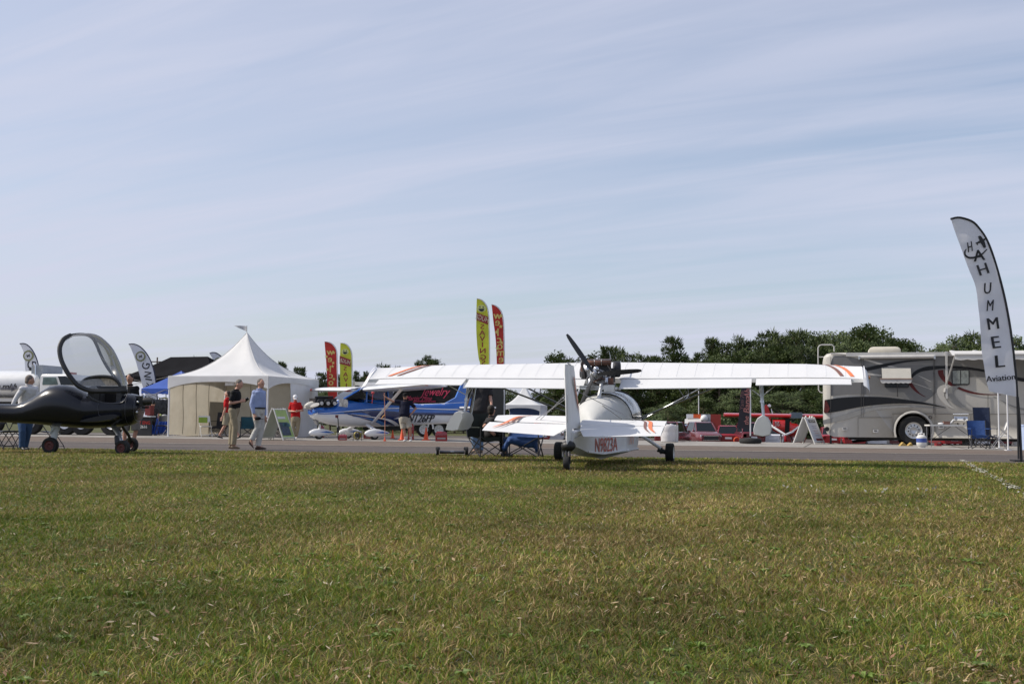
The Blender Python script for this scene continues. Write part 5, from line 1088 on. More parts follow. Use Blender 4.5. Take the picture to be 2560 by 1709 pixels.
for lab, px, D, pole, free, mk, em in (
    ('white feather flag lettered KING upward beside the black and blue canopies', 385, 54.5, [(1402, 262), (1460, 260), (1520, 285), (1575, 335), (1620, 400), (1655, 480), (1680, 570), (1695, 660), (1705, 760), (1715, 860), (1730, 960)], [(1402, 262), (1425, 310), (1445, 355), (1465, 410), (1485, 470), (1505, 540), (1525, 610), (1545, 690), (1575, 790), (1605, 880), (1640, 960)],
     [('G', 1588, 500, .52, 82, False, INK, 0, .85), ('N', 1608, 592, .46, 82, False, INK, 0, .85), ('I', 1620, 645, .46, 82, False, INK, 0, 1), ('K', 1632, 702, .46, 82, False, INK, 0, .85)], (1533, 395)),
    ('white feather flag behind the tank truck with a round badge near its top', 95, 52, [(215, 257), (260, 255), (300, 272), (345, 315), (380, 375), (405, 440), (425, 530), (430, 640), (432, 760)], [(215, 257), (235, 295), (252, 340), (262, 400), (268, 450), (273, 500), (276, 540), (290, 650), (310, 760)],
     [('G', 345, 492, .55, 84, False, INK, 0, 1), ('N', 352, 575, .5, 84, False, INK, 0, 1)], (313, 388)),
    ('white feather flag tip showing over the left slope of the big tent roof', 540, 58, None, None, [], None)):
    if pole is None:
        pole = [(610, 395), (640, 385), (680, 390), (720, 415), (755, 450), (790, 520), (810, 640), (820, 760)]; free = [(610, 395), (625, 420), (640, 450), (655, 490), (670, 540), (690, 620), (700, 700), (710, 760)]; za = (380, 790, 4.24); em = (710, 488)
    else: za = z1
    t, c, fr, z = feather(lab, px, D, za, pole, free, FLW, mat('navy_hem', (.03, .035, .07), .6), 'white parking flags', amp=.04, marks=mk)
    emblem(c, fr, z(*em), .24)
z3 = (740, 820, 4.9); z4 = (1080, 720, 3.4075)
def stars(c, z, pts, r_, m_):
    g = MB()
    for x, y in pts:
        q = z(x, y); vs = [V(q.x + (r_ if i % 2 == 0 else r_ * .42) * math.sin(math.pi * i / 5), -.06, q.z + (r_ if i % 2 == 0 else r_ * .42) * math.cos(math.pi * i / 5)) for i in range(10)]; g = MB(); g.add(vs, [tuple(range(10))]); g.build('star', m_, c, smooth=False)
def smile(c, z, x, y, r_):
    q = z(x, y); g = MB(); g.add([V(q.x + r_ * math.cos(a), -.06, q.z + r_ * .8 * math.sin(a)) for a in [6.283 * i / 20 for i in range(20)]], [tuple(range(20))]); g.build('round_face', mat('pale_yellow', (.60, .62, .22), .6), c, smooth=False)
    g = MB(); n = 12; g.add([V(q.x + r_ * .6 * math.cos(math.pi + math.pi * i / n), -.07, q.z - r_ * .05 + r_ * .6 * math.sin(math.pi + math.pi * i / n)) for i in range(n + 1)], [tuple(range(n + 1))])
    for s in (-1, 1): g.add([V(q.x + s * r_ * .35 + r_ * .13 * math.cos(a), -.07, q.z + r_ * .3 + r_ * .2 * math.sin(a)) for a in [6.283 * i / 8 for i in range(8)]], [tuple(range(8))])
    o = g.build('face_features', INK, c, smooth=False)
def huge(c, z, quad, cx_, cy_, size, rot):
    g = MB(); g.add([(lambda p: V(p.x, -.06, p.z))(z(*p)) for p in quad], [(0, 1, 2, 3)]); b_ = g.build('red_band', RI, c, smooth=False); q = z(cx_, cy_); g = MB()
    put_text(g, 'HUGE', size, lambda x, y: V(q.x + x, -.075, q.z + y), rot=math.radians(rot), mirror=True, sx=.75); g.build('band_lettering', mat('cream_ink', (.66, .6, .42), .6), c, smooth=False)
GW = 'red welcome feather flags seen from behind'; GS = 'yellow savings feather flags seen from behind'
t, c, fr, z = feather('red welcome flag beside the nose of the blue aeroplane', 842, 51, z3, [(350, 162), (395, 168), (440, 190), (480, 235), (500, 300), (505, 450), (508, 600), (510, 750), (512, 900)], [(350, 162), (352, 200), (356, 250), (362, 320), (368, 400), (374, 500), (380, 620), (388, 740), (398, 880)], FLR, FLE, GW, marks=[(ch, x, y, .42, 0, True, YI, 0, 1.0) for ch, x, y in (('w', 420, 302), ('e', 417, 388), ('l', 420, 500), ('c', 430, 588), ('o', 430, 672), ('m', 436, 742))])
stars(c, z, ((465, 300), (375, 350), (458, 425), (450, 468), (385, 508), (466, 625)), .085, YI)
t, c, fr, z = feather('yellow savings flag beside the nose of the blue aeroplane', 879, 51, z3, [(545, 180), (590, 185), (635, 212), (668, 260), (685, 330), (688, 450), (688, 570), (688, 700), (688, 880)], [(545, 180), (543, 220), (541, 280), (539, 340), (537, 420), (538, 520), (541, 620), (544, 740), (548, 880)], FLY, FLE, GS, marks=[(ch, x, y, .27, 0, True, RI, 0, 1.15) for ch, x, y in (('S', 602, 494), ('A', 606, 566), ('V', 612, 632), ('I', 618, 700))])
smile(c, z, 604, 290, .16); huge(c, z, [(537, 338), (672, 388), (670, 472), (535, 435)], 604, 408, .24, -14)
t, c, fr, z = feather('tall yellow savings flag rising above the middle of the long wing', 1223, 50, z4, [(382, 88), (415, 96), (445, 120), (470, 160), (483, 230), (488, 350), (490, 500), (490, 650), (490, 800)], [(382, 88), (380, 130), (378, 200), (377, 280), (378, 380), (386, 500), (398, 600), (410, 650), (415, 800)], FLY, FLE, GS, marks=[(ch, x, y, .31, 0, True, RI, 0, 1.2) for ch, x, y in (('S', 428, 328), ('A', 428, 380), ('V', 429, 430), ('I', 430, 482), ('N', 432, 533), ('G', 436, 588), ('S', 438, 634))])
smile(c, z, 422, 175, .20); huge(c, z, [(380, 208), (478, 246), (476, 312), (378, 272)], 428, 258, .30, -17)
t, c, fr, z = feather('tall red welcome flag rising above the middle of the long wing', 1260, 50, z4, [(507, 137), (540, 148), (570, 172), (592, 205), (606, 260), (612, 350), (615, 480), (616, 650), (617, 800)], [(507, 137), (512, 180), (518, 240), (526, 310), (536, 380), (544, 460), (549, 560), (552, 650), (556, 800)], FLR, FLE, GW, marks=[(ch, x, y, .48, 0, True, YI, 0, 1.0) for ch, x, y in (('w', 558, 242), ('e', 558, 298), ('l', 562, 375), ('c', 572, 445), ('o', 578, 500), ('m', 584, 556), ('e', 588, 612))])
stars(c, z, ((588, 238), (586, 328), (550, 375), (592, 465), (556, 515)), .10, YI)
# dark feather flag on its weighted foot, under the right wing
z6 = (1640, 820, 4.61)
t, c, fr, z = feather('dark feather flag with pink handwriting standing in a round black foot under the right wing', 1876, 41.5, z6, [(1062, 480), (1078, 560), (1085, 680), (1087, 800), (1088, 940), (1088, 1080), (1088, 1165)], [(1055, 480), (1000, 560), (985, 690), (968, 820), (960, 950), (945, 1080), (925, 1150)], mat('dark_flag_cloth', (.016, .012, .020), .6, var=.2), FLE, None, amp=.025,
    marks=[('Bana', 1045, 880, .32, 88, False, mat('pink_ink', (.42, .17, .15), .6), .2, 1.0), ('Ahm', 1050, 720, .30, 88, False, MATS['pink_ink'], .2, .9), ('the', 1040, 1062, .24, 88, False, MATS['pink_ink'], .2, 1.0), ('Yam 7th', 990, 830, .20, 88, False, mat('dim_pink_ink', (.16, .08, .08), .6), .2, 1.0)])
mb = MB(); q = z(1088, 1340); mb.tube([V(q.x, 0, .1), V(q.x, 0, z(1088, 1240).z)], .03, 8); mb.lathe((q.x, 0, .02), [(.05, .2), (.36, .17), (.40, .11), (.40, .05), (.36, 0), (.02, 0)], (0, 0, 1), 24); mb.build('weighted_foot', RUBBER, t)
# ------------------------------------------------------------ motorhome
FV = Frame(2064, 42.3, -math.atan(.26)); zV = Zm(FV, 2020, 800, 4.35)
rv = thing('motorhome', 'long grey and tan motorhome with swooping black and maroon stripes at the apron edge', 'motorhome', FV)
TAN = mat('rv_tan', (.47, .452, .415), .4, var=.04, vscale=1, spec=.3, dirt=.15, dcol=(.25, .22, .18)); RGREY = mat('rv_grey', (.172, .170, .165), .4, var=.04, spec=.3); RBLK = mat('rv_black', (.012, .013, .015), .45, spec=.25)
RMAR = mat('rv_maroon', (.085, .012, .012), .45, spec=.3); RMID = mat('rv_mid_grey', (.24, .235, .222), .3, coat=.3); RROOF = mat('rv_trim', (.50, .49, .47), .4, var=.05)
x0, x1 = zV(168, 900).x, 10.6; zt, zb = zV(300, 352).z, zV(600, 1272).z; Wd = 2.5
def rvsec(x, ins=0.0, dz=0.0):
    r_ = .16; out = []; za, zc_ = zb + ins * .5 + dz, zt - ins
    for cx_, cz_, a0 in ((ins + .03, za, 200), (ins + r_, zc_ - r_, 180), (Wd - ins - r_, zc_ - r_, 90), (Wd - ins - .03, za, 340)):
        if cz_ == za: out.append((cx_, 0 if False else za)); continue
        for k in range(5): a = math.radians(a0 - k * 22.5); out.append((cx_ + r_ * math.cos(a), cz_ + r_ * math.sin(a)))
    return [V(x, y, z) for y, z in out]
mb = MB(); mb.loft([rvsec(x0 + .0, .25, .45), rvsec(x0 + .04, .12, .28), rvsec(x0 + .14, .04, .08), rvsec(x0 + .35, 0), rvsec(x1 - .5, 0), rvsec(x1, .2)]); mb.build('body', TAN, rv, angle=40)
def poly_rv(name, pts, m_, y=-.006, par=rv, n=0, depth=.004):
    P_ = [zV(a, b_, 0) for a, b_ in pts]; mb = MB(); mb.add([V(p.x, y, p.z) for p in P_], [tuple(range(len(P_)))]); return mb.build(name, m_, par, smooth=False)
def sw_rv(name, top, bot, m_, y=-.012, n=30):
    a, b_ = crv([(*p, 0) for p in top], n), crv([(*p, 0) for p in bot], n); mb = MB(); mb.sheet([[(lambda q: V(q.x, y, q.z))(zV(p.x, p.y, 0)) for p in a], [(lambda q: V(q.x, y, q.z))(zV(p.x, p.y, 0)) for p in b_]]); return mb.build(name, m_, rv, smooth=False)
sw_rv('upper_paint', [(246, 480), (262, 425), (305, 392), (500, 386), (800, 382), (1200, 378), (1500, 376), (2000, 372), (2600, 368), (3300, 362)], [(246, 825), (400, 808), (600, 806), (800, 815), (1000, 838), (1250, 890), (1500, 700), (1750, 620), (2400, 640), (3300, 640)], RGREY, y=-.004, n=60)
sw_rv('black_swoosh', [(180, 868), (350, 843), (550, 833), (750, 834), (950, 850), (1150, 876), (1330, 908), (1500, 948)], [(180, 1012), (330, 990), (500, 955), (620, 935), (800, 915), (1000, 905), (1250, 915), (1500, 952)], RBLK)
sw_rv('grey_swoosh', [(165, 1085), (350, 1040), (550, 980), (700, 950), (900, 932), (1150, 930), (1500, 955)], [(165, 1135), (350, 1098), (550, 1035), (700, 985), (900, 960), (1150, 948), (1500, 960)], RMID)
sw_rv('black_swoosh', [(520, 545), (680, 505), (850, 470), (1050, 440), (1200, 432), (1360, 428)], [(600, 560), (750, 530), (900, 492), (1050, 460), (1200, 444), (1360, 434)], RBLK)
sw_rv('black_swoosh', [(1120, 600), (1160, 556), (1220, 525), (1320, 500), (1500, 496), (1650, 500), (1800, 518), (1950, 545), (2400, 640), (3000, 690)], [(1120, 645), (1150, 610), (1220, 565), (1320, 545), (1500, 525), (1650, 530), (1800, 545), (1950, 572), (2400, 680), (3000, 740)], RBLK)
sw_rv('maroon_swoosh', [(1470, 540), (1480, 600), (1530, 655), (1620, 715), (1750, 765), (1900, 798), (2100, 806)], [(1412, 545), (1425, 605), (1490, 680), (1600, 735), (1750, 790), (1900, 812), (2100, 812)], RMAR)
sw_rv('maroon_swoosh', [(1130, 680), (1170, 740), (1220, 795), (1285, 835)], [(1090, 680), (1120, 730), (1180, 785), (1260, 830)], RMAR)
sw_rv('tan_line', [(250, 352), (420, 372), (600, 410), (800, 470), (975, 512)], [(250, 372), (420, 392), (600, 432), (760, 480), (900, 512)], TAN, y=-.009)  # diagonal band of light across the flank, painted in as tan
sw_rv('tan_line', [(470, 548), (620, 570), (800, 592)], [(500, 562), (620, 592), (800, 610)], TAN, y=-.009)
sw_rv('tan_line', [(1170, 590), (1250, 622), (1340, 668)], [(1180, 592), (1245, 628), (1340, 672)], TAN, y=-.009)
sw_rv('tan_line', [(1110, 672), (1220, 705), (1340, 750)], [(1110, 678), (1220, 712), (1340, 756)], TAN, y=-.009)
sw_rv('tan_crescent', [(1530, 690), (1440, 715), (1400, 770), (1430, 850), (1500, 920), (1570, 958)], [(1560, 720), (1500, 760), (1480, 810), (1500, 860), (1545, 920), (1600, 962)], TAN, y=-.010)
sw_rv('grey_crescent', [(1560, 715), (1505, 760), (1500, 820), (1560, 890), (1680, 960), (1810, 996)], [(1660, 715), (1600, 760), (1590, 810), (1640, 880), (1720, 950), (1815, 998)], RMID, y=-.014)
sw_rv('grey_crescent', [(2000, 830), (2100, 870), (2250, 935), (2500, 990)], [(2030, 832), (2130, 895), (2280, 960), (2500, 1010)], RMID, y=-.014)
SEAM = mat('panel_seam', (.09, .085, .08), .6)
for n_, (a, b_, c, d) in enumerate(((245, 400, 249, 1250), (577, 400, 580, 1052), (603, 400, 606, 1052), (1363, 430, 1368, 1012), (1377, 430, 1380, 1265), (1955, 812, 1959, 1005), (1768, 1020, 1771, 1265), (543, 1062, 546, 1262), (925, 1020, 928, 1262), (545, 1055, 915, 1059), (915, 1014, 1370, 1018), (1380, 1018, 2600, 1022), (250, 378, 3300, 381))):
    P_ = [zV(a, b_), zV(c, b_), zV(c, d), zV(a, d)]; mb = MB(); mb.slab([V(p.x, -.022, p.z) for p in P_], (0, .02, 0)); mb.build('seam', SEAM, rv, smooth=False)
# roof edge rail, slide-out cover, air conditioner, vents
mb = MB(); a, b_ = zV(320, 345), zV(3400, 330); mb.box(((a.x + x1) / 2, -.03, zt - .08), (x1 - a.x - .6, .06, .14)); mb.build('roof_rail', RROOF, rv)
mb = MB(); a, b_ = zV(545, 402, -.12), zV(1385, 395, -.12); mb.tube([a, a.lerp(b_, .03), a.lerp(b_, .97), b_], [.05, .06, .06, .05], 12); mb.build('slide_topper', mat('awning_roll', (.55, .53, .50), .5), rv)
mb = MB(); mb.box((zV(555, 405, -.1).x, -.1, zV(555, 412).z), (.06, .2, .12)); mb.box((zV(1375, 405, -.1).x, -.1, zV(1375, 405).z), (.06, .2, .12)); mb.build('topper_bracket', ALU, rv)
acx = (zV(675, 300, 1.0).x + zV(985, 300, 1.0).x) / 2; mb = MB()
mb.loft([[V(acx + sx_ * (.56 * k), 1.1 + sy_ * .38 * k, zt + h_) for sx_, sy_ in ((-1, -1), (-.9, -1.05), (.9, -1.05), (1, -1), (1, 1), (.9, 1.05), (-.9, 1.05), (-1, 1))] for k, h_ in ((.98, .0), (1.0, .09), (.98, .16), (.88, .22), (.7, .25))]); mb.build('air_conditioner', mat('rv_ac_shell', (.52, .48, .40), .5, var=.05), rv, angle=40)
mb = MB(); mb.box((acx, 1.1, zt + .03), (1.06, .74, .07)); mb.build('ac_base', BLACK, rv)
for zx in (1565, 1815): mb = MB(); mb.lathe((zV(zx, 310, 1.0).x, 1.0, zt - .01), [(.06, 0), (.06, .07), (.09, .08), (.09, .11), (.02, .12)], (0, 0, 1), 12); mb.build('roof_vent', WHITE, rv)
mb = MB(); mb.tube([(zV(1610, 250, 1.2).x, 1.2, zt), (zV(1570, 240, 1.2).x, 1.2, zt + .30)], .008, 5); mb.tube([(zV(1650, 250, 1.2).x, 1.2, zt), (zV(1600, 240, 1.2).x, 1.2, zt + .38)], .008, 5); mb.build('roof_aerial', DKST, rv)
# ladder over the rear corner
mb = MB(); y_ = .35
L_ = [(165, 790), (135, 785), (115, 760), (112, 600), (110, 420), (110, 300), (125, 275), (150, 268), (260, 268), (282, 285), (285, 340)]
mb.tube([zV(*p, y_) for p in L_], .022, 8); mb.tube([zV(*p, y_ + .45) for p in L_], .022, 8)
for zy in (300, 400, 500, 600, 700): mb.tube([zV(111, zy, y_), zV(111, zy, y_ + .45)], .018, 6)
mb.tube([zV(112, 400, y_), zV(190, 402, y_)], .018, 6); mb.tube([zV(112, 605, y_), zV(200, 607, y_)], .018, 6); mb.build('ladder', RROOF, rv)
# windows
def win(x_a, z_a, x_b, z_b, blind=False):
    P_ = [zV(x_a, z_a), zV(x_b, z_b)]; cx_, cz_, w_, h_ = (P_[0].x + P_[1].x) / 2, (P_[0].z + P_[1].z) / 2, abs(P_[1].x - P_[0].x), abs(P_[0].z - P_[1].z); mb = MB(); r_ = .07; prm = []
    for sx_, sz_, a0 in ((1, 1, 0), (-1, 1, 90), (-1, -1, 180), (1, -1, 270)):
        for k in range(5): a = math.radians(a0 + k * 22.5); prm.append((cx_ + sx_ * (w_ / 2 - r_) + r_ * math.cos(a), cz_ + sz_ * (h_ / 2 - r_) + r_ * math.sin(a)))
    mb.prism(prm, -.035, .01); f = mb.build('window', BLACK, rv, angle=30)
    for s in (-1, 1):
        mb = MB(); mb.box((cx_ + s * w_ * .235, -.040, cz_), (w_ * .42, .008, h_ * .84)); mb.build('pane', DGLASS if not blind else (mat('curtain_behind_glass', (.20, .22, .21), .15, var=.3, vscale=12)), f)
    return f
win(830, 640, 1100, 735); win(1560, 535, 1757, 706, True)
# small window awning
mb = MB(); a, b_ = zV(800, 515, -.05), zV(1115, 515, -.05); c, d = zV(1135, 640, -.35), zV(780, 640, -.35); mb.sheet([[a, b_], [V(a.x, -.10, zV(800, 528).z), V(b_.x, -.10, zV(800, 528).z)], [V(a.x, -.34, zV(800, 637, -.34).z), V(b_.x, -.34, zV(1115, 637, -.34).z)]]); aw = mb.build('window_awning', mat('awning_cloth', (.50, .48, .43), .6, var=.05, trans=.15), rv, angle=30)
mb = MB(); mb.tube([d, c], .03, 8); mb.build('awning_bar', mat('brown_bar', (.2, .14, .11), .5), aw)
mb = MB(); rows = [[V(d.x + (c.x - d.x) * u / 24, -.36, c.z - .01) for u in range(25)], [V(d.x + .05 + (c.x - d.x - .1) * u / 24, -.365, c.z - .13 - .025 * abs(math.sin(u * .8))) for u in range(25)]]; mb.sheet(rows); mb.build('awning_fringe', RROOF, aw)
mb = MB(); mb.tube([zV(968, 655, -.36), zV(975, 830, -.05)], .016, 6); mb.build('awning_pole', DKST, rv)
# long patio awning, half out
ax0, axz = zV(1535, 335, -.05).x, zV(1535, 335, -.05).z
mb = MB(); rows = []
for k in range(8):
    u = k / 7; rows.append([V(ax0 + .02 + (x1 - .8 - ax0) * i / 20, -.05 - 1.6 * u, axz - .0 - .22 * u - .08 * math.sin(math.pi * u)) for i in range(21)])
mb.sheet(rows); pa = mb.build('patio_awning', mat('awning_white', (.66, .65, .63), .6, var=.05, vscale=2, trans=.2, bump=.4, bscale=3), rv, angle=60)
mb = MB(); zE = axz - .22; mb.sheet([[V(ax0 + (x1 - .8 - ax0) * i / 80, -1.66, zE + .02) for i in range(81)], [V(ax0 + (x1 - .8 - ax0) * i / 80, -1.67, zE - .16 - .03 * abs(math.sin(i * .55))) for i in range(81)]]); mb.build('scalloped_edge', MATS['awning_white'], pa)
mb = MB(); mb.tube([(ax0, -1.65, zE), (x1 - .8, -1.65, zE)], .045, 10); mb.build('awning_roller', RROOF, pa)
mb = MB(); a = zV(1500, 340, -.06); b_ = zV(1508, 855, -.06); mb.slab([a + V(-.03, 0, 0), a + V(.05, 0, 0), b_ + V(.03, 0, 0), b_ + V(-.03, 0, 0)], (0, -.05, 0)); mb.tube([zV(1505, 700, -.08), (ax0 + .03, -1.6, zE)], .025, 6); mb.tube([zV(1490, 780, -.08), zV(1495, 740, -.1)], .05, 8); mb.build('awning_arm', RROOF, rv)
# rear lights, exhaust, hatches, arch, wheels
mb = MB(); mb.prism([zV.xz(180, 870, -.02), zV.xz(205, 880, -.02), zV.xz(238, 960, -.02), zV.xz(215, 1008, -.02), zV.xz(172, 1000, -.02)], -.03, .2); mb.build('tail_light', mat('dark_red_lens', (.10, .012, .012), .15, var=.4, vscale=20), rv)
mb = MB(); mb.lathe(zV(207, 1183, 0) + V(0, .03, 0), [(.085, 0), (.085, .05), (.06, .05), (.055, .02)], (0, -1, 0), 14); mb.build('exhaust', BLACK, rv)
for zx, zy in ((400, 1180), (735, 1205), (1448, 1160)): mb = MB(); mb.box(tuple(zV(zx, zy, -.02)), (.19, .03, .11)); hd = mb.build('hatch_latch', RROOF, rv); q = zV(zx, zy - 4, -.04); mb = MB(); mb.box(tuple(q), (.11, .01, .035)); mb.build('latch_slot', DKST, hd)
mb = MB(); mb.torus(zV(1330, 1055, -.02), (0, 1, 0), .05, .012, 16, 6); mb.build('fuel_cap', DKST, rv)
wc = zV(1148, 1205, .1); R_ = .52; WR = .525
mb = MB()
bpy.context.view_layer.update(); body_rv = [o for o in rv.children if o.name.split('.')[0] == 'body'][0]
ct = MB(); ct.tube([V(wc.x, -.5, .515), V(wc.x, .75, .515)], R_ + .11, 40); ct = ct.build('cutter', TAN, rv); bpy.context.view_layer.update(); cut(body_rv, ct)
mb.lathe((wc.x, .74, .515), [(R_ + .10, 0), (R_ + .10, .01), (.01, .01)], (0, 1, 0), 30); mb.build('wheel_well', mat('well_black', (.008, .008, .008), .9), rv, smooth=False)
mb = MB(); mb.sheet([[V(wc.x + r_ * math.cos(math.radians(a)), y, .515 + (r_ + .02) * math.sin(math.radians(a))) for a in range(-20, 201, 10)] for r_, y in ((R_ + .10, -.015), (R_ + .10, -.035), (R_ + .14, -.03), (R_ + .17, -.012))]); mb.build('wheel_arch', TAN, rv, angle=50)
for yy in (.06, 2.1): wheel(rv, 'wheel', (wc.x, yy + .12, WR), (0, 1, 0), WR, .30, ALU, rr=.56, spokes=10)
wheel(rv, 'wheel', (wc.x + 6.2, .2, WR), (0, 1, 0), WR, .30, ALU, rr=.56, spokes=10)
for zx in (247,): mb = MB(); a = zV(zx, 1250, .3); mb.box((a.x, .3, a.z / 2), (.07, .09, a.z)); mb.box((a.x, .3, .012), (.22, .22, .024)); mb.build('levelling_jack', BLACK, rv)
for zx in (870, 2250): mb = MB(); a = zV(zx, 1270, .6); mb.box((a.x, .6, a.z / 2 + .05), (.09, .12, a.z)); mb.box((a.x, .6, .02), (.26, .26, .03)); mb.build('levelling_jack', STEEL, rv)
mb = MB(); mb.box(((x0 + x1) / 2 + .3, 1.25, zb - .04), (x1 - x0 - 1.2, 1.6, .12)); mb.tube([zV(480, 1320, .8), zV(700, 1295, .8), zV(950, 1290, .8)], .05, 8); mb.build('chassis', BLACK, rv)

# ------------------------------------------------------------ black market trailer behind the blue plane
FK = Frame(884, 51.5, -math.atan(.27)); z3k = Zm(FK, 740, 820, 4.9)
tk = thing('market_trailer', 'long black enclosed trailer with pink script lettering behind the blue aeroplane', 'trailer', FK)
TB = mat('trailer_black', (.012, .012, .013), .5, var=.15, vscale=1.5, spec=.2)
xe = FK.at(1227, 1000, 0).x; zt_ = z3k(900, 672).z
mb = MB(); mb.loft([[V(x, y, z) for y, z in ((0, .55), (0, zt_ - .12), (.1, zt_), (2.3, zt_), (2.4, zt_ - .12), (2.4, .55))] for x in (0.0, xe)]); mb.build('body', TB, tk, angle=30)
mb = MB(); mb.box((xe / 2, -.01, zt_ - .03), (xe + .08, .06, .16)); mb.box((-.02, .0, 1.5), (.10, .08, zt_ - .5)); mb.box((xe, 0, 1.6), (.06, .08, zt_ - 1.0)); mb.build('white_trim', WHITE, tk)
for x in (1.0, 2.1): mb = MB(); mb.slab([V(x, -.05, zt_ - .14), V(x + .07, -.05, zt_ - .14), V(x - .28, -.45, zt_ - .62), V(x - .35, -.45, zt_ - .62)], (0, .03, 0)); mb.build('hatch_prop', WHITE, tk)
mb = MB(); mb.sheet([[V(.3 + i * .3, -.02, zt_ - .12) for i in range(11)], [V(.3 + i * .3, -.5, zt_ - .22) for i in range(11)]]); mb.build('hatch', mat('hatch_grey', (.45, .45, .46), .5), tk)
PK = mat('pink_script', (.50, .03, .09), .5, var=.1)
def tkt(px_, py_): q = FK.at(px_, py_, 0); return lambda x, y: V(q.x + x, -.03, q.z + y)
for txt, px_, py_, sz, sh, sx_ in (('Jewelry', 1088, 982, .50, .55, .82), ('Martin  Mine', 1048, 995, .27, .5, .85), ('Jewelrybymartin.com', 1061, 1003, .15, .4, .80)):
    mb = MB(); put_text(mb, txt, sz, tkt(px_, py_), shear=sh, sx=sx_, offset=.004); mb.build('lettering', PK, tk)
mb = MB(); a, b_ = z3k(1100, 1240), z3k(2480, 1250); mb.box(((a.x + xe) / 2, -.02, .64), (xe - a.x, .05, .09)); mb.build('side_rail', WHITE, tk)
for px_ in (1059, 1097):
    q = FK.at(px_, 1078, 0); wheel(tk, 'wheel', (q.x, .12, .34), (0, 1, 0), .34, .22, WHITE, rr=.6, spokes=8)
    mb = MB(); mb.sheet([[V(q.x + (.44 + d) * math.cos(math.radians(a)), y, .40 + (.40 + d) * math.sin(math.radians(a))) for a in range(-5, 186, 15)] for d, y in ((0, -.03), (0, -.12), (.06, -.12), (.06, -.03))]); mb.build('fender', WHITE, tk)
mb = MB(); mb.box((xe / 2, 1.2, .42), (xe - .6, 1.8, .28)); mb.build('chassis', BLACK, tk)
mb = MB(); mb.tube([(xe - .2, 1.2, .4), (xe + .9, 1.2, .4)], .05, 8); mb.box((xe - .2, .3, .3), (.1, .1, .6)); mb.build('drawbar', BLACK, tk)

# ------------------------------------------------------------ tank truck on the left
FTk = Frame(60, 49, math.radians(-9)); zT = Zm(FTk, 0, 800, 4.355)
tt = thing('tank_truck', 'white fuel tank truck with script lettering standing behind the dark aeroplane', 'truck', FTk)
TRW = mat('truck_white', (.74, .74, .73), .25, var=.04, coat=.4, dirt=.1, dcol=(.4, .38, .35))
a, b_, c = zT(-700, 540), zT(395, 540), zT(395, 855); cz, rz = (b_.z + c.z) / 2, (b_.z - c.z) / 2
mb = MB(); secs = []
for x, k in ((a.x, .8), (a.x + .15, .95), (a.x + .4, 1), (b_.x - .35, 1), (b_.x - .12, .95), (b_.x, .78)): secs.append([V(x, 1.15 + 1.15 * k * math.copysign(abs(math.cos(t_)) ** .85, math.cos(t_)), cz + rz * k * math.copysign(abs(math.sin(t_)) ** .85, math.sin(t_))) for t_ in [2 * math.pi * j / 28 for j in range(28)]])
mb.loft(secs); mb.build('tank', TRW, tt, angle=40)
mb = MB(); q = zT(70, 745); 
put_text(mb, 'a robb', .34, lambda x, y: V(zT(75, 720).x + x, 1.15 - 1.15 * math.sqrt(max(0, 1 - min(.99, abs(zT(75, 720).z + y - cz) / rz) ** 2.35)) ** .85 - .03, zT(75, 720).z + y), shear=.5, offset=.012); mb.build('lettering', INK, tt)
for k in range(6):
    mb = MB(); p = zT(12 + 22 * k, 748, -.02); mb.box((p.x, .0 - .02, p.z), (.30 if k == 5 else .07, .02, .10)); mb.build('dash_mark', mat('grey_print', (.15, .15, .17), .6), tt)
mb = MB(); p = zT(150, 742); mb.add([V(p.x - .1, -.03, p.z - .15), V(p.x - .1, -.03, p.z + .15), V(p.x + .2, -.03, p.z)], [(0, 1, 2)]); mb.build('arrow_mark', MATS['grey_print'], tt)
mb = MB(); a, b_ = zT(430, 590), zT(1000, 760); 
def cabsec(x, k, zt1, zb1=.75): return [V(x, y, z) for y, z in ((.1, zb1), (.06, zb1 + .6), (.10 + k, zt1 - .08), (.18 + k, zt1), (2.1 - k, zt1), (2.2 - k, zt1 - .08), (2.24, zb1 + .6), (2.2, zb1))]
xc0, xc1 = zT(425, 600).x, zT(850, 600).x; zr = zT(600, 585).z; xw = zT(1010, 700).x; xh = zT(1285, 800).x
mb = MB(); mb.loft([cabsec(xc0, .02, zr - .03), cabsec(xc0 + .06, 0, zr), cabsec(zT(725, 600).x, 0, zr), cabsec(zT(780, 700).x + .35, .1, zr - .62), cabsec(xh - .15, .15, zT(1100, 780).z, .6), cabsec(xh, .3, zT(1100, 780).z - .15, .6)]); mb.build('cab', TRW, tt, angle=35)
mb = MB()
for poly in ([(470, 622), (610, 622), (632, 700), (460, 705)],): mb.add([(lambda q: V(q.x, .055, q.z))(zT(x, z_, .055)) for x, z_ in poly], [tuple(range(4))])
mb.build('door_window', mat('green_glass', (.10, .15, .14), .12, var=.4, vscale=3), tt, smooth=False)
mb = MB(); p = [zT(645, 612, .2), zT(735, 612, .2), zT(850, 705, .2), zT(660, 705, .05)]; mb.add([V(q.x, .06 if i in (2, 3) else .09, q.z) for i, q in enumerate(p)], [(0, 1, 2, 3)]); xa, xb = zT(727, 612).x + .02, zT(790, 700).x + .37
mb.add([V(xa, .25, zr - .06), V(xb, .2, zr - .63), V(xb, 2.1, zr - .63), V(xa, 2.05, zr - .06)], [(0, 1, 2, 3)]); mb.build('windscreen', DGLASS, tt, smooth=False)
mb = MB(); mb.tube([zT(385, 690, .3), zT(385, 500, .3), zT(365, 470, .3)], .05, 8); mb.build('exhaust_stack', CHROME, tt)
mb = MB(); mb.box((zT(400, 600, .8).x + .3, 1.1, zT(410, 600).z - .15), (.5, 1.6, 1.2)); mb.build('equipment_box', mat('box_grey', (.32, .35, .38), .4), tt)
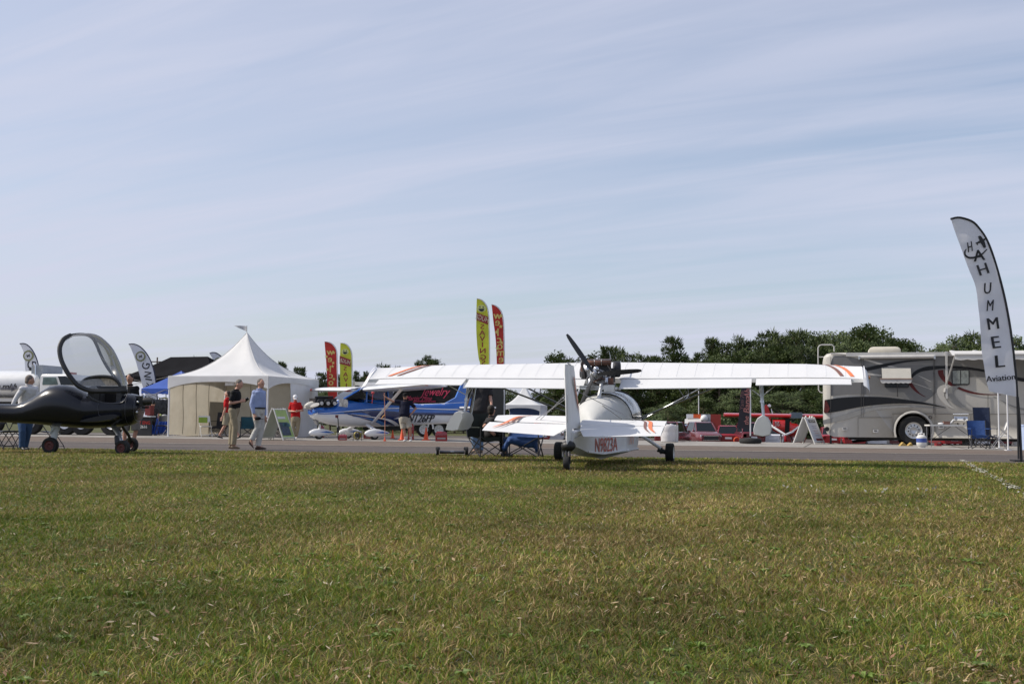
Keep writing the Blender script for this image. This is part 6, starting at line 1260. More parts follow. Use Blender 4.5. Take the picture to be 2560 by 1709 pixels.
mb = MB(); mb.box((zT(620, 585).x, 1.15, zr + .06), (.2, .5, .1)); mb.build('beacon', mat('amber_beacon', (.35, .05, .03), .3), tt)
mb = MB(); mb.box(((zT(-600, 900).x + xh) / 2, 1.15, .78), (xh - zT(-600, 900).x - .2, 1.0, .3)); mb.box((zT(120, 905).x, .15, zT(120, 905).z), (5.0, .25, .22)); mb.build('chassis', BLACK, tt)
mb = MB(); mb.box((zT(0, 870).x + .2, .05, zT(0, 868).z), (6.2, .3, .14)); mb.build('catwalk', RROOF, tt)
for zx in (-250, -80, 340, 720, 900, 1220): wheel(tt, 'wheel', (zT(zx, 1200, .2).x, .2, .5), (0, 1, 0), .5, .3, WHITE if zx != 340 else STEEL, rr=.5)

# ------------------------------------------------------------ cars on the lower lot (bodies lofted along their length)
CARP = {}
def car(px, D, yaw, kind, col, label, group='cars parked on the lower lot beyond the apron', zc=1.0):
    fr = Frame(px, D, math.radians(yaw), z=LOW + .01); c = thing({'suv': 'parked_car', 'sedan': 'parked_car', 'pickup': 'pickup_truck', 'hatch': 'parked_car'}[kind], label, {'pickup': 'pickup'}.get(kind, 'car'), fr, group)
    # local x = forward. profile stations: x, belt z, roof z, half width belt, half width roof
    H = {'suv': 1.78, 'sedan': 1.46, 'pickup': 1.85, 'hatch': 1.52}[kind]; Ln = {'suv': 4.8, 'sedan': 4.8, 'pickup': 5.4, 'hatch': 4.2}[kind]; h2 = Ln / 2
    bl = H * .60
    if kind == 'suv': st = [(-h2, bl * .9, .78), (-h2 + .12, bl, .88), (-h2 + .6, bl, .93), (0, bl, .95), (h2 - 1.3, bl, .94), (h2 - .3, bl * .88, .88), (h2, bl * .72, .74)]; gh = [(-h2 + .25, -h2 + .65), (h2 - 1.35, h2 - 2.15)]
    elif kind == 'pickup': st = [(-h2, bl, .88), (-h2 + .1, bl, .93), (0, bl, .95), (h2 - 1.4, bl, .95), (h2 - .2, bl * .92, .90), (h2, bl * .75, .8)]; gh = [(-h2 + 1.6, -h2 + 1.8), (h2 - 1.45, h2 - 2.1)]
    elif kind == 'hatch': st = [(-h2, bl * .85, .74), (-h2 + .15, bl * .98, .84), (0, bl, .88), (h2 - 1.1, bl * .97, .86), (h2 - .2, bl * .78, .78), (h2, bl * .62, .66)]; gh = [(-h2 + .2, -h2 + .8), (h2 - .95, h2 - 1.9)]
    else: st = [(-h2, bl * .92, .76), (-h2 + .15, bl * 1.02, .86), (-h2 + .9, bl * 1.03, .90), (0, bl, .92), (h2 - 1.3, bl * .97, .90), (h2 - .25, bl * .78, .82), (h2, bl * .6, .68)]; gh = [(-h2 + .6, -h2 + 1.35), (h2 - 1.3, h2 - 2.1)]
    def sec(x, zb_, w_): return [V(x, y, z) for y, z in ((-w_ * .9, .26), (-w_, .42), (-w_ * 1.01, zb_ * .66), (-w_ * .95, zb_ * .95), (-w_ * .84, zb_), (w_ * .84, zb_), (w_ * .95, zb_ * .95), (w_ * 1.01, zb_ * .66), (w_, .42), (w_ * .9, .26))]
    mb = MB(); mb.loft([sec(*s) for s in st]); body = mb.build('body', col, c, angle=30)
    (r0, r1), (f0, f1) = gh; wb = .84 * .93; wr_ = wb * .80
    base = [V(r0, -wb, bl * .99), V(r0, wb, bl * .99), V(f0, wb, bl * .99), V(f0, -wb, bl * .99)]; top = [V(r1, -wr_, H - .05), V(r1, wr_, H - .05), V(f1, wr_, H - .05), V(f1, -wr_, H - .05)]
    mb = MB(); mb.loft([base, top], cap=False); mb.build('windows', DGLASS, c, smooth=False)
    mb = MB(); mb.loft([[V(r1 - .06, -wr_ - .02, H - .07), V(r1 - .06, wr_ + .02, H - .07), V(f1 + .06, wr_ + .02, H - .07), V(f1 + .06, -wr_ - .02, H - .07)], [V(r1 + .05, -wr_ * .9, H), V(r1 + .05, wr_ * .9, H), V(f1 - .1, wr_ * .9, H), V(f1 - .1, -wr_ * .9, H)]]); mb.build('roof', col, c, angle=60)
    mb = MB()
    for i in range(4): d = (top[i] - base[i]); mb.tube([base[i], top[i]], .045, 6)
    for s in (-1, 1): mb.tube([V(0.1, s * wb, bl), V(.05, s * wr_, H - .05)], .035, 6)
    mb.build('pillars', col, c)
    for s in (-1, 1):
        mb = MB(); mb.box((h2 - .10, s * .62, bl * .68), (.14, .34, .15)); mb.build('headlight', mat('lamp_glass', (.55, .56, .58), .1), c)
        mb = MB(); mb.box((-h2 + .06, s * .66, bl * .74), (.12, .26, .22)); mb.build('tail_light', mat('tail_lens', (.28, .015, .012), .2), c)
        mb = MB(); mb.ell((f0 - .15, s * (wb + .18), bl * 1.02), (.08, .11, .08)); mb.build('mirror', col, c)
    mb = MB(); mb.box((h2 - .02, 0, bl * .52), (.06, 1.1, .26)); mb.build('grille', mat('grille_dark', (.03, .03, .03), .4), c)
    mb = MB(); mb.box((h2 + .01, 0, bl * .68), (.05, 1.2, .04)); mb.box((h2 + .01, 0, bl * .38), (.05, 1.3, .03)); mb.build('grille_trim', CHROME, c)
    mb = MB(); mb.box((-h2 - .01, 0, bl * .62), (.03, .5, .14)); mb.build('number_plate', WHITE, c)
    for sx_ in (-1, 1):
        for s in (-1, 1): wheel(c, 'wheel', (sx_ * (h2 - .85), s * .78, .33), (0, 1, 0), .33, .2, STEEL)
    return c
MARP = mat('maroon_car_paint', (.13, .015, .022), .18, var=.05, coat=.7); REDP = mat('red_car_paint', (.26, .012, .018), .18, var=.05, coat=.7); WHP = mat('white_car_paint', (.62, .62, .64), .2, var=.03, coat=.6); BLP = mat('pale_blue_paint', (.17, .21, .33), .25, coat=.5); SILM = mat('wine_car_paint', (.17, .035, .045), .16, metal=.2, coat=.7)
car(1684, 84, 70, 'suv', MARP, 'maroon car partly hidden behind the white drum', zc=1)
car(1722, 95, -95, 'hatch', BLP, 'pale blue car between the white drum and the wine red sport utility')
car(1757, 90, -84, 'suv', SILM, 'wine red sport utility car facing the camera beside the orange and white booth')
car(1818, 90, 82, 'hatch', REDP, 'bright red hatchback seen from behind right of the wine red sport utility')
car(1868, 88, 90, 'suv', MARP, 'maroon sport utility car behind the dark feather flag')
car(1922, 89, 84, 'sedan', WHP, 'white saloon car seen from behind right of the hanging right float')
car(1968, 92, 95, 'hatch', REDP, 'red car below the nose of the red aeroplane')
car(2076, 90, 80, 'sedan', REDP, 'red and silver car behind the rear corner of the motorhome')
for i, (px_, cl_, lb) in enumerate(((2125, REDP, 'red car seen under the rear of the motorhome'), (2172, WHP, 'white car seen under the motorhome left of its wheel'), (2215, MARP, 'maroon car hidden behind the motorhome wheel'), (2362, REDP, 'red car seen under the motorhome behind the folding table'), (2425, WHP, 'white car seen under the motorhome by the camp chairs'), (2480, MARP, 'maroon car seen under the motorhome behind the white chair'))):
    car(px_, 88 + i, 84 + 4 * i % 9, 'sedan' if i % 2 else 'hatch', cl_, lb)
for px_, cl_, lb in ((1352, REDP, 'red car far under the left tailplane'), (1385, WHP, 'white car far beside the lower edge of the fin')): car(px_, 96, 88, 'hatch', cl_, lb)
# booth trailer
FO = Frame(1716, 108, math.radians(-10), z=LOW); zO = Zm(FO, 1700, 1000, 6.18); ob = thing('booth_trailer', 'boxy white, orange and grey booth trailer behind the parked cars', 'trailer', FO)
xs4 = [zO(x, 300).x for x in (97, 205, 322, 472, 632)]; zt_ = zO(300, 215).z
for i, m_ in enumerate((WHITE, mat('booth_orange', (.62, .10, .02), .4), mat('booth_grey', (.30, .31, .34), .4), mat('booth_red', (.26, .025, .015), .4))): mb = MB(); mb.box(((xs4[i] + xs4[i + 1]) / 2, 1.2, .5 + (zt_ - .5) / 2), (xs4[i + 1] - xs4[i] - .004, 2.4, zt_ - .5)); mb.build('wall_panel', m_, ob)
mb = MB(); p = zO(210, 300); mb.slab([V(p.x - .8, 0, p.z), V(p.x + .7, 0, p.z + .05), V(p.x + .7, -1.0, p.z - .35), V(p.x - .8, -1.0, p.z - .4)], (0, 0, .06)); mb.build('serving_flap', RROOF, ob)
mb = MB(); p = zO(205, 350); mb.box((p.x, -.04, p.z), (1.0, .06, .9)); mb.build('serving_window', mat('booth_window', (.35, .33, .3), .4), ob)
mb = MB(); p = zO(375, 280); mb.ell((p.x, -.12, p.z), (.35, .3, .33)); mb.build('air_unit', WHITE, ob)
for x in (xs4[0] + 1.2, xs4[3]): wheel(ob, 'wheel', (x, .2, .4), (0, 1, 0), .4, .25, STEEL)
# ------------------------------------------------------------ people
def remesh(o, vox=.011, it=4, f=.6):
    md = o.modifiers.new('skin', 'REMESH'); md.mode = 'VOXEL'; md.voxel_size = vox; md.use_smooth_shade = True
    sm = o.modifiers.new('soft', 'SMOOTH'); sm.factor = f; sm.iterations = it
def person(label, px, D, zargs, J, face=(0, -1), outfit=None, H=1.76, group=None, z0=0.0):
    """J: joints as (zoom x, zoom y, depth offset). face: way the person looks, in the ground plane"""
    fr = Frame(px, D, 0, z=z0); z = Zm(fr, *zargs); t = thing('person', label, 'person', fr, group); o_ = outfit or {}; k = H / 1.76
    P = {}
    for n_, v in J.items(): P[n_] = z(v[0], v[1], v[2] if len(v) > 2 else 0.0)
    F = V(face[0], face[1], 0).normalized(); S = V(F.y, -F.x, 0)      # S: the person's right hand side
    pel, neck, head = P['pelvis'], P['neck'], P['head']
    up = (neck - pel).normalized()
    def tor(mb, infl=0.0, zlo=-.10, zhi=1.0, belly=0.0):
        secs = []; Lt = (neck - pel).length
        for f, a, b_ in ((-.20, .150, .105), (0.0, .168, .118), (.22, .150, .112), (.45, .155, .118), (.68, .175, .122), (.84, .178, .105), (.95, .12, .075), (1.02, .062, .06)):
            if f < zlo or f > zhi: continue
            fat = belly * math.exp(-((f - .28) / .22) ** 2); c = pel + up * (Lt * f) + F * fat * .5
            secs.append([c + S * (math.cos(q) * (a * k + infl + fat * .35)) + F * (math.sin(q) * (b_ * k + infl + fat * .6)) for q in [2 * math.pi * j / 18 for j in range(18)]])
        mb.loft(secs)
    belly = o_.get('belly', 0.0)
    body = MB(); tor(body, 0, belly=belly); sh = {}; hipw = .095 * k
    for s, c in ((1, 'r'), (-1, 'l')):
        sp_ = P.get('sh_' + c, neck - up * .09 * k + S * (s * .165 * k)); sh[c] = sp_; hp = P.get('hip_' + c, pel + S * (s * hipw) - V(0, 0, .03))
        el, wr = P['el_' + c], P['wr_' + c]; kn, an = P['kn_' + c], P['an_' + c]
        body.tube([neck - up * .10 * k, sp_, sp_.lerp(el, .5), el, el.lerp(wr, .35), wr], [.06 * k, .056 * k, .046 * k, .039 * k, .041 * k, .026 * k], 10)
        body.ell(sp_, (.056 * k,) * 3); body.ell(el, (.039 * k,) * 3)
        # hand: palm, four fingers, thumb
        hd = P.get('hand_' + c); d = ((hd - wr) if hd is not None else (wr - el)).normalized(); hs = F if abs(d.dot(F)) < .7 else V(0, 0, 1); hs = (hs - d * hs.dot(d)).normalized(); nn = d.cross(hs); pc = wr + d * .055 * k
        body.tube([wr - d * .01, wr + d * .03 * k, pc + d * .035 * k], [.026 * k, .040 * k, .038 * k], 10, sq=.55, side=tuple(nn))
        for i, fl in enumerate((.066, .076, .070, .054)):
            b0 = pc + d * .03 * k + hs * ((1.5 - i) * .020 * k); b1 = b0 + d * fl * .5 * k + nn * .008 * s; b2 = b1 + d * fl * .42 * k + nn * .024 * s; body.tube([b0 - d * .01, b0, b1, b2], [.0095 * k] * 3 + [.008 * k], 6)
        tb = wr + d * .03 * k + hs * .030 * k; body.tube([tb, tb + hs * .028 * k + d * .026 * k, tb + hs * .034 * k + d * .058 * k], [.012 * k, .011 * k, .009 * k], 6)
        body.tube([hp, hp.lerp(kn, .5), kn, kn.lerp(an, .35), an], [.088 * k, .072 * k, .053 * k, .052 * k, .034 * k], 10); body.ell(kn, (.053 * k,) * 3); body.ell(hp, (.088 * k,) * 3)
        fd = P['toe_' + c] - an; body.tube([an, an + fd * .4, an + fd * .8], [.034, .036, .025], 8)
    Fh = V(*o_['look']).normalized() if 'look' in o_ else F; Sh = V(Fh.y, -Fh.x, 0).normalized(); Uh = Sh.cross(Fh) * -1 if Sh.cross(Fh).z < 0 else Sh.cross(Fh); M = Matrix((Sh, Fh, Uh)).transposed()
    body.tube([neck - up * .05, neck, head - V(0, 0, .06 * k)], [.062 * k, .054 * k, .05 * k], 10)
    body.ell(head, (.076 * k, .094 * k, .116 * k), 16, 12, M=M); hp_ = lambda x, y, z_: head + M @ V(x * k, y * k, z_ * k)
    body.ell(hp_(0, .028, -.07), (.054 * k, .058 * k, .05 * k), 12, 8, M=M)      # jaw
    body.tube([hp_(0, .088, .01), hp_(0, .110, -.022), hp_(0, .092, -.030)], [.010 * k, .014 * k, .010 * k], 8); body.ell(hp_(0, .088, -.058), (.022 * k, .012 * k, .009 * k), 8, 6, M=M); body.ell(hp_(0, .084, .024), (.045 * k, .014 * k, .010 * k), 8, 6, M=M)
    for s in (-1, 1): body.ell(hp_(s * .078, -.004, -.008), (.012 * k, .02 * k, .032 * k), 8, 6, M=M)
    skin = o_.get('skin', SKIN); b = body.build('body', skin, t); remesh(b, .010, 3)
    for s in (-1, 1): e = MB(); e.ell(hp_(s * .032, .090, .004), (.012 * k, .007 * k, .007 * k), 8, 6, M=M); e.build('eye', BLACK, t)
    if o_.get('glasses'):
        g = MB(); 
        for s in (-1, 1): g.tube([hp_(s * .034 + .02 * math.cos(a), .104, .004 + .016 * math.sin(a)) for a in [6.283 * i / 12 for i in range(13)]], .0025, 5); g.tube([hp_(s * .055, .10, .006), hp_(s * .082, .0, .0)], .003, 5)
        g.build('glasses', BLACK, t)
    hair = o_.get('hair', (.05, .035, .025)); hm = mat('hair_%.2f_%.2f' % hair[:2], hair, .75, var=.35, vscale=40, bump=.6, bscale=90)
    if hair[0] >= 0 and not o_.get('no_hair'):
        h_ = MB(); h_.ell(hp_(0, -.026, .036), (.081 * k, .088 * k, .094 * k), 16, 12, M=M); h_.ell(hp_(0, -.045, -.02), (.074 * k, .062 * k, .08 * k), 12, 8, M=M); ho = h_.build('hair', hm, t); remesh(ho, .010, 2)
    if 'cap' in o_:
        c = MB(); secs = [[hp_((.088 * math.cos(q)) * r_, (.104 * math.sin(q)) * r_ - .004, zz_) for q in [2 * math.pi * j / 18 for j in range(18)]] for r_, zz_ in ((1.0, .030), (1.0, .065), (.88, .098), (.55, .122), (.1, .13))]; c.loft(secs)
        c.loft([[hp_(x * .07 * w_, y_, .034 - .012 * abs(x) + dz) for x in (-1, -.5, 0, .5, 1)] + [hp_(x * .07 * w_, y_, .026 - .012 * abs(x) + dz) for x in (1, .5, 0, -.5, -1)] for y_, w_, dz in ((.07, 1, 0), (.12, .95, -.006), (.165, .6, -.018))]); c.build('cap', o_['cap'], t, angle=40)
    sleeve = o_.get('sleeve', 'short'); sm_ = o_['shirt']
    s_ = MB(); tor(s_, .017, zlo=-.25 if o_.get('untucked', True) else -.02, belly=belly); 
    for c in 'rl':
        el, wr, sp_ = P['el_' + c], P['wr_' + c], sh[c]
        if sleeve == 'short': e_ = sp_.lerp(el, .78); s_.tube([neck - up * .11 * k, sp_, sp_.lerp(e_, .6), e_], [.075 * k, .074 * k, .068 * k, .070 * k], 12)
        else: s_.tube([neck - up * .11 * k, sp_, sp_.lerp(el, .5), el, el.lerp(wr, .5), wr.lerp(el, .04)], [.075 * k, .072 * k, .062 * k, .055 * k, .05 * k, .038 * k], 12)
        s_.ell(sp_, (.074 * k,) * 3)
    so_ = s_.build('shirt', sm_, t); remesh(so_, .012, 3)
    cl_ = MB(); cl_.torus(neck + up * .0, tuple(up), .062 * k, .016 * k, 18, 8, sq=1.4); cl_.build('collar', sm_, t)
    tr = MB(); long_ = not o_.get('shorts')
    secs = []; Lt = (neck - pel).length
    for f, a, b_ in ((-.26, .14, .10), (-.1, .165, .122), (0.04, .166, .122), (.10, .158, .118)):
        c = pel + up * (Lt * f) + F * belly * .25; secs.append([c + S * (math.cos(q) * (a * k + .012)) + F * (math.sin(q) * (b_ * k + .012 + belly * .3)) for q in [2 * math.pi * j / 16 for j in range(16)]])
    tr.loft(secs)
    for s, c in ((1, 'r'), (-1, 'l')):
        hp2 = P.get('hip_' + c, pel + S * (s * hipw) - V(0, 0, .03)); kn, an = P['kn_' + c], P['an_' + c]
        if long_: tr.tube([hp2, hp2.lerp(kn, .5), kn, kn.lerp(an, .5), an + (kn - an).normalized() * .02], [.108 * k, .094 * k, .078 * k, .074 * k, .072 * k], 12); tr.ell(kn, (.078 * k,) * 3)
        else: kx = hp2.lerp(kn, .95); tr.tube([hp2, hp2.lerp(kx, .5), kx], [.112 * k, .108 * k, .112 * k], 12)
        tr.ell(hp2, (.108 * k,) * 3)
    to = tr.build('shorts' if not long_ else 'trousers', o_['pants'], t); remesh(to, .012, 3)
    if o_.get('belt'):
        bl_ = MB(); c = pel + up * (Lt * .05) + F * belly * .25; bl_.loft([[c + up * dz + S * (math.cos(q) * (.158 * k + .030)) + F * (math.sin(q) * (.118 * k + .030 + belly * .35)) for q in [2 * math.pi * j / 24 for j in range(24)]] for dz in (-.02, .02)]); bl_.build('belt', BLACK, t)
    for c in 'rl':
        an, toe = P['an_' + c], P['toe_' + c]; d = (toe - an); d2 = V(d.x, d.y, 0); d2 = d2.normalized() if d2.length > 1e-3 else F; pitch_ = (toe.z - (an.z - .06)); n2 = V(-d2.y, d2.x, 0); heel = an - d2 * .055 - V(0, 0, .0); secs = []
        for u, w_, h_ in ((0, .030, .050), (.12, .038, .075), (.35, .040, .078), (.6, .046, .055), (.85, .044, .040), (1, .022, .026)):
            base = heel.lerp(toe + d2 * .035, u); zb_ = (an.z - .078) * (1 - u) + (toe.z - .022) * u; secs.append([V(base.x, base.y, 0) + n2 * (w_ * math.cos(q)) + V(0, 0, max(0.004 if z0 == 0 else -9, zb_) + (h_ * (1 + math.sin(q))) * .62) for q in [2 * math.pi * j / 12 for j in range(12)]])
        sb = MB(); sb.loft(secs); sb.build('shoe', o_.get('shoes', BLACK), t, angle=60)
        if o_.get('socks'): k_ = MB(); k_.tube([an + V(0, 0, -.03), an + (P['kn_' + c] - an).normalized() * .09], [.038, .042], 10); k_.build('sock', o_['socks'], t)
    return t, P, z
def cloth(key, col, **kw): return mat(key, col, .85, var=.14, vscale=6, bump=1.0, bscale=9, spec=.2, **kw)
KHK = cloth('khaki_cotton', (.30, .255, .175)); KHL = cloth('pale_trousers', (.50, .49, .46)); NAVY = cloth('navy_cotton', (.010, .012, .028)); BLKC = cloth('black_cotton', (.012, .012, .013)); REDC = cloth('red_cotton', (.42, .012, .014)); BLUC = cloth('light_blue_cotton', (.30, .36, .56)); WHC = cloth('white_cotton', (.62, .61, .62)); JEAN = cloth('blue_denim', (.045, .085, .17)); JEA2 = cloth('washed_denim', (.13, .19, .28)); GRYC = cloth('charcoal_cotton', (.035, .033, .035)); TANS = cloth('stone_shorts', (.36, .33, .27))
BRN = mat('brown_leather', (.06, .03, .02), .45); TNL = mat('tan_suede', (.20, .15, .10), .8); WSH = mat('white_sneaker', (.5, .5, .5), .6)
z2 = (380, 790, 4.24)
m1, P1, zz1 = person('man in black shirt and khaki trousers looking down at his phone', 590, 29.0, z2, dict(pelvis=(868, 985), neck=(893, 782), head=(925, 722), sh_r=(865, 812, -.19), sh_l=(900, 812, .17), el_r=(828, 925, -.24), wr_r=(930, 905, -.20), hand_r=(985, 893, -.17), el_l=(900, 925, .18), wr_l=(960, 900, .05), hand_l=(1000, 888, -.05),
    kn_r=(880, 1165, -.10), an_r=(862, 1372, -.10), toe_r=(915, 1396, -.10), kn_l=(850, 1168, .10), an_l=(838, 1370, .12), toe_l=(880, 1390, .12)), face=(1, -.1), outfit=dict(shirt=BLKC, pants=KHK, hair=(.16, .14, .12), shoes=TNL, look=(1, -.25, -.5), belly=.03), H=1.72)
FP = Frame(590, 29.0, 0); zp = Zm(FP, *z2); q = FP.M @ zp(1000, 885, -.12); e = MB(); e.box((0, 0, 0), (.13, .02, .07), M=Matrix.Rotation(math.radians(-35), 3, 'Y') @ Matrix.Rotation(.4, 3, 'X')); ph = e.build('phone', mat('phone_black', (.01, .01, .011), .15)); ph.location = q; tag(ph, 'black phone held up by the man in the black shirt', 'phone')
person('man in light blue shirt and pale trousers striding right across the runway', 645, 28.8, z2, dict(pelvis=(1128, 985), neck=(1140, 775), head=(1155, 715), sh_r=(1088, 812, -.10), sh_l=(1180, 815, .08), el_r=(1055, 935, -.16), wr_r=(1082, 1040, -.20), el_l=(1190, 930, .14), wr_l=(1200, 1060, .08),
    kn_r=(1120, 1180, -.05), an_r=(1052, 1318, -.06), toe_r=(1062, 1392, -.06), kn_l=(1160, 1185, .05), an_l=(1120, 1382, .05), toe_l=(1195, 1400, .0)), face=(1, -.55), outfit=dict(shirt=BLUC, sleeve='long', pants=KHL, hair=(.13, .11, .10), shoes=BRN, belt=True, untucked=False, look=(1, -.7, -.05), belly=.03), H=1.76)
FQ = Frame(645, 28.8, 0); zq = Zm(FQ, *z2); q = FQ.M @ zq(1120, 1082, -.26); e = MB(); e.ell((0, 0, 0), (.085, .07, .045)); e.box((.09, -.01, -.02), (.09, .09, .012)); hb_ = e.build('cap', BLKC); hb_.location = q; tag(hb_, 'black cap held low by the man in the light blue shirt', 'cap')
person('person in red shirt and khaki shorts walking left behind the man in black', 566, 41, z2, dict(pelvis=(800, 1030), neck=(800, 868), head=(800, 825), sh_l=(790, 890, -.15), sh_r=(812, 890, .15), el_l=(775, 985, -.2), wr_l=(745, 1070, -.22), el_r=(835, 980, .2), wr_r=(850, 1060, .2),
    kn_l=(772, 1160, -.1), an_l=(712, 1262, -.1), toe_l=(740, 1290, -.1), kn_r=(850, 1165, .1), an_r=(925, 1265, .1), toe_r=(905, 1292, .1)), face=(-1, 0), outfit=dict(shirt=REDC, pants=cloth('khaki_shorts', (.30, .27, .19)), shorts=True, shoes=BLACK), H=1.70)
person('man in red shirt and white cap standing at the tent side looking down', 740, 44, z2, dict(pelvis=(1523, 1075), neck=(1520, 905), head=(1518, 868), el_r=(1455, 1005, -.05), wr_r=(1508, 1008, -.25), el_l=(1598, 1000, -.05), wr_l=(1545, 1005, -.25),
    kn_r=(1495, 1180), an_r=(1508, 1275), toe_r=(1505, 1292, -.14), kn_l=(1545, 1180), an_l=(1525, 1275, .04), toe_l=(1530, 1292, -.12)), face=(.05, -1), outfit=dict(shirt=REDC, pants=KHK, no_hair=False, hair=(.2, .17, .14), cap=WHITE, shoes=WSH, look=(.2, -1, -.35), belly=.05), H=1.68)
z3p = (740, 820, 4.9)
person('man in navy shirt and stone shorts leaning his hand on the wing strut', 1015, 41, z3p, dict(pelvis=(1325, 1100), neck=(1335, 880), head=(1337, 835), sh_r=(1275, 905), sh_l=(1405, 915), el_r=(1185, 895, -.05), wr_r=(1110, 850, -.05), el_l=(1468, 985, .05), wr_l=(1415, 1045, -.08),
    kn_r=(1320, 1235, -.04), an_r=(1342, 1355), toe_r=(1325, 1380, -.14), kn_l=(1395, 1225, -.1), an_l=(1408, 1355, .05), toe_l=(1400, 1385, -.12)), face=(-.05, -1), outfit=dict(shirt=NAVY, pants=TANS, shorts=True, hair=(.04, .03, .02), cap=BLKC, shoes=WSH, socks=WHC, skin=SKIN2, belly=.10, look=(-.1, -1, -.2)), H=1.72)
z7p = (1130, 960, 7.467)
person('heavy man in charcoal shirt and jeans standing half hidden behind the left tailplane', 1200, 27.6, z7p, dict(pelvis=(500, 640), neck=(545, -20), head=(560, -110), sh_l=(350, 70, -.1), sh_r=(700, 80, .05), el_l=(290, 310, -.1), wr_l=(232, 545, -.12), el_r=(715, 260, -.05), wr_r=(740, 400, -.2),
    kn_l=(410, 1000, -.05), an_l=(440, 1215, -.05), toe_l=(360, 1285, -.12), kn_r=(525, 1010, .05), an_r=(530, 1250, .0), toe_r=(440, 1300, -.14)), face=(-.3, -1), outfit=dict(shirt=GRYC, pants=JEA2, hair=(.10, .08, .07), shoes=TNL, skin=SKIN, belly=.14, untucked=False), H=1.86)
q = Frame(1200, 27.6, 0); w_ = MB(); p = Zm(q, *z7p)(226, 545, -.12); w_.torus(tuple(q.M @ p), (.2, 0, 1), .032, .009, 16, 6, sq=1.6); w_ = w_.build('wristwatch', CHROME); tag(w_, 'pale wristwatch on the arm beside the left float', 'watch')
person('person with dark hair sitting in the camp chair behind the left tailplane', 1232, 24.9, z7p, dict(pelvis=(700, 930), neck=(735, 600), head=(738, 490), el_l=(600, 790, -.25), wr_l=(720, 880, -.2), el_r=(880, 780, .2), wr_r=(900, 880, .1),
    kn_l=(930, 930, -.12), an_l=(960, 1275, -.12), toe_l=(1080, 1330, -.12), kn_r=(930, 930, .18), an_r=(990, 1275, .18), toe_r=(1110, 1330, .18)), face=(1, .25), outfit=dict(shirt=GRYC, pants=BLKC, hair=(.02, .014, .01), shoes=BLACK, look=(.4, 1, 0)), H=1.70)
zap = (0, 900, 6.272)
person('grey haired man in white shirt and jeans bending beyond the dark aeroplane', 65, 26.9, zap, dict(pelvis=(400, 830, .1), neck=(455, 385), head=(468, 318), sh_l=(345, 455, -.15), sh_r=(555, 450, .12), el_l=(250, 600, -.2), wr_l=(190, 720, -.25), el_r=(590, 620, .1), wr_r=(560, 760, .0),
    kn_l=(350, 1120, -.08), an_l=(345, 1385, -.08), toe_l=(385, 1425, -.2), kn_r=(440, 1130, .12), an_r=(385, 1375, .12), toe_r=(450, 1405, .05)), face=(-.25, 1), outfit=dict(shirt=WHC, sleeve='long', pants=JEAN, hair=(.17, .14, .12), shoes=BLACK, belly=.10, look=(.9, .6, -.25)), H=1.78)
zbp = (0, 800, 4.355)
person('man in dark shirt and shorts standing behind the nose of the dark aeroplane', 325, 30, zbp, dict(pelvis=(1435, 985), neck=(1415, 705), head=(1415, 638), el_r=(1355, 880), wr_r=(1360, 990), el_l=(1490, 880), wr_l=(1500, 990),
    kn_r=(1360, 1210), an_r=(1352, 1370), toe_r=(1335, 1400, -.14), kn_l=(1478, 1210), an_l=(1440, 1370), toe_l=(1440, 1400, -.14)), face=(-.1, -1), outfit=dict(shirt=BLKC, pants=cloth('dim_stone', (.16, .15, .13)), shorts=True, hair=(.03, .022, .018), skin=SKIN2, look=(-.3, -1, -.3)), H=1.84)
# people under the blue canopy and the far tent
for lb, px_, D_, zm_, c_, hx, hy, bot in (('seated person with dark hair at the blue covered table', 386, 50.2, z2, GRYC, 12, 920, 1260), ('small figure in dark clothes standing at the far small tent', 1264, 86, z7p, BLKC, 985, 500, 1060), ('small red faced figure at the right side of the far small tent', 1344, 86, z7p, REDC, 1595, 625, 1060)):
    s_ = zm_[2] * (2900 / D_); f = lambda dx, dz: (hx + dx * s_, hy + dz * s_)
    person(lb, px_, D_, zm_, dict(pelvis=f(0, .78), neck=f(0, .2), head=f(0, .05), el_r=f(-.24, .5), wr_r=f(-.2, .75), el_l=f(.24, .5), wr_l=f(.2, .75), kn_r=f(-.1, 1.2), an_r=f(-.1, 1.55), toe_r=(*f(-.1, 1.6), -.14), kn_l=f(.1, 1.2), an_l=f(.1, 1.55), toe_l=(*f(.1, 1.6), -.14)), face=(0, -1), outfit=dict(shirt=c_, pants=BLKC, hair=(.03, .02, .015)), H=1.7, z0=0 if D_ < 60 else -.55)
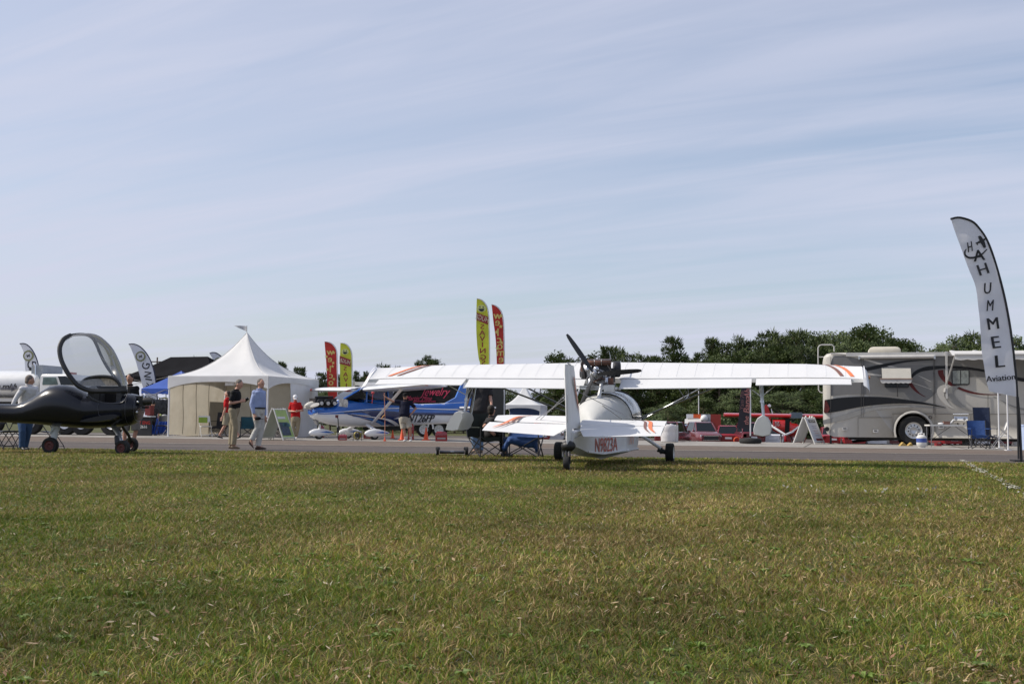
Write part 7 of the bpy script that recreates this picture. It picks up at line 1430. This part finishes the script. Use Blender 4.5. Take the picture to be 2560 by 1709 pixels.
# ------------------------------------------------------------ chairs, tables, signs, cones and other small things
def bar(mb, pts, r=.011, n=6): mb.tube(pts, r, n)
def folding_chair(label, px, D, yaw, seatm, framem, group=None, w=.44, white=False):
    fr = Frame(px, D, math.radians(yaw)); t = thing('folding_chair', label, 'chair', fr, group)   # faces +x local... side view in xz
    for s in (-1, 1):
        y = s * w / 2; mb = MB(); bar(mb, [(.24, y, 0), (.20, y, .10), (-.12, y, .55), (-.22, y, .84)]); mb.build('back_leg', framem, t); mb = MB(); bar(mb, [(-.24, y * .94, 0), (.02, y * .94, .30), (.19, y * .94, .44)]); mb.build('front_leg', framem, t)
    mb = MB(); 
    secs = [[V(.21 - .40 * u, -w / 2 + .02, .445 - .03 * math.sin(math.pi * u)), V(.21 - .40 * u, w / 2 - .02, .445 - .03 * math.sin(math.pi * u)), V(.21 - .40 * u, w / 2 - .02, .425 - .03 * math.sin(math.pi * u)), V(.21 - .40 * u, -w / 2 + .02, .425 - .03 * math.sin(math.pi * u))] for u in [i / 6 for i in range(7)]]
    mb.loft(secs); mb.build('seat', seatm, t)
    mb = MB(); secs = [[V(-.145 - .085 * u + .02 * 0, y, .60 + .24 * u) for y in (-w / 2, -w / 4, 0, w / 4, w / 2)] for u in (0, .33, .66, 1)]
    mb.sheet([[V(p.x - .03 * (1 - (p.y / (w / 2)) ** 2), p.y, p.z) for p in q] for q in secs]); mb.sheet([[V(p.x - .03 * (1 - (p.y / (w / 2)) ** 2) - .012, p.y, p.z) for p in q] for q in secs]); mb.build('backrest', seatm, t)
    mb = MB(); bar(mb, [(.20, -w / 2, .08), (.20, w / 2, .08)], .008); bar(mb, [(-.16, -w / 2, .1), (-.16, w / 2, .1)], .008); mb.build('crossbar', framem, t)
    return t
PLB = mat('black_vinyl', (.02, .02, .022), .5); WPL = mat('white_moulded_plastic', (.62, .61, .58), .5)
folding_chair('dark folding chair at the far left below the dark fuselage', 8, 27.2, -20, PLB, DKST, 'dark folding chairs by the dark aeroplane'); folding_chair('dark folding chair just right of the leftmost one, legs splayed wide', 34, 27.6, 160, PLB, DKST, 'dark folding chairs by the dark aeroplane')
folding_chair('dark folding chair around the left wheel of the dark aeroplane', 128, 27.6, 0, PLB, DKST, 'dark folding chairs by the dark aeroplane')
folding_chair('dark folding chair in front of the blue covered table', 405, 49.0, -95, PLB, DKST); folding_chair('white folding chair pushed against the left edge of the big tent', 424, 49.2, 180, WPL, WPL)
folding_chair('white chair with a lime green cloth on its back inside the tent', 513, 46.6, -60, WPL, WPL); mb = MB(); fr = Frame(510, 46.4, 0); p = Zm(fr, *z2)(545, 1100); mb.box((p.x + fr.o.x, 46.35, p.z), (.34, .05, .22)); o = mb.build('lime_cloth', mat('lime_cloth', (.28, .40, .06), .8, trans=.2)); tag(o, 'lime green cloth hung over the back of a white chair in the tent', 'cloth')
folding_chair('white moulded folding chair beside the camp chair near the motorhome', 2500, 35.6, 165, WPL, STEEL)
def camp_chair(label, px, D, yaw, fab, hgt=.95, group=None, folded=False):
    fr = Frame(px, D, math.radians(yaw)); t = thing('camp_chair', label, 'chair', fr, group); w, d = .54, .48
    c = [(-w / 2, -d / 2), (w / 2, -d / 2), (w / 2, d / 2), (-w / 2, d / 2)]
    for i in range(4):
        a, b_ = c[i], c[(i + 1) % 4]; mb = MB(); bar(mb, [(*a, 0.01), (*b_, .43)], .010); bar(mb, [(*b_, 0.01), (*a, .43)], .010); mb.build('cross_leg', DKST, t)
    for i in (2, 3): mb = MB(); bar(mb, [(*c[i], .40), (c[i][0] * 1.02, c[i][1] + .10, hgt)], .011); mb.build('back_post', DKST, t)
    for i in (0, 1): mb = MB(); bar(mb, [(*c[i], .0), (*c[i], .62)], .010); mb.build('arm_post', DKST, t)
    mb = MB(); mb.sheet([[V(-w / 2 + w * u, -d / 2 + d * v, .43 - .07 * math.sin(math.pi * u) * math.sin(math.pi * v)) for u in [i / 8 for i in range(9)]] for v in [i / 6 for i in range(7)]]); mb.sheet([[V(-w / 2 + w * u, -d / 2 + .01, .43 - .07 * 0 - v - .01 * math.sin(u * 9)) for u in [i / 8 for i in range(9)]] for v in (0, .05, .10)]); mb.build('seat', fab, t, angle=70)
    mb = MB(); mb.sheet([[V(-w / 2 + w * u, d / 2 + .02 + .09 * v + .05 * math.sin(math.pi * u), .42 + (hgt - .42) * v) for u in [i / 8 for i in range(9)]] for v in [i / 6 for i in range(7)]]); mb.build('backrest', fab, t, angle=70)
    for s in (-1, 1): mb = MB(); mb.box((s * w / 2, 0, .63), (.07, d + .05, .02)); mb.build('armrest', fab, t)
    return t
CG = mat('dark_green_canvas', (.014, .020, .016), .8, var=.2, bump=.6, bscale=12); CB = mat('blue_camp_canvas', (.018, .06, .20), .75, var=.2, bump=.6, bscale=12); CN = mat('navy_camp_canvas', (.012, .022, .055), .75, var=.2, bump=.6, bscale=12); TEAL = mat('teal_camp_canvas', (.01, .07, .10), .75, var=.2)
camp_chair('dark green camp chair under the left tailplane holding the seated person', 1221, 24.7, 30, CG, .92).scale = (1.3, 1.2, 1.0)
camp_chair('blue camp chair with a blue cloth over it beside the dark green one', 1308, 24.7, -12, CB, .60).scale = (1.4, 1.2, 1.0)
fr = Frame(1300, 24.45, 0); zs = Zm(fr, *z7p); t = thing('blanket', 'blue blanket sagging over the seat of the blue camp chair', 'blanket', fr)
mb = MB(); top = [zs(*p) for p in crv([(930, 1180), (1000, 1080), (1060, 985), (1200, 980), (1400, 1010), (1540, 1030), (1600, 1110), (1630, 1200)], 30)]; bot = [zs(*p) for p in crv([(945, 1240), (1010, 1240), (1090, 1120), (1200, 1145), (1400, 1185), (1530, 1195), (1560, 1260), (1600, 1270)], 30)]
mb.sheet([[q + V(0, .14, 0) for q in top], [q + V(0, .02 * math.sin(i), .01) for i, q in enumerate(top)], [a.lerp(b_, .5) + V(0, -.05 + .015 * math.sin(i * 1.3), 0) for i, (a, b_) in enumerate(zip(top, bot))], bot, [q + V(0, .12, .0) for q in bot]]); mb.build('drape', CB, t, angle=80)
camp_chair('black camp chair inside the peaked tent beside the lime cloth', 546, 47.6, -20, mat('black_canvas_seat', (.02, .02, .024), .8), 1.0); camp_chair('teal camp chair inside the peaked tent behind the walking men', 618, 47.4, 10, TEAL, .82)
camp_chair('tall navy camp chair behind the low blue one near the motorhome', 2465, 38.0, 0, CN, 1.32); camp_chair('low blue camp chair at the right end of the folding table', 2448, 36.2, -8, CB, .88)
camp_chair('dark camp chair folded inside the open board sign by the tent', 692, 43.0, 20, CG, .75)
def folding_table(label, px, D, yaw, w, d, h_, topm, cloth_m=None):
    fr = Frame(px, D, math.radians(yaw)); t = thing('folding_table', label, 'table', fr); mb = MB(); mb.box((w / 2, d / 2, h_ - .022), (w, d, .045)); mb.build('table_top', topm, t, smooth=False)
    for x in (.06, w - .06):
        for y in (.06, d - .06): mb = MB(); bar(mb, [(x, y, 0), (x, y, h_ - .04)], .014); mb.build('leg', STEEL, t)
    mb = MB(); bar(mb, [(.08, .1, .25), (w * .45, .1, h_ - .06)], .009); bar(mb, [(w - .08, .1, .25), (w * .55, .1, h_ - .06)], .009); bar(mb, [(.06, .06, .12), (.06, d - .06, .12)], .01); mb.build('brace', DKST, t)
    if cloth_m:
        mb = MB(); mb.sheet([[V(-.02 + (w + .04) * u / 40, -.02 + .035 * k * math.sin(u * 1.1) - .02 * k, h_ + .004 - (h_ - .03) * k / 6) for u in range(41)] for k in range(7)])
        mb.sheet([[V(-.02, -.02, h_ + .004), V(w + .02, -.02, h_ + .004)], [V(-.02, d + .02, h_ + .004), V(w + .02, d + .02, h_ + .004)]]); mb.sheet([[V(w + .02 + .02 * k * math.sin(u), -.02 + (d + .04) * u / 10, h_ + .004 - (h_ - .03) * k / 6) for u in range(11)] for k in range(7)]); o = mb.build('table_cloth', cloth_m, None, angle=70); o.matrix_world = fr.M; tag(o, 'bright blue cloth draped to the ground over the table under the canopy', 'tablecloth')
    return t, fr
folding_table('folding table under the blue canopy hidden by its cloth', 372, 50.3, -14, 1.0, .7, .76, WPL, BCL)
tb, ft = folding_table('white folding table standing in front of the motorhome', 2325, 38.6, -6, 1.55, .7, .74, WPL)
def small(name, label, cat, build, group=None, m_=None, fr=None):
    mb = MB(); build(mb); o = mb.build(name, m_ or WHITE, None); 
    if fr is not None: o.matrix_world = fr.M if isinstance(fr, Frame) else fr
    tag(o, label, cat, group); return o
zT7 = Zm(ft, 2020, 800, 4.35)
p = zT7(1445, 1136, .3); small('cloth', 'crumpled white cloth on the folding table by the motorhome', 'cloth', lambda mb: mb.ell((p.x, .3, .775), (.10, .10, .035)), fr=ft)
p = zT7(1505, 1125, .3); small('box', 'small brown box on the folding table by the motorhome', 'box', lambda mb: mb.box((p.x, .3, .80), (.20, .15, .11)), m_=mat('brown_card', (.16, .08, .06), .7), fr=ft)
p = zT7(1565, 1115, .3); small('spatula', 'white handled brush propped on the folding table', 'brush', lambda mb: mb.tube([(p.x - .08, .3, .75), (p.x + .06, .3, .92)], .022, 8), fr=ft)
# grill hung on the motorhome flank
fr = Frame(2400, 39.2, -math.atan(.26)); zg = Zm(fr, 2020, 800, 4.35); gr = thing('grill', 'stainless gas grill hung on the motorhome side above the folding table', 'grill', fr)
a, b_ = zg(1590, 1045), zg(1740, 1105); w_ = b_.x - a.x; cx_ = (a.x + b_.x) / 2
mb = MB(); mb.loft([[V(cx_ - w_ / 2 + w_ * u, .02 + .18 * (1 - math.cos(t_)), (a.z + b_.z) / 2 + .13 * math.sin(t_)) for t_ in [6.283 * j / 14 for j in range(14)]] for u in (0, .03, .97, 1)]); mb.build('lid', CHROME, gr)
mb = MB(); mb.tube([zg(1575, 1020), zg(1745, 1018)], .02, 8); mb.build('top_rail', CHROME, gr)
for zx in (1610, 1700): mb = MB(); mb.lathe(zg(zx, 1075, -.01), [(.03, 0), (.045, .02), (.045, .03)], (0, -1, 0), 12); mb.build('knob', STEEL, gr)
mb = MB(); mb.tube([zg(1620, 1110, .2), zg(1640, 1150, .35)], .02, 6); mb.tube([zg(1700, 1110, .2), zg(1690, 1140, .35)], .02, 6); mb.build('bracket', DKST, gr)
# gas bottle
fr = Frame(2304, 37.6, 0); gb = thing('gas_bottle', 'white propane bottle with a blue band standing by the motorhome wheel', 'gas bottle', fr)
mb = MB(); mb.lathe((0, 0, .03), [(.02, 0), (.12, .0), (.155, .05), (.16, .12), (.16, .26), (.15, .32), (.10, .37), (.03, .39)], n=24); mb.build('tank', WPL, gb)
mb = MB(); mb.lathe((0, 0, .0), [(.11, 0), (.115, .04)], n=20); mb.build('foot_ring', WPL, gb); mb = MB(); mb.torus((0, 0, .46), (0, 0, 1), .09, .012, 18, 6); 
for s in (-1, 1): mb.box((s * .088, 0, .43), (.02, .07, .08))
mb.build('collar', WPL, gb); mb = MB(); mb.lathe((0, 0, .40), [(.02, 0), (.02, .04), (.03, .045), (.03, .06)], n=10); mb.build('valve', STEEL, gb); mb = MB(); mb.lathe((0, 0, .17), [(.1622, 0), (.1625, .02), (.1625, .11), (.162, .13)], n=24); mb.build('band', mat('bottle_blue', (.04, .08, .30), .5), gb)
fr = Frame(2260, 39.8, 0); small('wheel_chock', 'yellow wheel chock left of the motorhome wheel', 'chock', lambda mb: (mb.prism([(-.14, 0), (.14, 0), (-.02, .13)], 0, .2)), m_=mat('yellow_chock', (.42, .28, .08), .6), fr=fr, group='yellow wheel chocks'); fr = Frame(2273, 39.8, 0); small('wheel_chock', 'yellow wheel chock touching the motorhome tyre', 'chock', lambda mb: mb.prism([(-.05, 0), (.14, 0), (.08, .12)], 0, .2), m_=MATS['yellow_chock'], fr=fr, group='yellow wheel chocks')
fr = Frame(2421, 42.5, 0); small('storage_box', 'white carton standing under the motorhome by the camp chairs', 'box', lambda mb: mb.box((0, 0, .16), (.34, .3, .32)), m_=mat('white_card', (.5, .5, .5), .7), fr=fr); fr = Frame(2345, 40.2, 0); small('storage_box', 'small red box on the ground behind the folding table', 'box', lambda mb: mb.box((0, 0, .05), (.18, .2, .10)), m_=REDP, fr=fr)
for px_, lb in ((2498, 'left of the two white posts in front of the motorhome'), (2520.5, 'right of the two white posts in front of the motorhome')):
    fr = Frame(px_, 37.5 if px_ < 2500 else 34.6, 0); zq = Zm(fr, 2020, 800, 4.35); h_ = zq(2080, 790).z; t = thing('white_post', lb, 'post', fr, 'white posts before the motorhome'); mb = MB(); mb.tube([(0, 0, .01), (0, 0, h_)], .022, 10); mb.build('post', WHITE, t); mb = MB(); mb.box((0, 0, .01), (.16, .16, .02)); mb.build('foot', WHITE, t)
fr = Frame(2556, 35, 0); small('cooler_panel', 'pale blue panel cut by the right edge of the photo', 'panel', lambda mb: (mb.box((.25, 0, .37), (.5, .3, .72)), mb.box((.25, 0, .75), (.54, .34, .05))), m_=MATS['pale_blue_canvas'], fr=fr)
# A-frame boards
def aboard(label, px, D, zargs, back, front, top, m_front, marks, inner=None):
    fr = Frame(px, D, math.radians(-12)); z = Zm(fr, *zargs); t = thing('board_sign', label, 'sign', fr); 
    bl, br, tl, tr, fl, fr_ = [z(*p) for p in back] + []if False else [z(*p) for p in top]  # tl, tr of the ridge then feet
    return t, fr, z
def board(label, px, D, yaw, w, h_, sp, mf, mb_, zargs):
    """hinged pair of panels, ridge along local y so that its end is seen"""
    fr = Frame(px, D, math.radians(yaw)); t = thing('board_sign', label, 'sign', fr)
    for s, m_, n_ in ((1, mf, 'front_panel'), (-1, mb_, 'back_panel')):
        mb = MB(); off = V(s * .012, 0, .03 * 0); mb.slab([V(s * .03, -w / 2, h_), V(s * .03, w / 2, h_), V(s * sp, w / 2, .06), V(s * sp, -w / 2, .06)], (s * .018, 0, .006)); pn = mb.build(n_, m_, t, smooth=False)
        for y in (-w / 2, w / 2): mb = MB(); mb.tube([(s * .03, y, h_ + .03), (s * (sp + .02), y, 0.0)], .026, 6); mb.build('frame_leg', WPL, t)
        mb = MB(); mb.tube([(s * .04, -w / 2, h_ - .01), (s * .04, w / 2, h_ - .01)], .024, 6); mb.tube([(s * sp, -w / 2, .09), (s * sp, w / 2, .09)], .022, 6); mb.build('frame_rail', WPL, t)
    def face(u, v, off=.028):     # u across -1..1, v 0 bottom 1 top on the front panel
        x = sp + (.03 - sp) * v; return V(x + off, u * w / 2, .06 + (h_ - .06) * v + off * .3)
    def patch(name, u0, u1, v0, v1, m_, off=.026): mb = MB(); mb.add([face(u0, v0, off), face(u1, v0, off), face(u1, v1, off), face(u0, v1, off)], [(0, 1, 2, 3)]); return mb.build(name, m_, t, smooth=False)
    def text(txt, u, v, size, m_, sx=1.0): mb = MB(); vs, fs = glyphs(txt, size); L_ = (V(.03, 0, h_) - V(sp, 0, .06)).length; mb.add([face(u + 2 * x * sx / w, v + y / L_, .034) for x, y in vs], fs); mb.build('lettering', m_, t, smooth=False)
    return t, face, patch, text
GRB = mat('board_pale_grey', (.44, .46, .52), .5, var=.06)
t, face, patch, text = board('white folding board sign with small red print left of the motorhome rear', 2022, 42.6, -38, .84, .94, .40, GRB, mat('board_back_white', (.66, .66, .66), .5, trans=.2), None)
patch('header_bar', -.62, .78, .80, .92, mat('board_navy', (.015, .018, .04), .5)); text('AIRCRAFT', .08, .86, .10, WPL)
for i, (v, c) in enumerate(((.66, 'navy_ink'), (.58, 'navy_ink'), (.46, 'red_ink'), (.36, 'red_ink'), (.27, 'navy_ink'))): text(('Light Sport', 'FLY NOW', 'Kits', 'Parts', 'Service')[i] if False else 'mmmm m mm', .05, v, .075, MATS[c], .8)
patch('footer_bar', -.5, .85, .06, .15, mat('board_maroon', (.14, .01, .02), .5))
for u, n_ in ((-.75, 0), (.1, 1), (.6, 2)): mb = MB(); q = face(u, 1.03, .0); mb.prism([(q.y - .08 - 0, q.z - .05), (q.y + .08, q.z - .05), (q.y + .05, q.z + .05), (q.y - .03, q.z + .05)], -.0, .03, fn=lambda x, y, z_: (q.x + y, x, z_)); mb.build('clip', WPL, t)
t, face, patch, text = board('folding board sign with a lime green and dark poster beside the big tent', 695, 41.6, -24, .72, 1.10, .46, mat('lime_poster', (.33, .44, .13), .5, var=.2), mat('board_back_grey', (.46, .48, .45), .5, trans=.25), None)
patch('poster_photo', -.9, .55, .10, .55, mat('poster_dark', (.04, .06, .09), .5, var=.5, vscale=9)); patch('poster_strip', -.9, .4, .66, .74, WPL); text('S & T', .1, 1.0, .16, WPL)
patch('poster_block', -.4, .8, .40, .52, mat('poster_teal', (.05, .14, .16), .5))
# cones
def cone(label, px, D, h_, m_=None, group='orange traffic cones under the blue aeroplane'):
    fr = Frame(px, D, 0.2); t = thing('traffic_cone', label, 'cone', fr, group); mb = MB(); mb.lathe((0, 0, .02), [(h_ * .24, 0), (h_ * .20, .03), (h_ * .05, h_ * .96), (h_ * .03, h_), (.005, h_)], n=18); mb.build('cone', m_ or mat('cone_orange', (.72, .085, .02), .5), t); mb = MB(); mb.box((0, 0, .015), (h_ * .62, h_ * .62, .03)); mb.build('base', MATS['cone_orange'], t)
cone('tall orange cone between the man in navy and the right wheel cover', 1005, 43.0, .42); cone('tall orange cone left of the trailer wheels', 1065, 43.0, .46); cone('orange cone behind the right wheel cover, farther back', 981.5, 47, .32); cone('small orange cone at the foot of the orange tie-down', 962, 41.0, .15); cone('orange cone behind the man in navy by the trailer', 1029, 46.5, .3)
fr = Frame(1842.5, 55, 0, z=LOW); small('ring_marker', 'orange ring shaped marker at the apron edge below the dark flag', 'marker', lambda mb: (mb.torus((0, 0, .95), (0, 1, 0), .13, .035), mb.box((0, 0, .42), (.03, .03, .84))), m_=MATS['cone_orange'], fr=fr)
# tie-down pole and strap under the wing of the blue plane
fr = Frame(962, 41.0, 0); zt3 = Zm(fr, 740, 820, 4.9); t = thing('tie_down', 'thin orange pole with a hooked yellow strap under the near wing', 'tie-down', fr)
mb = MB(); mb.tube([zt3(1082, 790), zt3(1090, 1060), zt3(1088, 1330)], .013, 6); mb.build('pole', mat('salmon_pole', (.50, .22, .14), .5), t); mb = MB(); mb.tube([zt3(1090, 1060), zt3(1060, 1085), zt3(1052, 1110)], .018, 6); mb.build('hook', mat('amber_hook', (.55, .28, .06), .5), t)
mb = MB(); mb.tube([zt3(942, 800, .6), zt3(932, 920, .6)], .012, 6); q = zt3(942, 792, .6); mb.ell(tuple(q), (.06, .04, .05)); mb.build('remove_streamer', mat('streamer_red', (.45, .05, .06), .6), t)
# red tool boxes, power cart, reel, child sized cart
def toolbox(label, px, D, w, h_, d, yaw=5, lidc=None):
    fr = Frame(px, D, math.radians(yaw)); t = thing('tool_box', label, 'tool box', fr, 'red tool boxes on the apron'); mb = MB(); mb.loft([[V(-w / 2, -d / 2, z_ * h_), V(w / 2, -d / 2, z_ * h_), V(w / 2, d / 2, z_ * h_), V(-w / 2, d / 2, z_ * h_)] for z_ in (0.0, .62)]); mb.build('box', REDP, t)
    mb = MB(); mb.loft([[V(-w / 2 * k, -d / 2 * k, z_ * h_), V(w / 2 * k, -d / 2 * k, z_ * h_), V(w / 2 * k, d / 2 * k, z_ * h_), V(-w / 2 * k, d / 2 * k, z_ * h_)] for z_, k in ((.63, 1.02), (.85, .95), (.98, .6))]); mb.build('lid', REDP, t)
    mb = MB(); mb.tube([(-w * .2, 0, h_ * .95), (-w * .18, 0, h_ * 1.15), (w * .18, 0, h_ * 1.15), (w * .2, 0, h_ * .95)], .012, 6); mb.build('handle', STEEL, t); mb = MB(); mb.box((0, -d / 2 - .006, h_ * .3), (w * .7, .01, h_ * .16)); mb.build('label_plate', mat('plate_grey', (.3, .25, .25), .5), t)
toolbox('low red tool box with a pale handle right of the trailer wheels', 1103, 41.6, .42, .36, .3); toolbox('red tool box under the nose beside the wheel covers', 857, 41.8, .30, .22, .3); toolbox('dark red box under the belly behind the wheel covers', 925, 46, .5, .28, .3); toolbox('upright red box behind the legs of the man in navy', 1027, 43.6, .22, .62, .25); toolbox('red box far behind the nose wheel cover', 803, 48, .25, .5, .3)
fr = Frame(842, 41.9, 0); zf = Zm(fr, 740, 820, 4.9); t = thing('power_cart', 'upright black power cord post standing under the blue engine', 'cord post', fr)
mb = MB(); mb.tube([zf(500, 1085), zf(515, 1110), zf(520, 1200), (zf(512, 1280).x, 0, zf(512, 1280).z), (zf(515, 1360).x, 0, .02)], .018, 8); mb.build('cable', BLACK, t); q = zf(500, 1080); mb = MB(); mb.box(tuple(q), (.10, .08, .10)); mb.build('socket', mat('socket_maroon', (.12, .02, .02), .5), t); mb = MB(); q = zf(515, 1245); mb.box((q.x, 0, q.z), (.08, .08, .2)); mb.build('junction', BLACK, t)
fr = Frame(893, 41.4, 0.4); t = thing('cable_reel', 'yellow cord wound on a black reel beside the middle wheel', 'reel', fr); mb = MB(); 
for k in range(4): mb.torus((0, -.04 + .03 * k, .19), (0, 1, 0), .12, .022, 22, 6)
mb.build('cord', mat('reel_yellow', (.30, .24, .05), .6), t); mb = MB(); mb.lathe((0, -.08, .19), [(.02, 0), (.07, 0), (.07, .14), (.02, .14)], (0, 1, 0), 14); mb.build('drum', BLACK, t); mb = MB()
for x in (-.16, .02): mb.tube([(x - .02, -.1, 0), (x, -.1, .3), (x + .1, -.1, .32), (x + .12, -.1, 0)], .012, 6)
mb.build('stand', DKST, t)
# white drum, hoverboard
fr = Frame(1672, 44.0, 0); dr = thing('white_drum', 'tall white plastic drum standing beyond the right tailplane tip', 'drum', fr); mb = MB(); mb.lathe((-.02, 0, .0), [(.24, 0), (.27, .02), (.28, .08), (.275, .12), (.285, .16), (.285, .34), (.275, .38), (.285, .42), (.285, .56), (.26, .62), (.20, .66), (.05, .665)], n=28); mb.build('barrel', mat('drum_plastic', (.68, .66, .66), .4, var=.03, trans=.2), dr)
mb = MB(); mb.lathe((-.12, -.1, .655), [(.05, 0), (.05, .03), (.01, .035)], n=12); mb.lathe((.08, -.1, .655), [(.05, 0), (.05, .03), (.01, .035)], n=12); mb.build('bung_cap', WHITE, dr); mb = MB(); mb.box((.30, .1, .32), (.1, .3, .64)); mb.build('side_panel', WPL, dr)
fr = Frame(1130, 25.6, .12); hv = thing('hoverboard', 'black two-wheeled balance board lying at the grass edge', 'hoverboard', fr)
for s in (-1, 1):
    wheel(hv, 'wheel', (s * .32, 0, .095), (1, 0, 0), .095, .06, STEEL, rr=.55); mb = MB(); mb.sheet([[V(s * .31 + dx, .098 * math.cos(a), .085 + .105 * math.sin(a)) for a in [math.radians(20 + 14 * i) for i in range(11)]] for dx in (-.045, .045)]); mb.build('mudguard', BLACK, hv)
    mb = MB(); mb.loft([[V(s * (.04 + .23 * u), .09 * math.cos(q), .075 + .03 * math.sin(q) * (1 + .2 * u)) for q in [6.283 * j / 12 for j in range(12)]] for u in (0, .5, 1)]); mb.build('foot_deck', mat('deck_graphite', (.03, .03, .032), .4), hv)
mb = MB(); mb.tube([(-.05, 0, .075), (.05, 0, .075)], .035, 12); mb.build('pivot', STEEL, hv)
# red and black banner table beyond the dark nose, odds on the blue table
fr = Frame(345, 46, -.2); bn = thing('banner_stand', 'black banner stand with red and white print beyond the dark nose', 'banner', fr); zn = Zm(fr, 280, 880, 6.53)
a, b_ = zn(400, 1055), zn(625, 1335); mb = MB(); mb.box(((a.x + b_.x) / 2, .1, a.z / 2 + .02), (b_.x - a.x, .05, a.z - .04)); mb.build('banner_cloth', BLACK, bn); mb = MB(); mb.box(((a.x + b_.x) / 2, .1, a.z + .02), (b_.x - a.x + .1, .4, .04)); mb.build('shelf', WHITE, bn)
for txt, x, y, sz, m_ in (('FT ENG', 520, 1150, .19, mat('bright_red_ink', (.55, .04, .03), .6)), ('-2616', 510, 1215, .17, WPL)): mb = MB(); q = zn(x, y, .07); put_text(mb, txt, sz, lambda X, Y: V(q.x + X, .06, q.z + Y), offset=.006, sx=.9); mb.build('lettering', m_, bn)
mb = MB(); q0, q1 = zn(545, 870), zn(630, 1030); mb.box(((q0.x + q1.x) / 2, .12, (q0.z + q1.z) / 2), (q1.x - q0.x, .3, q0.z - q1.z)); mb.build('red_panel', mat('dull_red_panel', (.16, .02, .02), .6), bn)
for px_, D_, c, wv, hv_, zt_, nm, lb in ((400, 50.6, (.35, .42, .12), .12, .16, .84, 'bottle', 'pale green bottle on the blue covered table'), (388, 50.8, (.5, .5, .5), .28, .2, .86, 'paper_bag', 'white paper bag on the left of the blue covered table'), (410, 50.9, (.30, .30, .30), .30, .14, .83, 'box', 'grey box on the right of the blue covered table')):
    fr = Frame(px_, D_, .2); small(nm, lb, nm.replace('_', ' '), lambda mb: mb.lathe((0, 0, zt_ - hv_ / 2), [(wv * .5, 0), (wv * .55, hv_ * .3), (wv * .45, hv_ * .7), (wv * .18, hv_)], n=8), m_=mat(nm + '_skin', c, .6, var=.2), fr=fr)
fr = Frame(408, 52.0, 0); zy = Zm(fr, 380, 790, 4.24); small('model_glider', 'yellow model wing hung under the blue canopy', 'model', lambda mb: mb.loft([[V(x, .05 * math.cos(a), z_ + .03 * math.sin(a)) for a in [6.283 * j / 8 for j in range(8)]] for x, z_ in ((zy(75, 875).x, zy(75, 875).z), (zy(130, 865).x, zy(130, 865).z), (zy(190, 878).x, zy(190, 878).z))]), m_=mat('model_yellow', (.5, .45, .05), .5), fr=fr)
fr = Frame(372, 54, 0); small('display_rack', 'dark cluttered display rack under the blue canopy', 'rack', lambda mb: [mb.box((.1 + .28 * i, .2 * (i % 2), .5 + .35 * (i % 3)), (.24, .2, .28)) for i in range(4)] + [mb.box((.55, .3, .9), (1.5, .05, 1.4))], m_=mat('dark_clutter', (.05, .05, .05), .7, var=.8, vscale=7), fr=fr)
# poles and thin masts far off
for px_, D_, top, lb, r_ in ((1747, 112, 962, 'thin pale flagpole rising behind the booth trailer', .05), (388, 130, 893, 'small dark power pole above the black canopy', .12)):
    fr = Frame(px_, D_, 0, z=LOW); h_ = (1048 + .008 * (px_ - 1280) - top) / FPX * D_ + CH - LOW; t = thing('mast' if r_ < .1 else 'power_pole', lb, 'pole', fr); mb = MB(); mb.tube([(0, 0, 0), (0, 0, h_)], [r_, r_ * .7], 8); mb.build('shaft', WHITE if r_ < .1 else BARK, t)
    if r_ > .1: mb = MB(); mb.box((0, 0, h_ - .5), (1.6, .12, .12)); mb.build('cross_arm', BARK, t)
# loose stakes in the turf
fr = Frame(2518, 13.7, 0); small('stake', 'short dark stake stuck in the grass near the chalk line', 'stake', lambda mb: mb.tube([(0, 0, 0), (.005, 0, .07)], .006, 6), m_=DKST, fr=fr)
